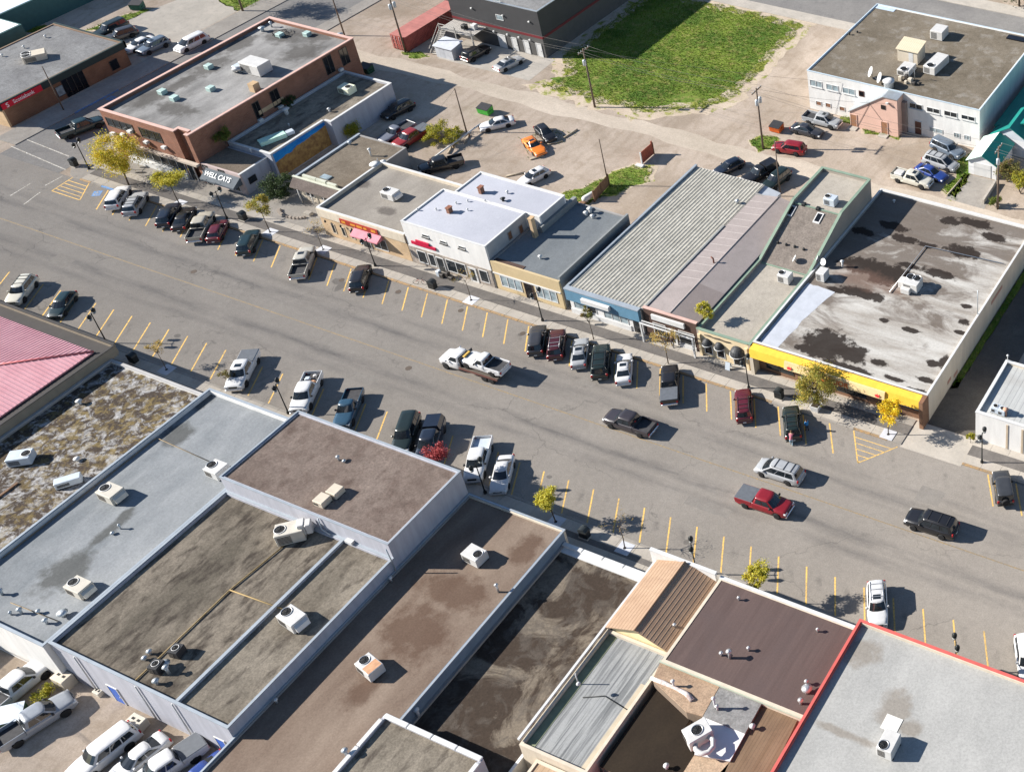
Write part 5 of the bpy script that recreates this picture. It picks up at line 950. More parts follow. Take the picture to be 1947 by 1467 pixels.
for k in range(2):
    d_ = P_(MB().box(-65.7 + k * 1.42, -64.33 + k * 1.42, 53.22, 53.29, .2, 2.5), 'door', mred, ct)
    for q in (.3, .9): P_(MB().tube([(-65.7 + k * 1.42 + q, 53.18, .2), (-65.7 + k * 1.42 + q, 53.18, 2.5)], .03, 6), 'lock_rod', m_alu, d_)
    for q in range(3): P_(MB().box(-65.6 + k * 1.42, -64.45 + k * 1.42, 53.2, 53.215, .45 + q * .7, .6 + q * .7), 'door_rib', mredt, d_)
# top left sheds
n17, g17 = flat('blue_white_hall', 'pale blue roofed hall at the back of the bank lot', -160, -122.5, 30, 70, 4.2, {k: M('teal_wall', (.05, .12, .12), .8) for k in 'SNEW'}, M('pale_blue_metal', (.55, .60, .68), .5, 0, .06), -.05)
n18, g18 = flat('white_roof_hall', 'white roofed low hall behind the bank', -140, -117.0, 18, 31.4, 4.0, {k: M('teal_wall', (.05, .12, .12), .8) for k in 'SNEW'}, M('white_metal', (.72, .74, .74), .5, 0, .05), -.05)
# garage and house with teal roofs
gr = thing('small_garage', 'small white garage with teal gable roof painted paler on the sunlit side', 'garage', (32.4, 60.7, 0)); wsd = M('white_siding', (.62, .62, .62), .8)
mb = MB().box(30.4, 34.5, 57.8, 63.6, -.05, 2.35); P_(mb, 'wall', wsd, gr); P_(MB().quad((30.4, 57.8, 2.35), (34.5, 57.8, 2.35), (32.45, 57.8, 3.5)).quad((34.5, 63.6, 2.35), (30.4, 63.6, 2.35), (32.45, 63.6, 3.5)), 'gable', wsd, gr)
for (xa, m) in ((30.1, M('sunlit_teal_roof', (.50, .66, .58), .5)), (34.8, m_teal)): P_(MB().hexa([(xa, 57.5, 2.2), (32.45, 57.5, 3.5), (32.45, 63.9, 3.5), (xa, 63.9, 2.2), (xa, 57.5, 2.28), (32.45, 57.5, 3.6), (32.45, 63.9, 3.6), (xa, 63.9, 2.28)]), 'roof', m, gr, True)  # west slope: sunlight painted in as a paler teal
P_(MB().box(31.2, 33.7, 57.74, 57.8, .05, 2.1), 'garage_door', m_white, gr)
hs = thing('teal_roof_house', 'white house with large teal roof beside the white block', 'house', (40, 74, 0))
P_(MB().box(31.3, 50, 66.5, 86, -.05, 2.9), 'wall', wsd, hs); P_(MB().box(31.3, 36.5, 64.2, 66.5, -.05, 2.7), 'porch_wall', wsd, hs); P_(MB().quad((31.0, 64.2, 2.7), (36.8, 64.2, 2.7), (33.9, 64.2, 4.5)), 'gable', M('pale_grey_gable', (.5, .53, .56), .8), hs)
for q in (((30.9, 64.0), (33.9, 64.0)), ((36.9, 64.0), (33.9, 64.0))): P_(MB().hexa([(q[0][0], 64.0, 2.6), (33.9, 64.0, 4.5), (33.9, 70, 4.5), (q[0][0], 70, 2.6), (q[0][0], 64.0, 2.7), (33.9, 64.0, 4.62), (33.9, 70, 4.62), (q[0][0], 70, 2.7)]), 'porch_roof', m_teal, hs, True)
for (xa, xb) in ((30.7, 40.6), (50.5, 40.6)): P_(MB().hexa([(xa, 66.2, 2.75), (xb, 66.2, 6.0), (xb, 86.4, 6.0), (xa, 86.4, 2.75), (xa, 66.2, 2.9), (xb, 66.2, 6.15), (xb, 86.4, 6.15), (xa, 86.4, 2.9)]), 'roof', m_teal, hs, True)
P_(MB().quad((31.3, 66.5, 2.9), (50, 66.5, 2.9), (40.6, 66.5, 5.9)), 'gable', wsd, hs)
# ================================================================== rooftop equipment
m_unit = M('rooftop_cabinet', (.50, .465, .40), .5, .1, .12, 1.5, obj=True); m_unitw = M('rooftop_cabinet_white', (.52, .51, .49), .5, .1, .1, 1.5, obj=True); m_unitt = M('rooftop_cabinet_tan', (.52, .46, .37), .55, .1, .1, 1.5, obj=True)
m_unitb = M('rooftop_cabinet_blue', (.48, .53, .58), .5, .2, .1, 1.5, obj=True); m_rusty = M('rusted_panel', (.50, .28, .16), .7, .1, .3, 2, obj=True); m_teald = M('pale_green_cabinet', (.42, .62, .52), .55, 0, .15, 1.5, obj=True); m_fan = M('fan_well', (.012, .012, .013), .6)
def unit(label, u, v, z, sx, sy, h, rz=0.0, mat=None, fans=((-.28, 0),), rust=None, hood=None, grille='S', name='rooftop_unit', group=None):
    mat = mat or m_unit; p = G(u, v, z + h * .5); t = thing(name, label, 'air conditioner', (p.x, p.y, z), R(rz), group)
    MB().bbox(-sx / 2, sx / 2, -sy / 2, sy / 2, .10, h, .04).build('cabinet', mat, t)
    for s in (-1, 1): MB().box(-sx / 2 - .05, sx / 2 + .05, s * sy * .36 - .06, s * sy * .36 + .06, -.01, .098).build('base_rail', m_dkframe, t)
    for (fx, fy) in fans:
        r = min(sx, sy) * .30; f = MB().lathe([(r * .94, h + .004), (r * .94, h + .012)], fx * sx, fy * sy, 0, 18).build('fan_well', m_fan, t)
        MB().lathe([(r * 1.1, h + .002), (r * 1.1, h + .05), (r * .95, h + .05), (r * .95, h + .003)], fx * sx, fy * sy, 0, 18).build('fan_ring', m_unitw if mat is not m_unitw else m_alu, f)
        b = MB()
        for k in range(4): a = k * math.pi / 4; b.tube([(fx * sx + r * math.cos(a), fy * sy + r * math.sin(a), h + .04), (fx * sx - r * math.cos(a), fy * sy - r * math.sin(a), h + .04)], .012, 4)
        b.build('fan_guard', m_black, f)
    if rust: MB().box(sx * .02, sx * .46, -sy * .44, sy * .44, h + .003, h + .016).build('rusted_lid', m_rusty, t)
    if hood:
        a = sx / 2; MB().hexa([(a + .002, -sy * .4, h * .35), (a + .45, -sy * .4, h * .35), (a + .45, sy * .4, h * .35), (a + .002, sy * .4, h * .35), (a + .002, -sy * .4, h * .85), (a + .3, -sy * .4, h * .7), (a + .3, sy * .4, h * .7), (a + .002, sy * .4, h * .85)]).build('intake_hood', mat, t)
    gm = MB(); n = 6
    for k in range(n): zz = .25 + (h - .45) * k / n; gm.box(-sx * .42, sx * .05, -sy / 2 - .02, -sy / 2 - .003, zz, zz + (h - .45) / n * .55)
    tag(gm.build('side_grille', m_dkframe, t), kind='stuff'); return t
unit('cream rooftop unit beside the long dark streak on the grey membrane', 212, 938, 4.75, 2.0, 1.5, 1.15, 0, None, hood=True)
unit('cream rooftop unit near the rear white wall of the grey membrane roof', 152, 1117, 4.75, 1.9, 1.4, 1.1, 0, None, hood=True)
unit('cream rooftop unit tucked against the corner of the tall tan roof', 413, 893, 4.75, 1.7, 1.5, 1.1, 0, m_unitw)
u4 = unit('long cream rooftop unit ducted into the tall pale grey wall', 553, 1012, 4.92, 2.4, 1.6, 1.4, 42, None, fans=((-.3, 0),))
MB().bbox(.75, 1.35, -.5, .5, .5, 1.75, .05).build('duct', m_unitw, u4); MB().bbox(1.4, 1.9, -.6, .3, .6, 1.7, .05).build('duct', m_unitw, u4)
unit('white rooftop unit with side louvres beside the dividing parapet', 557, 1176, 4.93, 2.1, 1.5, 1.15, -8, m_unitw, hood=True)
unit('white and rust topped rooftop unit in the wide shadow of the tall wall', 903, 1056, 3.7, 1.9, 1.4, 1.1, -5, m_unitw, fans=((.28, 0),))
unit('rust lidded rooftop unit in the middle of the brown gravel roof', 704, 1268, 3.7, 2.0, 1.4, 1.1, -12, m_unitw, rust=True)
unit('small tan rooftop unit nearest the street edge of the tall tan roof', 638, 934, 6.92, 1.15, 1.15, .75, 0, m_unitt, fans=())
unit('small tan rooftop unit nearest the rear edge of the tall tan roof', 613, 951, 6.92, 1.15, 1.15, .75, 0, m_unitt, fans=())
unit('pale blue rooftop unit on the white and brown mossy roof', 40, 870, 3.55, 2.1, 1.4, 1.0, 35, m_unitb, fans=((.3, 0),))
unit('long grey rooftop unit at the edge of the mossy roof', 130, 914, 3.55, 2.2, .9, .8, 50, m_unitb, fans=())
unit('large white rooftop unit on the red edged pale metal roof', 1690, 1415, 6.76, 1.3, 1.75, 1.25, 0, m_unitw, fans=((-.15, -.28),))
u13 = unit('white unit with bent white ducts on the bright white shed roof', 1327, 1395, 5.3, 1.5, 2.0, 1.2, -32, m_unitw, fans=((0, 0),))
MB().tube([(.6, .55, .65), (1.2, .75, .75), (1.75, .5, .75), (1.95, 0, .75), (1.75, -.5, .75), (1.2, -.7, .7), (.6, -.5, .6)], .2, 10).build('duct', m_unitw, u13)
for (u, v, w) in ((337, 1237, 'beside the dividing parapet'), (299, 1267, 'beside the yellow gas pipe and a white vent')): unit('black square condenser with white fan ring ' + w, u, v, 4.92, .95, .95, .9, 10, M('black_condenser', (.03, .03, .032), .6), fans=((0, 0),), name='condenser')
unit('pale grey rooftop unit on the stained tan roof of the cream band shop', 743, 369, 3.9, 2.0, 1.4, 1.1, 0, m_unitw, hood=True)
u17 = unit('big white rooftop unit with ducts on the brick corner block', 486, 126, 7.25, 3.6, 2.2, 1.7, 0, m_unitw, fans=())
MB().tube([(-1.5, -1.1, .7), (-2.2, -1.6, .7), (-2.8, -1.4, .3)], .35, 8).build('duct', m_alu, u17); MB().bbox(-3.4, -2.0, -1.2, .2, .05, .7, .05).build('duct', m_unitb, u17)
unit('cream rooftop unit on the mural building near the lane', 660, 170, 3.75, 2.0, 1.5, 1.1, 0, M('rooftop_cabinet_cream', (.66, .68, .52), .5, 0, .1, 1.5, obj=True), fans=((.2, 0),))
u19 = unit('long pale green rooftop duct unit above the mural', 518, 264, 3.75, 1.2, 3.4, .7, -22, m_teald, fans=())
MB().bbox(-.45, .45, 1.75, 2.8, .15, .6, .05).build('duct', m_unitb, u19)
unit('tan and dark rooftop unit on the grey roof of the bank', 66, 107, 3.83, 2.9, 1.9, 1.1, 55, m_unitt, fans=((-.32, -.2), (-.32, .22)))
unit('white rooftop unit on the beige roof behind the dome awnings', 1493, 527, 3.4, 1.5, 1.2, 1.2, 0, m_unitw)
unit('white cabinet standing at the pale patch of the stained store roof', 1564, 522, 3.7, 1.1, 1.3, 1.3, 0, m_unitw, fans=())
unit('pale blue rooftop unit on the high green trimmed roof', 1580, 381, 6.57, 1.5, 1.2, 1.1, 0, m_unitb)
u24 = unit('white rooftop unit in the middle of the stained store roof', 1735, 540, 3.7, 1.9, 1.7, 1.3, 0, m_unitw, fans=((-.2, .28), (.2, .28)))
MB().bbox(-1.6, -.96, -.6, .5, .1, 1.0, .04).build('duct', m_unitw, u24); MB().bbox(-.9, .2, -1.4, -.86, .1, .8, .04).build('duct', m_unitw, u24)
unit('white box unit with flat duct at the back of the brown gravel roof', 1786, 62, 6.32, 2.0, 2.4, 1.5, 0, m_unitw, fans=())
unit('low white rooftop unit in front of the cream roof hut', 1724, 132, 6.32, 1.9, 2.6, 1.0, 0, m_unitw, fans=((0, -.3),))
unit('long white rooftop unit beside the cream roof hut', 1780, 122, 6.32, 1.9, 4.4, 1.3, -4, m_unitw, fans=((0, -.36),))
for (u, v, w) in ((1893, 776, 'nearest the corner'), (1906, 781, 'nearest the terracotta flue')): unit('round topped grey condenser on the cream panel building ' + w, u, v, 3.8, .8, .8, .8, 0, m_unitb, fans=((0, 0),), name='condenser')
hut = thing('roof_hut', 'cream plant hut with tan sheet roof on the white two-storey block', 'hut', tuple(G(1733, 112, 6.35)))
MB().box(-1.6, 1.6, -1.3, 1.3, 0, 2.1).build('wall', m_cream, hut); MB().hexa([(-1.8, -1.5, 2.0), (1.8, -1.5, 2.0), (1.8, 1.5, 2.5), (-1.8, 1.5, 2.5), (-1.8, -1.5, 2.1), (1.8, -1.5, 2.1), (1.8, 1.5, 2.6), (-1.8, 1.5, 2.6)]).build('roof', streak('tan_sheet', (.50, .43, .30), (.56, .48, .35), (.52, .45, .32), 0, .3), hut); MB().box(.2, .9, -1.325, -1.305, .05, 1.8).build('door', m_white, hut)
junk = thing('roof_machinery', 'cluster of small pumps and pipes at the front edge of the brown gravel roof', 'machinery', tuple(G(1728, 158, 6.33)))
for k, (x, y, s, h) in enumerate(((-1.4, .2, .5, .7), (-.6, .5, .5, 1.0), (.2, .1, .6, .8), (.9, -.2, .5, .5), (-.3, -.3, .4, .5), (1.5, .1, .4, .4))): MB().bbox(x - s / 2, x + s / 2, y - s / 2, y + s / 2, 0, h, .06).build('pump', m_dkframe if k % 2 else m_unitt, junk)
MB().tube([(-.6, .9, 0), (-.6, .9, 1.9), (.5, .9, 1.9), (.5, .9, 0)], .05, 6).build('pipe_frame', m_alu, junk)
def dish(label, u, v, z, r=.55, az=200, el=30, h=.8):
    p = G(u, v, z + h); t = thing('satellite_dish', label, 'satellite dish', (p.x, p.y, z), R(az))
    MB().tube([(0, 0, 0), (0, 0, h)], .04, 8).build('mast', m_alu, t)
    o = MB().lathe([(r, .16), (r * .8, .09), (r * .5, .035), (.05, 0), (.04, -.03), (r * .5, .005), (r * .8, .06), (r, .14)], 0, 0, 0, 20).build('reflector', m_white, t); o.location = (.12, 0, h); o.rotation_euler = (0, R(90 - el), 0)
    MB().tube([(.15, 0, h - r * .6), (.15 + r * .9, 0, h + .1)], .02, 6).build('feed_arm', m_alu, t)
for a in (('white dish on the brown gravel roof, farther from the pink annex', 1658, 137, 6.33, .8), ('white dish on the brown gravel roof, nearer the pink annex', 1675, 148, 6.33, .8)): dish(*a[:4], a[4], 215, 25, 1.0)
dish('small white dish on the taupe pitched roof', 1514, 492, 3.6, .45); dish('small white dish standing at the foot of the taupe wall', 1556, 493, 3.7, .45); dish('small white dish leaning beside the taupe wall on the store roof', 1568, 497, 3.7, .45, 250)
# ================================================================== vehicles
m_tyre = M('tyre_rubber', (.015, .015, .016), .85, 0, .2, 4, obj=True); m_rim = M('alloy_rim', (.42, .42, .43), .35, .7, .15, 4, obj=True); m_cgl = glass('car_glass', (.012, .016, .02), .04, .7)
m_head = glass('headlamp', (.55, .56, .56), .1); m_tail = M('tail_lamp', (.35, .012, .015), .3, 0, .1, 4, obj=True); m_trim = M('black_trim', (.03, .03, .032), .6, 0, .2, 3, obj=True); m_chrome = M('chrome', (.62, .62, .63), .25, .85, .1, 3, obj=True); m_plate = M('number_plate', (.62, .64, .62), .5, 0, .05, 4, obj=True); m_liner = M('bed_liner', (.045, .045, .048), .8, 0, .3, 3, obj=True); m_tonn = M('tonneau_vinyl', (.10, .11, .125), .6, 0, .15, 3, obj=True)
KINDS = {
 'sedan': dict(L=4.80, W=1.82, H=1.45, r=.33, wb=(1.42, -1.36), clr=.22, top=[(2.40, .60), (2.28, .72), (1.25, .90), (.95, .93), (-1.55, .98), (-1.85, 1.01), (-2.28, .97), (-2.40, .80)], cab=(1.10, -1.92, .22, -1.02, .93, .79, .58), panes=((.02, .50), (.54, .93))),
 'coupe': dict(L=4.65, W=1.80, H=1.33, r=.33, wb=(1.38, -1.30), clr=.2, top=[(2.32, .56), (2.2, .66), (1.0, .86), (.8, .88), (-1.6, .93), (-2.2, .93), (-2.32, .78)], cab=(.85, -1.85, .02, -.92, .88, .77, .56), panes=((.04, .72),)),
 'suv': dict(L=4.72, W=1.88, H=1.72, r=.37, wb=(1.40, -1.36), clr=.28, top=[(2.36, .78), (2.25, .92), (1.25, 1.06), (1.0, 1.08), (-2.24, 1.10), (-2.36, .98)], cab=(1.08, -2.28, .42, -1.98, 1.07, .83, .66), panes=((.02, .36), (.39, .68), (.71, .95))),
 'bigsuv': dict(L=5.25, W=2.02, H=1.92, r=.40, wb=(1.55, -1.45), clr=.32, top=[(2.62, .88), (2.5, 1.04), (1.45, 1.18), (1.2, 1.20), (-2.5, 1.22), (-2.62, 1.08)], cab=(1.28, -2.55, .68, -2.32, 1.19, .90, .74), panes=((.02, .34), (.37, .65), (.68, .96))),
 'minivan': dict(L=5.12, W=1.96, H=1.76, r=.35, wb=(1.62, -1.42), clr=.22, top=[(2.56, .68), (2.42, .82), (1.85, .97), (1.6, 1.0), (-2.44, 1.05), (-2.56, .92)], cab=(1.78, -2.48, .72, -2.12, 1.0, .88, .70), panes=((.02, .33), (.36, .66), (.69, .95))),
 'hatch': dict(L=4.25, W=1.76, H=1.47, r=.32, wb=(1.30, -1.25), clr=.2, top=[(2.12, .62), (2.0, .75), (1.15, .92), (.95, .94), (-2.0, 1.0), (-2.12, .86)], cab=(1.08, -2.0, .25, -1.52, .94, .77, .58), panes=((.02, .48), (.52, .90))),
 'pickup': dict(L=5.80, W=2.00, H=1.88, r=.40, wb=(1.88, -1.72), clr=.34, top=[(2.90, .82), (2.80, 1.05), (1.75, 1.17), (1.55, 1.19), (-.90, 1.21), (-.935, .80), (-2.84, .80), (-2.90, .72)], cab=(1.62, -.90, .92, -.66, 1.18, .90, .73), panes=((.03, .50), (.54, .95))),
 'oldpickup': dict(L=5.5, W=1.95, H=1.76, r=.38, wb=(1.85, -1.55), clr=.30, top=[(2.75, .80), (2.70, 1.0), (1.2, 1.08), (.95, 1.10), (-.60, 1.12), (-.635, .76), (-2.70, .76), (-2.75, .68)], cab=(1.05, -.58, .48, -.42, 1.09, .86, .72), panes=((.03, .94),)),
 'jeep': dict(L=4.15, W=1.86, H=1.85, r=.41, wb=(1.25, -1.20), clr=.36, top=[(2.05, .92), (2.0, 1.04), (.85, 1.12), (.65, 1.14), (-1.98, 1.14), (-2.07, 1.0)], cab=(.72, -2.02, .52, -1.94, 1.12, .84, .78), panes=((.03, .36), (.40, .66), (.70, .96))),
}
CARM = {}
def car_meshes(k):
    if k in CARM: return CARM[k]
    d = KINDS[k]; L, W, H, r = d['L'], d['W'], d['H'], d['r']; out = {}
    top = sorted(d['top']); ra = r * 1.16
    def zt(x):
        for (a, za), (b, zb) in zip(top[:-1], top[1:]):
            if a <= x <= b: return za + (zb - za) * (x - a) / (b - a)
        return top[0][1] if x < top[0][0] else top[-1][1]
    xs = set(round(p[0], 3) for p in top)
    for xw in d['wb']:
        for f in (-1.0, -.93, -.75, -.45, 0, .45, .75, .93, 1.0): xs.add(round(xw + f * ra, 3))
    n = int(L / .4)
    for i in range(n + 1): xs.add(round(-L / 2 + L * i / n, 3))
    xs = [x for x in sorted(xs) if -L / 2 <= x <= L / 2]
    mb = MB(); rings = []
    for x in xs:
        e = abs(x) / (L / 2); w = W / 2 * (1 - .13 * e ** 7 - (.03 * e ** 3 if x > 0 else 0)); z = zt(x); b = d['clr'] + (.10 * max(0, e - .88) / .12)
        for xw in d['wb']:
            if abs(x - xw) < ra: b = max(b, r + math.sqrt(max(0, ra * ra - (x - xw) ** 2)) * .97)
        b = min(b, z - .10); h = z - b
        hp = [(0, b), (w * .72, b), (w * .97, b + .015), (w, b + h * .22), (w, b + h * .55), (w * .975, z - min(.14, h * .3)), (w * .925, z - .03), (w * .62, z + .012), (0, z + .03)]
        rings.append([(x, y, q) for y, q in hp] + [(x, -y, q) for y, q in hp[-2:0:-1]])
    m = len(rings[0])
    for R_ in rings: mb.v += R_
    for i in range(len(rings) - 1):
        for j in range(m):
            q = (j + 1) % m; mb.f.append((i * m + j, (i + 1) * m + j, (i + 1) * m + q, i * m + q)); mb.m.append(0); mb.sm.append(True)
    mb.f.append(tuple(range(m))); mb.f.append(tuple((len(rings) - 1) * m + j for j in range(m - 1, -1, -1))); mb.m += [0, 0]; mb.sm += [False, False]
    out['body'] = mb.mesh('body', None)
    xf, xr, rf, rr, zb, wb_, wr = d['cab']; zb -= .04; He = H - .07
    def ringp(t, o=0.0):
        f, q, w, z = xf + (rf - xf) * t + o, xr + (rr - xr) * t - o, wb_ + (wr - wb_) * t + o, zb + (He - zb) * t
        hp = [(f + .07, 0), (f + .02, w * .55), (f - .10, w * .92), (f - .26, w), ((f + q) / 2 + .1, w * 1.01), (q + .22, w), (q + .05, w * .92), (q, w * .5), (q - .03, 0)]
        return [(x, y, z) for x, y in hp] + [(x, -y, z) for x, y in hp[-2:0:-1]]
    mb = MB(); R0, R1 = ringp(0), ringp(1.0); cx = (rf + rr) / 2
    R2 = [(cx + (x - cx) * .93, y * .88, H - .018) for x, y, z in R1]; R3 = [(cx + (x - cx) * .55, y * .5, H) for x, y, z in R1]; m = len(R0)
    for R_ in (R0, R1, R2, R3): mb.v += R_
    for i in range(3):
        for j in range(m): q = (j + 1) % m; mb.f.append((i * m + j, i * m + q, (i + 1) * m + q, (i + 1) * m + j)); mb.m.append(0); mb.sm.append(i > 0)
    mb.f.append(tuple(3 * m + j for j in range(m))); mb.m.append(0); mb.sm.append(True); out['cabin'] = mb.mesh('cabin', None)
    def patch(idx, t0, t1):
        p = MB(); a, b = ringp(t0, .014), ringp(t1, .014)
        for i, j in zip(idx[:-1], idx[1:]): p.quad(a[i], a[j], b[j], b[i], sm=True)
        return p
    out['windshield'] = patch([2, 1, 0, m - 1, m - 2], .12, .93).mesh('windshield', m_cgl)
    ri = len(R0) // 2; out['rear_window'] = patch([ri - 2, ri - 1, ri, ri + 1, ri + 2], .22 if k not in ('pickup', 'oldpickup') else .12, .90).mesh('rear_window', m_cgl)
    out['side'] = []
    for s in (1, -1):
        for (a, b) in d['panes']:
            p = MB(); a0, a1 = ringp(.14, .014), ringp(.90, .014)
            def pt(R_, t):
                xa, xb = R_[3][0], R_[5][0]; return (xa + (xb - xa) * t, s * (R_[3][1] + .016 * math.sin(math.pi * t)), R_[3][2])
            ns = 4
            for i in range(ns): u0, u1 = a + (b - a) * i / ns, a + (b - a) * (i + 1) / ns; p.quad(pt(a0, u0), pt(a0, u1), pt(a1, u1), pt(a1, u0), sm=True)
            out['side'].append(p.mesh('side_window', m_cgl))
    tw = .24 if r > .36 else .21
    out['tyre'] = MB().lathe([(r * .62, 0), (r * .93, .0), (r, .045), (r, tw - .045), (r * .93, tw), (r * .62, tw)], 0, 0, 0, 20, axis='Y').mesh('tyre', m_tyre)
    rm = MB().lathe([(r * .63, -.003), (r * .60, .02), (r * .2, .03), (.02, .012)], 0, 0, 0, 20, axis='Y')
    out['rim'] = rm.mesh('rim', m_rim)
    fw = W / 2 * .82; zf = zt(L / 2 - .12); zr = zt(-L / 2 + .1); zr = max(zr, 1.0) if 'pickup' in k else zr
    out['headlight'] = MB().bbox(L / 2 - .30, L / 2 - .02, -.20, .20, zf - .24, zf - .06, .04).mesh('headlight', m_head)
    out['taillight'] = MB().bbox(-.06, .06, -.11, .11, -.15, .15, .03).mesh('taillight', m_tail)
    out['grille'] = MB().bbox(L / 2 - .12, L / 2 + .012, -.45, .45, zf - .30, zf - .08, .03).mesh('grille', m_trim)
    out['bumper_f'] = MB().bbox(L / 2 - .28, L / 2 + .05, -W / 2 * .86, W / 2 * .86, d['clr'] + .08, d['clr'] + .32, .06).mesh('bumper', None); out['bumper_r'] = MB().bbox(-L / 2 - .06, -L / 2 + .25, -W / 2 * .88, W / 2 * .88, d['clr'] + .10, d['clr'] + .34, .06).mesh('bumper', None)
    out['plate'] = MB().box(-L / 2 - .075, -L / 2 - .062, -.16, .16, d['clr'] + .17, d['clr'] + .30).mesh('number_plate', m_plate)
    out['mirror'] = MB().bbox(-.09, .09, -.11, .11, -.08, .10, .04).mesh('mirror', None); out['chassis'] = MB().box(-L / 2 + .25, L / 2 - .3, -W * .36, W * .36, d['clr'] - .05, d['clr'] + .45).mesh('chassis', m_trim)
    out['lp'] = (fw, zr)
    if 'pickup' in k:
        x0 = -.90 if k == 'pickup' else -.60; x1 = -L / 2 + .03; zb_ = .74; zt_ = 1.22 if k == 'pickup' else 1.12
        out['bed_wall'] = MB().bbox(x1 + .04, x0 - .04, -.05, .05, zb_, zt_, .025).mesh('bed_wall', None); out['bed_floor'] = MB().box(x1 + .1, x0 - .05, -W / 2 * .88, W / 2 * .88, .84, .872).mesh('bed_floor', m_liner); out['tailgate'] = MB().bbox(x1 - .03, x1 + .05, -W / 2 * .92, W / 2 * .92, zb_, zt_ - .01, .025).mesh('tailgate', None); out['bed_front'] = MB().box(x0 - .10, x0 - .045, -W / 2 * .9, W / 2 * .9, .86, zt_ - .02).mesh('bed_front', m_liner)
        out['tonneau'] = MB().bbox(x1 + .0, x0 - .02, -W / 2 * .93, W / 2 * .93, zt_ - .01, zt_ + .045, .03).mesh('tonneau_cover', m_tonn); out['canopy'] = MB().hexa([(x1, -W / 2 * .92, zt_), (x0, -W / 2 * .92, zt_), (x0, W / 2 * .92, zt_), (x1, W / 2 * .92, zt_), (x1 + .15, -W / 2 * .74, H - .02), (x0 - .02, -W / 2 * .74, H - .02), (x0 - .02, W / 2 * .74, H - .02), (x1 + .15, W / 2 * .74, H - .02)]).mesh('bed_canopy', None)
    CARM[k] = out; return out
def car(kind, col, loc, hd, label, cat=None, group=None, tonneau=None, sunroof=False, rack=False, chrome=None, cargo=None, trimroof=None, zoff=0.0, name=None, rusty=None, hoist=False):
    d = KINDS[kind]; o = car_meshes(kind); W, L, r, H = d['W'], d['L'], d['r'], d['H']
    pm = col if not isinstance(col, (str, tuple)) else paint('car_paint_%s' % (col if isinstance(col, str) else '_'.join('%.3f' % c for c in col)), col)
    names = {'sedan': 'sedan', 'coupe': 'coupe', 'suv': 'sport_utility', 'bigsuv': 'large_sport_utility', 'minivan': 'minivan', 'hatch': 'hatchback', 'pickup': 'pickup_truck', 'oldpickup': 'pickup_truck', 'jeep': 'off_roader'}
    cats = {'sedan': 'car', 'coupe': 'car', 'suv': 'suv', 'bigsuv': 'suv', 'minivan': 'minivan', 'hatch': 'car', 'pickup': 'pickup', 'oldpickup': 'pickup', 'jeep': 'suv'}
    t = thing(name or names[kind], label, cat or cats[kind], (loc[0], loc[1], .012 + zoff), hd, group)
    put('body', o['body'], t, mat=pm); put('cabin', o['cabin'], t, mat=trimroof or pm); put('windshield', o['windshield'], t); put('rear_window', o['rear_window'], t); put('chassis', o['chassis'], t)
    for s in o['side']: put('side_window', s, t)
    tw = .24 if r > .36 else .21
    for xw in d['wb']:
        for s in (1, -1):
            w = put('wheel', o['tyre'], t, (xw, s * (W / 2 + .015), r), (0, 0, 0 if s < 0 else math.pi)); put('rim', o['rim'], w, (0, .006, 0))
    fw, zr = o['lp']
    for s in (1, -1):
        put('headlight', o['headlight'], t, (0, s * (W / 2 * .70), 0)); put('taillight', o['taillight'], t, (-L / 2 + .04, s * (W / 2 * .80), zr - .16)); put('mirror', o['mirror'], t, (d['cab'][0] - .45, s * (W / 2 + .03), d['cab'][4] + .08), mat=m_trim if kind in ('pickup', 'oldpickup', 'jeep') else pm)
    put('grille', o['grille'], t); bm_ = m_chrome if (chrome or kind == 'pickup' and chrome is None) else (m_trim if kind in ('jeep',) else pm)
    put('front_bumper', o['bumper_f'], t, mat=bm_); put('rear_bumper', o['bumper_r'], t, mat=bm_); put('number_plate', o['plate'], t)
    if 'pickup' in kind:
        for s in (1, -1): put('bed_wall', o['bed_wall'], t, (0, s * (W / 2 * .93), 0), mat=pm)
        put('bed_floor', o['bed_floor'], t, mat=rusty or None) if rusty else put('bed_floor', o['bed_floor'], t)
        put('bed_front', o['bed_front'], t); put('tailgate', o['tailgate'], t, mat=pm)
        if tonneau == 'canopy': put('bed_canopy', o['canopy'], t, mat=pm)
        elif tonneau: put('tonneau_cover', o['tonneau'], t)
    cx = (d['cab'][2] + d['cab'][3]) / 2
    if sunroof: MB().box(d['cab'][2] - .75, d['cab'][2] - .25, -.36, .36, H - .012, H + .008).build('sunroof', m_cgl, t)
    if rack:
        for s in (1, -1): MB().tube([(d['cab'][2] - .15, s * d['cab'][6] * .86, H + .02), (d['cab'][3] + .2, s * d['cab'][6] * .86, H + .02)], .025, 6).build('roof_rail', m_alu if rack == 'alu' else m_trim, t)
        for x in (d['cab'][2] - .5, cx - .1, d['cab'][3] + .5): MB().box(x - .03, x + .03, -d['cab'][6] * .86, d['cab'][6] * .86, H + .02, H + .05).build('cross_bar', m_alu if rack == 'alu' else m_trim, t)
    if cargo: cargo(t, d)
    if kind == 'jeep':
        sp = put('spare_wheel', o['tyre'], t, (-L / 2 - .02, 0, 1.05), (0, 0, R(90)))
    return t
def at(u, v, h=.75): p = G(u, v, h); return (p.x, p.y)
def fr(F, B, h=.7):
    a, b = G(*F, h), G(*B, h); return ((a.x + b.x) / 2, (a.y + b.y) / 2), math.atan2(a.y - b.y, a.x - b.x)
NH, SH = R(123.5), R(-61)
C_WHITE, C_SILVER, C_BLACK, C_GREY = (.56, .56, .56), (.31, .32, .33), (.012, .012, .014), (.18, .19, .20)
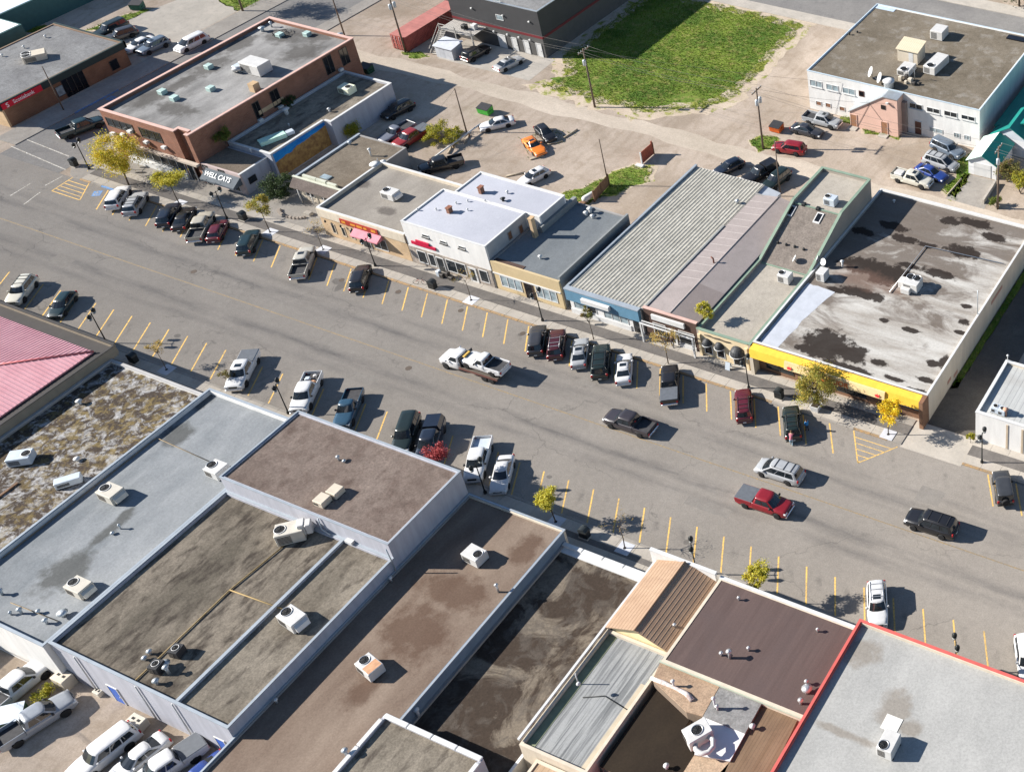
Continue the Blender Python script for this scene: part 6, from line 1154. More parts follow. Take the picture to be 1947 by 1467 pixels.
C_NAVY, C_MAROON, C_RED, C_DKGRN, C_TEAL, C_TAN, C_BLUE, C_STEEL = (.010, .016, .030), (.085, .010, .018), (.20, .010, .016), (.010, .018, .016), (.010, .026, .030), (.36, .33, .27), (.018, .045, .20), (.10, .13, .17)
C_ORANGE, C_CREAM, C_DKBLU, C_CHAR, C_LGOLD = (.72, .19, .02), (.50, .485, .42), (.022, .06, .10), (.035, .035, .038), (.40, .38, .33)
GN, GS = 'vehicles angle parked along the shop front kerb', 'vehicles angle parked along the flat roofed shop kerb'
def load_white(t, d): MB().bbox(-2.5, -1.2, -.65, .55, .87, 1.35, .12).build('bed_load', m_unitw, t)
def load_junk(t, d):
    for x, y, s, m in ((-1.3, .4, .4, m_rusty), (-1.8, -.3, .5, m_unitb), (-2.3, .3, .35, m_unitw)): MB().bbox(x - s / 2, x + s / 2, y - s / 2, y + s / 2, .87, .87 + s * .7, .05).build('bed_load', m, t)
N_ = [('suv', C_WHITE, (224, 374), 'white sport utility parked at the blue accessible bay mark', {}), ('suv', C_SILVER, (257, 386), 'silver sport utility next to the white one by the blue bay mark', dict(rack=True)),
 ('suv', C_NAVY, (320, 407), 'navy sport utility parked in front of the slate awning sign', {}), ('sedan', C_BLACK, (349, 413), 'black car between the navy sport utility and the pale pickup', {}),
 ('pickup', C_TAN, (381, 429), 'beige pickup with dark open bed next to the maroon hatchback', {}), ('hatch', C_MAROON, (413, 436), 'maroon hatchback parked beside the beige pickup', {}), ('suv', C_TEAL, (472, 459), 'dark teal sport utility parked alone below the olive street tree', {}),
 ('pickup', C_LGOLD, (575, 497), 'pale gold pickup with sunroof and dark bed in front of the cream band shop', dict(sunroof=True)), ('suv', C_BLACK, (685, 527), 'black sport utility parked alone in front of the pink awning', {}),
 ('suv', C_CHAR, (1021, 645), 'charcoal sport utility at the end of the five parked by the blue fascia shop', {}), ('suv', (.05, .008, .012), (1058, 653), 'dark maroon sport utility with bright roof bars in the row of five', dict(rack='alu')),
 ('sedan', C_SILVER, (1102, 668), 'silver sedan with sunroof between two dark sport utilities', dict(sunroof=True)), ('bigsuv', C_DKGRN, (1142, 685), 'large blackish green sport utility beside the white sedan', dict(rack=True)),
 ('sedan', C_WHITE, (1186, 698), 'white sedan with sunroof parked at the end of the row of five', dict(sunroof=True)), ('pickup', C_BLACK, (1273, 729), 'black pickup parked in front of the dome awnings', dict(tonneau=True)),
 ('suv', C_MAROON, (1414, 769), 'maroon sport utility parked near the black litter bin', dict(rack=True)), ('suv', C_DKGRN, (1506, 802), 'dark sport utility with people standing beside and behind it', dict(rack=True)), ('jeep', (.04, .042, .046), (1907, 926), 'dark grey off-roader with a spare wheel on its tail', {})]
for k, c, p, l, kw in N_: car(k, c, at(*p, .9 if k in ('bigsuv', 'pickup') else .8), NH if p[0] < 1800 else R(120), l, group=GN, **kw)
S_ = [('suv', C_CREAM, (40, 551), 'cream wagon parked beside the dark teal car opposite the pink roof', dict(rack=True)), ('hatch', C_TEAL, (117, 577), 'dark teal car next to the cream wagon', {}), ('pickup', C_WHITE, (461, 703), 'white pickup with grey bed cover and sunroof', dict(tonneau=True, sunroof=True)),
 ('pickup', C_WHITE, (582, 745), 'white pickup with loaded open bed beside the blue pickup', dict(cargo=load_junk)), ('oldpickup', C_DKBLU, (662, 775), 'blue pickup with an open bed', {}), ('bigsuv', C_DKGRN, (772, 823), 'dark green sport utility beside the covered dark pickup', {}),
 ('pickup', C_NAVY, (818, 836), 'dark navy pickup with a bed canopy by the red leaved shrub', dict(tonneau='canopy')), ('pickup', C_WHITE, (909, 872), 'white crew pickup with blue grey bed parked beside the white sedan', dict(rusty=m_unitb)), ('sedan', C_WHITE, (954, 899), 'white sedan parked next to the white crew pickup', {}),
 ('suv', C_WHITE, (1668, 1147), 'white sport utility with sunroof casting a wide shadow by the red trim', dict(sunroof=True, rack='alu')), ('suv', C_WHITE, (1952, 1250), 'white sport utility cut off beyond the lamp at the red trimmed shop', {})]
for k, c, p, l, kw in S_: car(k, c, at(*p, .8), SH, l, group=GS, **kw)
MV = [('pickup', (.035, .030, .034), (1154, 795), (1243, 812), 'dark plum pickup driving past the parked black pickup', {}), ('minivan', C_SILVER, (1440, 886), (1525, 903), 'silver minivan driving opposite the red pickup', dict(rack=True)), ('pickup', C_RED, (1506, 968), (1402, 940), 'red pickup with black bed cover driving along the street', dict(tonneau=True)), ('bigsuv', C_BLACK, (1723, 986), (1820, 1004), 'black sport utility driving alone near the alley', dict(rack=True))]
for k, c, f, b, l, kw in MV:
    p, h = fr(f, b); h = math.pi if abs(h) > 1.5 else 0.0; car(k, c, p, h + R(1), l, group='vehicles driving along the main street', **kw)
LOT = 'vehicles standing in the back lots'
LT = [('bigsuv', C_DKGRN, (188, 66), (232, 46), 'dark green sport utility nearest the grass verge on the bank pad', {}), ('suv', C_CHAR, (209, 72), (249, 60), 'charcoal sport utility beside the dark green one behind the bank', {}), ('sedan', C_WHITE, (243, 93), (287, 73), 'white sedan next to the blue grey wagon behind the bank', {}), ('suv', C_STEEL, (264, 100), (318, 75), 'blue grey wagon beside the white sedan behind the bank', dict(sunroof=True)),
 ('minivan', C_WHITE, (341, 92), (386, 70), 'white minivan standing on the side street kerb', {}), ('pickup', C_TEAL, (191, 228), (115, 256), 'dark teal pickup in the shade beside the brick corner block', {}), ('suv', C_BLACK, (731, 221), (781, 196), 'black sport utility parked against the pale wall of the mural building', {}), ('oldpickup', (.13, .14, .17), (726, 268), (780, 236), 'grey pickup beside the red pickup behind the mansard shop', {}),
 ('pickup', (.22, .02, .02), (754, 277), (812, 243), 'red pickup with dark bed cover beside the grey pickup', dict(tonneau=True)), ('pickup', C_BLACK, (799, 322), (878, 303), 'black pickup parked below the white rail', {}), ('sedan', C_WHITE, (912, 241), (977, 226), 'white sedan parked by the green dumpster', {}), ('hatch', C_BLACK, (1050, 265), (1023, 238), 'black car beside the orange coupe', {}), ('coupe', C_ORANGE, (1031, 291), (1000, 261), 'bright orange coupe with dark sunroof', dict(sunroof=True)),
 ('hatch', C_WHITE, (995, 344), (1034, 324), 'white hatchback with sunroof behind the white two-storey shop', dict(sunroof=True)), ('suv', C_BLACK, (927, 88), (882, 113), 'black sport utility parked by the grey shed', {}), ('sedan', C_SILVER, (990, 108), (945, 130), 'silver sedan on the pad behind the charcoal block', dict(sunroof=True)), ('hatch', C_NAVY, (1372, 322), (1400, 309), 'navy car just behind the corrugated roof', {}),
 ('oldpickup', C_BLACK, (1425, 339), (1464, 318), 'black and white truck behind the corrugated roof', dict(tonneau='canopy')), ('suv', C_DKGRN, (1462, 352), (1490, 330), 'dark green sport utility beside the black and white truck', {}), ('pickup', C_SILVER, (1600, 237), (1527, 219), 'silver pickup with sunroof parked at the white two-storey wall', dict(sunroof=True)), ('sedan', (.03, .032, .04), (1559, 252), (1511, 240), 'charcoal sedan beside the silver pickup', {}),
 ('suv', C_RED, (1473, 276), (1528, 285), 'red sport utility by the utility pole with transformers', {}), ('bigsuv', C_STEEL, (1829, 295), (1775, 270), 'steel blue sport utility against the white two-storey wall', {}), ('minivan', C_SILVER, (1819, 317), (1758, 297), 'silver minivan between the blue car and the steel blue sport utility', dict(rack=True)), ('sedan', C_BLUE, (1797, 337), (1745, 316), 'bright blue car next to the white pickup by the garage', {}), ('pickup', C_CREAM, (1773, 350), (1696, 328), 'cream white pickup with a white load in its bed', dict(sunroof=True, cargo=load_white)),
 ('pickup', C_WHITE, (72, 1270), (-14, 1342), 'white pickup half out of view by the white rear wall', {}), ('pickup', (.24, .26, .29), (117, 1337), (16, 1401), 'grey pickup casting a broad shadow beside the green dumpster', {}), ('bigsuv', C_WHITE, (142, 1474), (252, 1388), 'white sport utility with pale roof in the rear yard', {}), ('sedan', C_WHITE, (208, 1484), (312, 1400), 'white sedan between the white sport utility and the covered pickup', {}), ('pickup', C_WHITE, (262, 1492), (374, 1417), 'white pickup with grey bed cover in the rear yard', dict(tonneau=True)), ('sedan', C_BLUE, (335, 1508), (412, 1448), 'blue car at the end of the rear yard row', {}), ('suv', (.03, .04, .10), (1176, -6), (1196, -18), 'dark car at the far end of the charcoal block', {})]
for k, c, f, b, l, kw in LT: p, h = fr(f, b, .75); car(k, c, p, h, l, group=LOT, **kw)
# flatbed tow truck with a pickup on its deck
p, h = fr((836, 670), (966, 716), .9); tw_ = thing('flatbed_truck', 'white cab flatbed tow truck carrying a white pickup', 'truck', (p[0], p[1], .012), R(181))
pw_ = paint('car_paint_truck_white', C_WHITE)
KINDS['truckcab'] = dict(L=2.9, W=2.1, H=2.15, r=.44, wb=(.55, -3.0), clr=.45, top=[(1.45, 1.05), (1.35, 1.25), (.35, 1.45), (.15, 1.47), (-1.38, 1.47), (-1.45, 1.2)], cab=(.45, -1.4, -.15, -1.3, 1.45, .95, .80), panes=((.04, .92),))
oc = car_meshes('truckcab')
for nm in ('body', 'cabin'): put(nm, oc[nm], tw_, (2.5, 0, 0), mat=pw_)
for nm in ('windshield', 'rear_window', 'grille'): put(nm, oc[nm], tw_, (2.5, 0, 0))
for s in oc['side']: put('side_window', s, tw_, (2.5, 0, 0))
for s in (1, -1): put('headlight', oc['headlight'], tw_, (2.5, s * .75, 0)); put('mirror', oc['mirror'], tw_, (2.6, s * 1.2, 1.6), mat=m_chrome)
put('front_bumper', oc['bumper_f'], tw_, (2.5, 0, 0), mat=m_chrome)
MB().box(-3.9, 1.3, -.45, .45, .55, .9).build('chassis', m_trim, tw_); MB().bbox(-4.2, 1.0, -1.15, 1.15, .98, 1.10, .03).build('deck', M('deck_steel', (.10, .085, .07), .7, .2, .2, 2, obj=True), tw_); MB().box(-4.2, 1.0, -1.2, -1.152, .88, 1.16).box(-4.2, 1.0, 1.152, 1.2, .88, 1.16).build('deck_rail', M('rust_red_rail', (.12, .055, .045), .6, 0, .2, 2, obj=True), tw_); MB().box(.72, .82, -1.05, 1.05, 1.1, 2.25).build('headboard', m_trim, tw_); MB().bbox(.4, .7, -.5, .5, 2.2, 2.35, .04).build('light_bar', M('amber_bar', (.55, .35, .08), .4, 0, .1, 3, obj=True), tw_)
for xw in (3.05, -2.2, -3.15):
    for s in (1, -1): w = put('wheel', oc['tyre'], tw_, (xw, s * 1.08, .44), (0, 0, 0 if s < 0 else math.pi)); put('rim', oc['rim'], w, (0, .006, 0))
pl_ = Vector((p[0], p[1], 0)) + Vector((math.cos(R(181)), math.sin(R(181)), 0)) * -1.85; car('oldpickup', C_WHITE, (pl_.x, pl_.y), R(181), 'white pickup riding on the flatbed tow truck', zoff=1.09)
# ================================================================== trees and shrubs
def leafmat(name, c0, c1, c2):
    n = NT(name); g = n.new('ShaderNodeNewGeometry').outputs['Random Per Island']; a = n.noise(n.pos((1, 1, 1)), 1.1, 3)
    c = n.mix(n.ramp(a, .35, .65), c0, c1); c = n.mix(n.ramp(g, .55, .95), c, c2); n.base(n.mix(1.0, c, n.mix(g, (.75, .75, .75), (1.2, 1.2, 1.2)), 'MULTIPLY'))
    n.set(.6, 0, .25); n.b.inputs['Transmission Weight'].default_value = 0
    tr = n.new('ShaderNodeBsdfTranslucent'); mx = n.new('ShaderNodeMixShader'); mx.inputs[0].default_value = .3; out = n.n['Material Output']
    n.l.new(n.b.inputs['Base Color'].links[0].from_socket, tr.inputs[0]); n.l.new(n.b.outputs[0], mx.inputs[1]); n.l.new(tr.outputs[0], mx.inputs[2]); n.l.new(mx.outputs[0], out.inputs[0]); return n.mat
lf_gold = leafmat('gold_leaves', (0.707, 0.503, 0.037), (0.558, 0.446, 0.047), (0.317, 0.354, 0.041)); lf_yel = leafmat('yellow_leaves', (0.8, 0.62, 0.031), (0.8, 0.496, 0.023), (0.62, 0.512, 0.046)); lf_lime = leafmat('lime_yellow_leaves', (0.644, 0.529, 0.057), (0.506, 0.46, 0.057), (0.345, 0.356, 0.052)); lf_oliv = leafmat('olive_gold_leaves', (0.372, 0.317, 0.065), (0.484, 0.354, 0.065), (0.186, 0.233, 0.047)); lf_sparse = leafmat('sparse_gold_leaves', (0.558, 0.372, 0.093), (0.434, 0.295, 0.093), (0.232, 0.217, 0.054)); lf_green = leafmat('green_leaves', (0.085, 0.132, 0.025), (0.132, 0.171, 0.028), (0.202, 0.202, 0.031)); lf_dark = leafmat('dark_evergreen', (0.031, 0.054, 0.022), (0.046, 0.074, 0.025), (0.062, 0.093, 0.028)); lf_red = leafmat('red_leaves', (0.403, 0.07, 0.078), (0.31, 0.054, 0.062), (0.512, 0.124, 0.109)); lf_ygreen = leafmat('yellow_green_leaves', (0.341, 0.31, 0.031), (0.217, 0.248, 0.031), (0.465, 0.388, 0.039)); lf_rust = leafmat('rust_green_leaves', (0.264, 0.155, 0.07), (0.124, 0.139, 0.031), (0.186, 0.186, 0.046))
m_bark = M('bark', (.11, .085, .065), .9, 0, .3, 5)
def tree(name, label, base, h, rx, rz_, zc, leaves, n=2200, clumps=38, ls=.15, trunk=.08, seed=1, cat='tree', group=None, stems=1, off=(0, 0)):
    rng = random.Random(seed); t = thing(name, label, cat, (base[0], base[1], base[2] if len(base) > 2 else 0), 0, group); tk = MB(); ends = []
    for s in range(stems):
        a = rng.uniform(0, 6.28); lean = .0 if stems == 1 else .5
        top = Vector((off[0] * .6 + lean * math.cos(a), off[1] * .6 + lean * math.sin(a), zc - rz_ * .35))
        tk.tube([(.1 * s, 0, -.05), tuple(top * .5 + Vector((rng.uniform(-.06, .06), rng.uniform(-.06, .06), 0))), tuple(top)], [trunk, trunk * .8, trunk * .6], 8)
        for k in range(7):
            an = k * .9 + rng.uniform(-.3, .3); rr = rng.uniform(.5, .9) * rx
            e = Vector((off[0] + rr * math.cos(an), off[1] + rr * math.sin(an), zc + rng.uniform(-.3, .75) * rz_)); mid = top.lerp(e, .5) + Vector((0, 0, .15)); tk.tube([tuple(top), tuple(mid), tuple(e)], [trunk * .5, trunk * .3, trunk * .12], 5); ends.append(e)
            for q in range(2):
                e2 = mid.lerp(e, .6) + Vector((rng.uniform(-.5, .5) * rx * .7, rng.uniform(-.5, .5) * rx * .7, rng.uniform(.0, .5) * rz_)); tk.tube([tuple(mid), tuple(e2)], [trunk * .22, trunk * .08], 4); ends.append(e2)
    tk.build('trunk', m_bark, t)
    cl = []
    for k in range(clumps):
        while True:
            v = Vector((rng.uniform(-1, 1), rng.uniform(-1, 1), rng.uniform(-1, 1)))
            if v.length < 1 and (v.length > .35 or rng.random() < .3): break
        cl.append((Vector((off[0] + v.x * rx, off[1] + v.y * rx, zc + v.z * rz_)), rng.uniform(.16, .34) * min(rx, rz_ * 1.2)))
    if clumps < 40: cl = [(e, rng.uniform(.16, .34) * rx) for e in (ends * 2)[:clumps]]
    mb = MB()
    for i in range(int(n * 2.0)):
        c, r = cl[rng.randrange(len(cl))]
        d = Vector((rng.gauss(0, .6), rng.gauss(0, .6), rng.gauss(0, .5))) * r; p = c + d
        a = Vector((rng.gauss(0, 1), rng.gauss(0, 1), rng.gauss(0, .7))).normalized(); b = a.cross(Vector((rng.gauss(0, 1), rng.gauss(0, 1), rng.gauss(0, 1)))).normalized(); s = ls * .62 * rng.uniform(.55, 1.2)
        mb.quad(tuple(p - a * s), tuple(p - b * s * .55), tuple(p + a * s), tuple(p + b * s * .55))
    mb.build('crown', leaves, t); return t
ST = 'young trees along the main street'
def gb(u, v): p = G(u, v, .1); return (p.x, p.y)
tree('street_tree', 'big golden tree at the corner by the brick block', gb(245, 352), 7, 2.9, 2.4, 4.3, lf_gold, 5600, 44, .17, .12, 1, group=ST, off=(-1.2, .8))
tree('street_tree', 'rounded yellow green tree beside the slate awning sign', gb(341, 387), 5, 1.7, 1.3, 3.1, lf_lime, 3000, 36, .15, .08, 2, group=ST, off=(-.8, .3))
tree('street_tree', 'slender olive gold tree in front of the dark evergreen shrub', gb(514, 442), 6, 1.3, 1.9, 3.6, lf_oliv, 1900, 30, .14, .07, 3, group=ST, off=(-.5, .2))
tree('street_tree', 'nearly bare thin tree by the cream band shop', gb(615, 475), 4.5, 1.2, 1.2, 3.3, lf_sparse, 160, 16, .11, .05, 4, group=ST)
tree('street_tree', 'nearly bare thin tree in front of the stone based white shop', gb(896, 571), 4.5, 1.2, 1.2, 3.5, lf_sparse, 120, 14, .11, .05, 5, group=ST)
tree('street_tree', 'small tree with green and rust leaves before the blue fascia', gb(1129, 646), 4.6, .75, 1.5, 3.0, leafmat('green_rust_leaves', (0.202, 0.202, 0.054), (0.279, 0.171, 0.062), (0.139, 0.171, 0.046)), 700, 15, .14, .06, 6, group=ST, off=(-.3, .2))
tree('street_tree', 'half bare tree with a few gold leaves before the white sign', gb(1271, 692), 4.8, 1.7, 1.2, 3.2, lf_sparse, 520, 18, .13, .07, 7, group=ST, off=(-.4, .5))
tree('street_tree', 'wide olive tree in front of the yellow fascia', gb(1556, 781), 6.2, 2.3, 1.7, 3.7, lf_oliv, 4200, 42, .16, .10, 8, group=ST, off=(-.2, .3))
tree('street_tree', 'bright yellow tree at the hatched corner by the alley', gb(1689, 826), 5.0, 1.35, 1.25, 3.2, lf_yel, 1500, 24, .16, .07, 9, group=ST, off=(.1, .3))
tree('street_tree', 'lime yellow tree by the parking stripes near the brown gravel roof', gb(1057, 992), 5.0, 1.15, 1.35, 3.4, lf_lime, 1900, 24, .15, .07, 10, group=ST, off=(-.2, -.2))
tree('street_tree', 'yellow green tree rising behind the brown metal roof', (40.2, -13.5, .1), 5, 1.15, 1.1, 4.0, lf_lime, 1900, 24, .15, .07, 11, group=ST)
tree('street_tree', 'red leaved tree behind the tall tan roof', (3.9, -13.7, .1), 4.5, 1.2, .9, 4.6, lf_red, 1700, 26, .14, .07, 12, group=ST)
tree('street_tree', 'thin straw coloured tree by the pink roofed shop', gb(317, 703), 4, .9, .9, 2.7, lf_sparse, 330, 15, .12, .05, 13, group=ST, off=(-.6, .2))
tree('street_tree', 'sparse green sapling beside the white covered pickup', gb(436, 735), 2.5, .7, .6, 1.6, lf_rust, 260, 14, .12, .04, 14, group=ST)
tree('street_tree', 'bare branched young tree on a white pad by the tar roof shop', gb(1188, 1042), 4.6, 1.6, 1.3, 3.6, lf_sparse, 60, 14, .1, .06, 23, group=ST)
tree('gap_tree', 'yellow saplings squeezed between the pinkish roof and the green coping', (16.7, 14.8, 0), 6, .85, 1.2, 4.9, lf_lime, 1300, 22, .14, .06, 15)
tree('evergreen_shrub', 'dark evergreen shrub beside the mural wall', (-50.5, 17.0, .1), 3.2, 1.9, 1.4, 1.7, lf_dark, 4200, 46, .16, .1, 16, 'shrub')
tree('wall_creeper', 'green creeper climbing the side of the brick corner block', (-61.0, 19.2, 3.3), 3.6, 1.0, 1.7, 1.6, lf_green, 1600, 26, .15, .05, 17, 'creeper')
tree('wall_creeper', 'dark green creeper low on the brick side wall', (-61.0, 30.0, 3.6), 2, .9, 1.0, .9, lf_dark, 900, 20, .14, .05, 18, 'creeper')
tree('yellow_bush', 'yellow green bush at the end of the mural wall', tuple(G(668, 262, 0)[:2]), 2.6, 1.7, 1.1, 1.3, lf_ygreen, 2200, 30, .15, .06, 19, 'bush', stems=3)
tree('yellow_bush', 'wide yellow bush beside the red pickup', tuple(G(845, 268, 0)[:2]), 2.8, 2.6, 1.2, 1.3, lf_ygreen, 3600, 44, .16, .06, 20, 'bush', stems=3)
tree('garage_bush', 'rust and green bush beside the small garage', tuple(G(1915, 345, 0)[:2]), 3, 1.7, 1.3, 1.5, lf_rust, 2200, 30, .16, .06, 21, 'bush', stems=3)
tree('garage_bush', 'bright yellow green bush behind the lane pole', tuple(G(1940, 368, 0)[:2]), 3, 1.6, 1.5, 1.7, lf_ygreen, 2400, 30, .16, .06, 22, 'bush', stems=3)
tree('garage_bush', 'low green bush at the lane edge by the pole', tuple(G(1893, 392, 0)[:2]), 1.4, .8, .6, .7, lf_green, 900, 18, .14, .04, 24, 'bush', stems=2)
tree('alley_bush', 'small green bush at the corner of the cream panel building', (50.2, 12.4, .05), 1.1, .5, .5, .6, lf_ygreen, 500, 14, .13, .03, 25, 'bush')
tree('yard_weeds_bush', 'straggling yellow green bush beside the beige box in the rear yard', tuple(G(88, 1328, 0)[:2]), 1.2, .9, .5, .6, lf_ygreen, 700, 16, .13, .03, 26, 'bush', stems=3)
tree('shade_tree', 'leafy tree on the lawn beside the side street', tuple(G(462, 22, 0)[:2]), 8, 3.2, 2.6, 6.5, lf_green, 4500, 50, .2, .18, 27)
tree('shade_tree', 'large dark tree beyond the far street', tuple(G(1938, 12, 0)[:2]), 7, 3.2, 2.6, 4.2, lf_dark, 3800, 46, .22, .2, 28)
# ================================================================== lamps, poles, wires
def lamp_meshes():
    post = MB().lathe([(.17, 0), (.17, .25), (.11, .35), (.075, .6), (.06, 2.4), (.05, 4.15), (.07, 4.2), (.03, 4.4)], 0, 0, 0, 10).mesh('post', m_black)
    arm = MB().tube([(0, -.62, 4.15), (0, -.5, 4.28), (0, 0, 4.2), (0, .5, 4.28), (0, .62, 4.15)], .035, 6).mesh('arm', m_black)
    head = MB().lathe([(.06, -.12), (.2, -.05), (.24, .12), (.22, .3), (.1, .42), (.03, .52)], 0, 0, 0, 12).mesh('lamp_head', m_black); gl = MB().lathe([(.15, -.34), (.2, -.14), (.05, -.1)], 0, 0, 0, 12).mesh('lamp_glass', glass('lamp_glass', (.25, .26, .25), .2)); return post, arm, head, gl
LM = lamp_meshes()
def lamp(x, y, label, rz=0, sc_=1.0):
    t = thing('street_lamp', label, 'street lamp', (x, y, .12), R(rz), 'black twin lantern street lamps'); t.scale = (sc_,) * 3; put('post', LM[0], t); put('arm', LM[1], t)
    for s in (-1, 1): h = put('lamp_head', LM[2], t, (0, s * .62, 4.2)); put('lamp_glass', LM[3], h)
for (u, v, l, rz) in ((170, 322, 'twin lantern lamp at the corner by the big golden tree', 25), (432, 416, 'twin lantern lamp in front of the slate awning sign', 0), (714, 506, 'twin lantern lamp in front of the pink awning', 0), (1032, 610, 'twin lantern lamp in front of the tan fascia shop', 0), (1424, 738, 'twin lantern lamp in front of the dome awnings', 0), (1867, 879, 'twin lantern lamp in front of the cream panel building', 0), (203, 651, 'twin lantern lamp by the pink roofed shop', 35), (549, 786, 'twin lantern lamp behind the grey membrane roof', 35)): p = gb(u, v); lamp(p[0], p[1], l, rz)
lamp(8.1, -12.9, 'twin lantern lamp beside the white crew pickup', 0); lamp(33.0, -13.0, 'twin lantern lamp behind the white false front', 35); lamp(59.8, -13.0, 'twin lantern lamp behind the red trimmed roof', 35)
m_pole = M('utility_pole_wood', (.14, .105, .08), .9, 0, .3, 4); m_trf = M('transformer_grey', (.45, .48, .50), .5, .3, .1, 3)
POLES = {}
def upole(key, base, h, label, arms=1, trf=0, rz=0, r=.16):
    t = thing('utility_pole', label, 'utility pole', (base[0], base[1], 0), R(rz)); MB().tube([(0, 0, -.1), (0, 0, h)], [r, r * .65], 10).build('shaft', m_pole, t)
    for k in range(arms):
        z = h - .35 - k * 1.1; a = MB().box(-.06, .06, -1.2, 1.2, z - .07, z + .07).build('crossarm', m_pole, t)
        for y in (-1.05, -.5, .5, 1.05): MB().lathe([(.05, 0), (.06, .1), (.03, .2)], 0, y, z + .07, 8).build('insulator', m_trf, a)
    for k in range(trf):
        y = (-.42, .42, 0)[k]; x = (.12, .12, -.45)[k]; MB().lathe([(.2, 0), (.24, .06), (.24, .8), (.2, .88), (.06, .95)], x, y, h - 2.5, 12).build('transformer', m_trf, t)
    POLES[key] = (base[0], base[1], h, R(rz)); return t
upole('a', gb(771, 99), 10.2, 'utility pole with transformers beside the shipping container', 1, 2); upole('b', gb(1131, 203), 9.8, 'utility pole with one transformer in the vacant lot weeds', 1, 1); upole('c', gb(1451, 282), 9.9, 'utility pole with two transformers by the red sport utility', 1, 2); upole('d', gb(1897, 396), 9.9, 'utility pole with one large transformer by the garage bushes', 1, 1)
upole('e', gb(655, 67), 9.0, 'plain utility pole behind the brick corner block', 0, 0, r=.13); upole('f', gb(887, 250), 7.2, 'plain wooden pole rising from the white rail', 0, 0, r=.11); upole('g', gb(1157, 352), 7.5, 'slim leaning service pole at the wooden fence', 0, 0, r=.09); upole('h', gb(1484, 372), 9.0, 'slim pole behind the corrugated roof', 0, 0, r=.10); upole('i', gb(121, 209), 7.3, 'dark steel lamp pole in front of the bank', 0, 0, r=.09); upole('k', gb(983, 92), 5.2, 'pale service mast on the charcoal block wall', 0, 0, r=.07)
upole('w', (-115, 51.5), 10, 'utility pole farther along the lane', 1); upole('x', (85, 50.2), 10, 'utility pole at the right end of the lane', 1)
upole('m', (-38, -50.5), 10, 'utility pole in the rear yard', 1, 0, 90); upole('n', (6, -55.5), 10, 'utility pole behind the rear yard row', 1, 0, 90)
m_wire = M('wire', (.10, .095, .09), .6)
def wire(p, q, sag, label, r=.018):
    p, q = Vector(p), Vector(q); n = 14; pts = [p.lerp(q, i / n) - Vector((0, 0, sag * 4 * (i / n) * (1 - i / n))) for i in range(n + 1)]
    tag(MB().tube([tuple(x) for x in pts], r, 4).build('power_line', m_wire), label, 'power line', 'power lines between the lane poles')
def top_of(k, off): x, y, h, a = POLES[k]; return (x - math.sin(a) * off, y + math.cos(a) * off, h - .1)
for (a, b, w) in (('w', 'a', 'beyond the shipping container'), ('a', 'b', 'over the pad of the charcoal block'), ('b', 'c', 'over the vacant lot weeds'), ('c', 'd', 'over the white block yard'), ('d', 'x', 'past the garage bushes')):
    for o in (-1.05, -.5, 1.05): wire(top_of(a, o), top_of(b, o), .9, 'thin overhead power line ' + w)
wire(top_of('b', 0), (8, 63.7, 5.8), .6, 'service wire from the vacant lot pole to the white block'); wire(top_of('c', 0), (17, 61.9, 5.5), .5, 'service wire from the transformer pole to the pink annex'); wire(top_of('f', 0), (-39.5, 28, 4), .4, 'service wire from the rail pole to the mansard shop'); wire(top_of('a', 0), top_of('e', 0), .5, 'service wire from the container pole to the brick block pole')
for o in (-1.0, -.4, .9): wire(top_of('m', o), top_of('n', o), .8, 'thin overhead line crossing the rear yard')
# ================================================================== street furniture and yard things
def litter_bin(u, v, label, rz=0):
    p = gb(u, v); t = thing('litter_bin', label, 'litter bin', (p[0], p[1], .12), R(rz), 'black hooded litter bins')
    MB().bbox(-.55, .55, -.38, .38, 0, .12, .03).build('concrete_base', m_conc, t); MB().bbox(-.48, .48, -.32, .32, .122, .95, .05).build('body', m_black, t)
    mb = MB(); n = 8; pr = [(-.5, .95)] + [(-.5 * math.cos(math.pi * k / n), .95 + .38 * math.sin(math.pi * k / n)) for k in range(1, n)] + [(.5, .95)]
    for (a, za), (b, zb) in zip(pr[:-1], pr[1:]): mb.quad((a, -.34, za), (b, -.34, zb), (b, .34, zb), (a, .34, za), sm=True)
    mb.quad(*[(a, -.34, z) for a, z in pr]); mb.quad(*[(a, .34, z) for a, z in pr[::-1]]); mb.build('hood', M('black_hood', (.025, .03, .032), .35), t); MB().box(-.25, .25, -.345, -.335, .72, .92).build('opening', m_fan, t)
for a in ((824, 548, 'black hooded litter bin in front of the stone based white shop'), (1482, 756, 'black hooded litter bin beside the wide olive tree'), (464, 418, 'black hooded litter bin near the dark teal sport utility'), (143, 316, 'black hooded litter bin at the corner lamp'), (256, 688, 'black hooded litter bin by the pink roofed shop'), (1113, 1020, 'black hooded litter bin in front of the brown gravel roof shop')): litter_bin(*a)
def pad(u, v, label):
    p = gb(u, v); t = tag(MB().bbox(-.75, .75, -.7, .7, .128, .16, .02).build('tree_pad', M('pale_tree_pad', (.46, .47, .50), .8)), label, 'tree pad', 'pale concrete tree pads'); t.location = (p[0], p[1], 0); MB().lathe([(.16, .161), (.16, .166)], 0, 0, 0, 12).build('soil_hole', m_fan, t)
for a in ((317, 703, 'pale tree pad at the thin straw coloured tree'), (1057, 992, 'pale tree pad at the lime yellow tree'), (1188, 1042, 'pale tree pad with the bare branched young tree'), (514, 442, 'pale tree pad at the slender olive gold tree'), (615, 475, 'pale tree pad at the thin tree by the cream band shop'), (896, 571, 'pale tree pad before the stone based white shop'), (1689, 826, 'pale tree pad at the bright yellow tree'), (341, 387, 'pale tree pad at the rounded yellow green tree')): pad(*a)
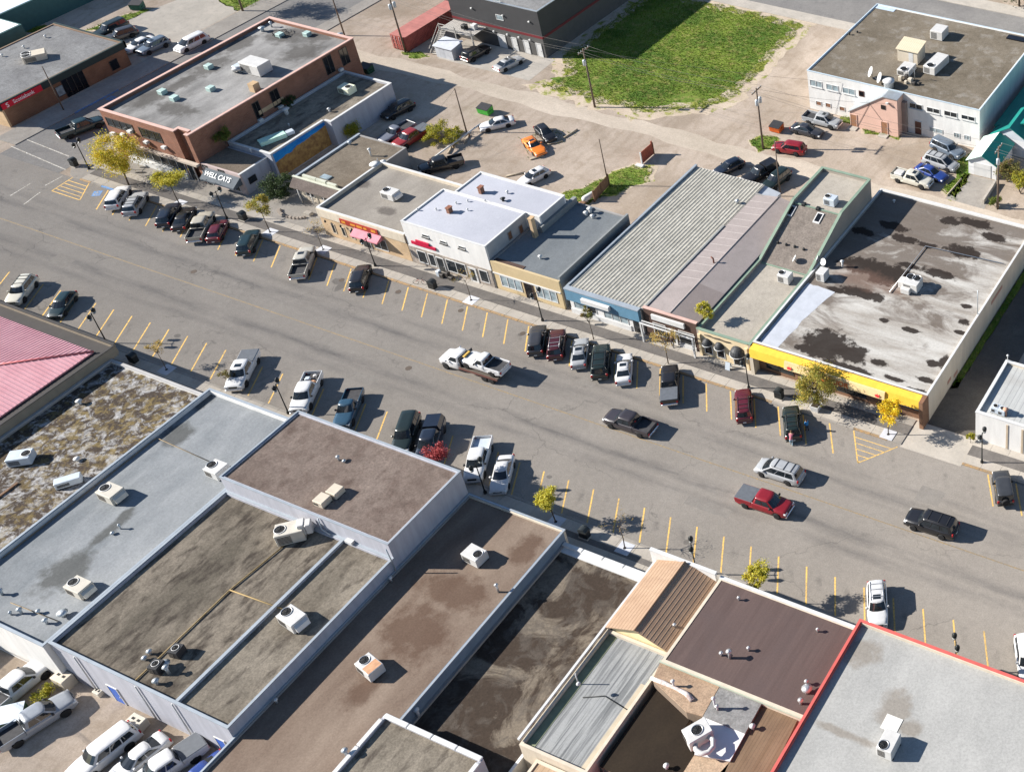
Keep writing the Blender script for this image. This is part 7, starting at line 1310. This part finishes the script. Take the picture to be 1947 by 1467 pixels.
pl = thing('white_planter', 'white planter box at the foot of the wide olive tree', 'planter', (*gb(1552, 779), .12)); MB().hexa([(-.4, -.4, 0), (.4, -.4, 0), (.4, .4, 0), (-.4, .4, 0), (-.5, -.5, .8), (.5, -.5, .8), (.5, .5, .8), (-.5, .5, .8)]).build('box', m_white, pl); MB().box(-.42, .42, -.42, .42, .802, .815).build('soil', M('dark_soil', (.04, .03, .02), .95), pl)
def dumpster(u, v, label, col, rz=0, s=(1.9, 1.3, 1.3), lid=None):
    p = G(u, v, 0); t = thing('dumpster', label, 'dumpster', (p.x, p.y, .015), R(rz)); m = M('dumpster_%s' % label[:6], col, .6, 0, .2, 2, obj=True); a, b, h = s[0] / 2, s[1] / 2, s[2]
    MB().hexa([(-a, -b * .8, .12), (a, -b * .8, .12), (a, b, .12), (-a, b, .12), (-a, -b, h * .8), (a, -b, h * .8), (a, b, h), (-a, b, h)]).build('body', m, t); MB().hexa([(-a - .03, -b - .05, h * .8), (a + .03, -b - .05, h * .8), (a + .03, b, h), (-a - .03, b, h), (-a - .03, -b - .05, h * .8 + .06), (a + .03, -b - .05, h * .8 + .06), (a + .03, b, h + .06), (-a - .03, b, h + .06)]).build('lid', lid or m_trim, t)
    for x in (-a - .06, a + .06): MB().box(x - .05, x + .05, -b * .5, b * .5, h * .45, h * .55).build('fork_pocket', m, t)
    for x in (-a * .8, a * .8):
        for y in (-b * .6, b * .7): MB().lathe([(.07, -.03), (.07, .03)], x, y, .07, 8, axis='Y').build('caster', m_tyre, t)
dumpster(924, 216, 'bright green dumpster with dark lid by the white sedan', (.05, .30, .04)); dumpster(698, 138, 'dark green dumpster at the back of the brick block', (.012, .06, .035)); dumpster(1477, 249, 'orange dumpster with raised lid near the charcoal sedan', (.55, .11, .02), 0, (1.6, 1.5, 1.2)); dumpster(263, 18, 'green dumpster with pale front on the verge behind the bank', (.015, .09, .07), 20); dumpster(30, 1372, 'dark green dumpster with grey lid beside the grey pickup', (.008, .07, .055), 40, (2.0, 1.6, 1.4), m_unitb); dumpster(862, 12, 'dark green dumpster by the container end', (.03, .15, .08))
for (u, v, sx, sy, h, l, m, rz) in ((128, 1300, 1.5, 1.1, 1.3, 'beige electrical cabinet against the white rear wall', m_unitt, 0), (266, 1378, 1.5, .9, .9, 'beige cabinet with two openings behind the grey back wall', m_unit, 0), (190, 1318, .8, .6, .5, 'small beige utility box at the foot of the back wall', m_unit, 0)):
    p = G(u, v, 0); t = thing('utility_cabinet', l, 'utility box', (p.x, p.y, .0), R(rz)); MB().bbox(-sx / 2, sx / 2, -sy / 2, sy / 2, 0.01, h, .06).build('cabinet', m, t); MB().box(-sx * .3, -sx * .08, -.1, .1, h + .002, h + .01).build('opening', m_fan, t); MB().box(sx * .1, sx * .32, -.1, .1, h + .002, h + .01).build('opening', m_fan, t)
# fences, boards, logs
fn = thing('wooden_fence', 'weathered brown board fence behind the tan fascia shop', 'fence', tuple(G(1145, 366, 0))); a, b = G(1131, 384, 0), G(1159, 352, 0); d = b - a
for k in range(14): q = a + d * (k / 14) - Vector(fn.location); o = MB().box(-.02, .02, 0, d.length / 14 - .03, .05, 1.7 - .06 * (k % 2)).build('board', m_wood, fn); o.location = (q.x, q.y, 0); o.rotation_euler = (0, 0, math.atan2(d.y, d.x) - R(90))
for k in (0, .5, 1): q = a + d * k - Vector(fn.location); MB().box(q.x - .07, q.x + .07, q.y - .07, q.y + .07, 0, 1.85).build('post', m_wood, fn)
rb2 = thing('red_board_wall', 'freestanding rusty red board panel at the end of the weed strip', 'panel', tuple(G(1232, 303, 0)))
for k in range(9): MB().box(-.04, .04, -1.3 + k * .3, -1.02 + k * .3, .1, 1.9 + (.35 if k == 8 else .0)).build('board', M('rust_red_board', (.28, .075, .045), .85, 0, .2, 3), rb2)
for y in (-1.35, 1.42): MB().box(-.1, .1, y - .07, y + .07, 0, 1.95).build('post', m_white if y < 0 else m_wood, rb2)
MB().bbox(-.6, .6, -2.1, -1.6, .01, .3, .04).build('white_block', m_white, rb2)
rl = thing('white_rail', 'long white beam rail between the two back lots', 'rail', tuple(G(853, 280, 0))); a, b = G(794, 322, .7), G(913, 236, .7); o_ = Vector(rl.location)
MB().tube([tuple(a - o_), tuple(b - o_)], .13, 6).build('beam', m_white, rl)
for k in (.05, .3, .55, .8, .97): q = a.lerp(b, k) - o_; MB().box(q.x - .08, q.x + .08, q.y - .08, q.y + .08, 0, .68).build('post', m_wood, rl)
LG = 'weathered timbers marking parking edges'
for i, (p, q, l) in enumerate((((1072, 262), (1098, 246), 'pale timber log beside the black car'), ((1040, 275), (1070, 268), 'timber log behind the orange coupe'), ((1008, 303), (1034, 296), 'timber log in front of the orange coupe'), ((962, 335), (998, 328), 'long timber log behind the white hatchback'), ((884, 272), (892, 256), 'upright timber stub at the white rail'), ((852, 292), (858, 280), 'short timber stub by the black pickup'), ((1828, 340), (1800, 372), 'grey timber along the garage lawn'))):
    a, b = G(*p, .12), G(*q, .12); tag(MB().tube([tuple(a), tuple(a.lerp(b, .5) + Vector((.03, .02, 0))), tuple(b)], .13, 7).build('timber_log', M('grey_log', (.34, .29, .22), .9, 0, .25, 3)), l, 'log', LG)
bw = thing('driveway_wall', 'low white retaining wall edging the garage driveway', 'wall', tuple(G(1880, 375, 0))); a, b = G(1869, 388, 0), G(1893, 350, 0); o_ = Vector(bw.location); n_ = Vector((b - a).normalized()); s_ = Vector((-n_.y, n_.x, 0)) * .15
MB().hexa([tuple(x - o_ + Vector((0, 0, z))) for z in (0, .7) for x in (a - s_, b - s_, b + s_, a + s_)]).build('wall', m_conc, bw)
cy = thing('propane_tank', 'white cylindrical tank lying beside the wooden fence', 'tank', tuple(G(1122, 380, 0))); o_ = MB().lathe([(.1, -1.15), (.35, -1.0), (.42, -.8), (.42, .8), (.35, 1.0), (.1, 1.15)], 0, 0, .6, 14, axis='Y').build('vessel', m_white, cy)
for y in (-.6, .6): MB().box(-.3, .3, y - .08, y + .08, 0, .25).build('saddle', m_conc, cy)
cy.rotation_euler = (0, 0, R(-14))
sc2 = thing('scrap_pile', 'pile of rusty scrap next to the white tank', 'scrap', tuple(G(1106, 386, 0))); rng = random.Random(9)
for k in range(9): x, y, s = rng.uniform(-1, 1), rng.uniform(-.8, .8), rng.uniform(.2, .5); MB().bbox(x - s, x + s * .6, y - s * .5, y + s * .5, 0, s, .04).build('scrap_piece', (m_rusty, m_wood, m_unitb)[k % 3], sc2)
pb = thing('stone_border', 'curved low stone border in the shaded forecourt', 'planter', (-46.2, 14.9, .1)); 
for k in range(11): a = R(200 + k * 14); MB().bbox(2.2 * math.cos(a) - .22, 2.2 * math.cos(a) + .22, 1.1 * math.sin(a) - .16, 1.1 * math.sin(a) + .16, 0, .3, .05).build('stone', w_stone, pb)
MB().bbox(1.6, 2.6, .1, .7, 0, .45, .05).build('stone_bench', m_conc, pb)
ds = thing('sidewalk_display', 'dark furniture display standing outside the stone based white shop', 'display', (-19.6, 12.2, .13))
for (x, y, s, h) in ((-.5, 0, .5, .8), (.1, -.1, .6, .6), (.8, .1, .5, .9), (1.4, 0, .6, .5)): MB().bbox(x - s / 2, x + s / 2, y - .25, y + .25, 0, h, .05).build('display_item', m_dkframe if x > -.3 else m_unitb, ds)
sb = thing('sandwich_board', 'small grey sign board on the pavement by the dome awnings', 'sign board', (20.9, 12.0, .13)); 
for s in (-1, 1): MB().hexa([(-.3, s * .28 - .02, 0), (.3, s * .28 - .02, 0), (.3, s * .28 + .02, 0), (-.3, s * .28 + .02, 0), (-.3, -.02, 1.0), (.3, -.02, 1.0), (.3, .02, 1.0), (-.3, .02, 1.0)]).build('board', m_unitb, sb)
bk = thing('bicycle', 'bicycle leaning by the litter bin outside the white shop', 'bicycle', (*gb(800, 541), .13), R(20))
for x in (-.52, .52):
    MB().tube([(x + .33 * math.cos(k * math.pi / 9), 0, .34 + .33 * math.sin(k * math.pi / 9)) for k in range(19)], .025, 6).build('wheel', m_tyre, bk)
MB().tube([(-.52, 0, .34), (-.15, 0, .75), (.38, 0, .78), (.05, 0, .32), (-.15, 0, .75)], .022, 6).tube([(.38, 0, .78), (.52, 0, .34)], .022, 6).build('frame', m_redtrim, bk); MB().box(-.28, -.04, -.06, .06, .86, .92).build('saddle', m_trim, bk); MB().tube([(.42, -.25, .98), (.36, 0, .98), (.42, .25, .98)], .018, 6).build('handlebar', m_trim, bk)
# ================================================================== people
def person(label, loc, rz, top, legs, hair, reach=0.0, bend=0.0, h=1.72):
    t = thing('person', label, 'person', (loc[0], loc[1], loc[2]), rz); s = h / 1.72
    J = dict(pel=(0, 0, .95), chest=(bend * .35, 0, 1.28), neck=(bend * .5, 0, 1.47), head=(bend * .58, 0, 1.58), crown=(bend * .6, 0, 1.70))
    E_ = [('pel', 'chest'), ('chest', 'neck'), ('neck', 'head'), ('head', 'crown')]; rad = dict(pel=.15, chest=.17, neck=.06, head=.095, crown=.06)
    for sd, y in (('l', .1), ('r', -.1)):
        J['hip' + sd] = (0, y, .88); J['knee' + sd] = (.04, y * 1.1, .48); J['ank' + sd] = (-.02 + (.12 if sd == 'l' else -.08), y * 1.1, .09); J['toe' + sd] = (.14 + (.12 if sd == 'l' else -.08), y * 1.25, .04)
        E_ += [('pel', 'hip' + sd), ('hip' + sd, 'knee' + sd), ('knee' + sd, 'ank' + sd), ('ank' + sd, 'toe' + sd)]; rad.update({'hip' + sd: .1, 'knee' + sd: .065, 'ank' + sd: .05, 'toe' + sd: .04})
        J['sh' + sd] = (bend * .42, y * 1.9, 1.40); J['el' + sd] = (bend * .42 + .05 + reach * .22, y * 2.3, 1.13 + reach * .08); J['wr' + sd] = (bend * .42 + .12 + reach * .42, y * 2.0, .90 + reach * .25); J['hd' + sd] = (bend * .42 + .15 + reach * .5, y * 1.9, .82 + reach * .25)
        E_ += [('chest', 'sh' + sd), ('sh' + sd, 'el' + sd), ('el' + sd, 'wr' + sd), ('wr' + sd, 'hd' + sd)]; rad.update({'sh' + sd: .07, 'el' + sd: .05, 'wr' + sd: .038, 'hd' + sd: .04})
    keys = list(J); me = bpy.data.meshes.new('body'); me.from_pydata([tuple(c * s for c in J[k]) for k in keys], [(keys.index(a), keys.index(b)) for a, b in E_], [])
    o = bpy.data.objects.new('body', me); COL.objects.link(o); sk = o.modifiers.new('skin', 'SKIN'); lay = me.skin_vertices[0] if me.skin_vertices else None
    if lay:
        for i, k in enumerate(keys): lay.data[i].radius = (rad[k] * s, rad[k] * s * (1.15 if k in ('pel', 'chest') else 1)); lay.data[i].use_root = (k == 'pel')
    ss = o.modifiers.new('sub', 'SUBSURF'); ss.levels = 1; ss.render_levels = 1; bpy.context.view_layer.update()
    em = bpy.data.meshes.new_from_object(o.evaluated_get(bpy.context.evaluated_depsgraph_get())); bpy.data.objects.remove(o)
    skin = M('skin', (.45, .27, .19), .6); em.materials.clear()
    for m in (skin, top, legs, m_trim): em.materials.append(m)
    for pgn in em.polygons:
        c = pgn.center / s; pgn.use_smooth = True
        pgn.material_index = 3 if c.z < .12 else 2 if c.z < .93 and abs(c.y) < .2 else 1 if c.z < 1.46 and not (c.z < .95) else (1 if .95 > c.z > .9 else 0)
    put('body', em, t); hx_ = J['head']
    MB().lathe([(.02, -.09), (.10, -.06), (.118, .02), (.10, .09), (.04, .135)], hx_[0] * s - .02, 0, hx_[2] * s + .05, 12).build('hair', hair, t)
    for y in (-.03, .03): MB().lathe([(.012, 0), (.012, .01)], hx_[0] * s + .10, y, hx_[2] * s + .03, 6, axis='X').build('eye', m_trim, t)
    return t
p = G(1534, 808, .9); person('person in a bright blue top standing beside the dark sport utility', (p.x, p.y, .012), R(150), M('blue_top', (.03, .22, .50), .8), M('dark_trousers', (.02, .025, .05), .8), M('dark_hair', (.03, .02, .015), .8))
p = G(1504, 838, .7); person('person in pale blue jeans bending at the tail of the dark sport utility', (p.x, p.y, .012), R(110), M('pink_top', (.5, .16, .2), .8), M('pale_jeans', (.35, .48, .55), .8), M('brown_hair', (.10, .06, .03), .8), .8, .8)
p = G(1279, 652, .7); person('person in a dark coat standing in the doorway below the white sign', (p.x, p.y, .13), R(-80), M('dark_coat', (.05, .03, .03), .8), M('dark_trousers', (.02, .025, .05), .8), M('grey_hair', (.25, .2, .17), .8))
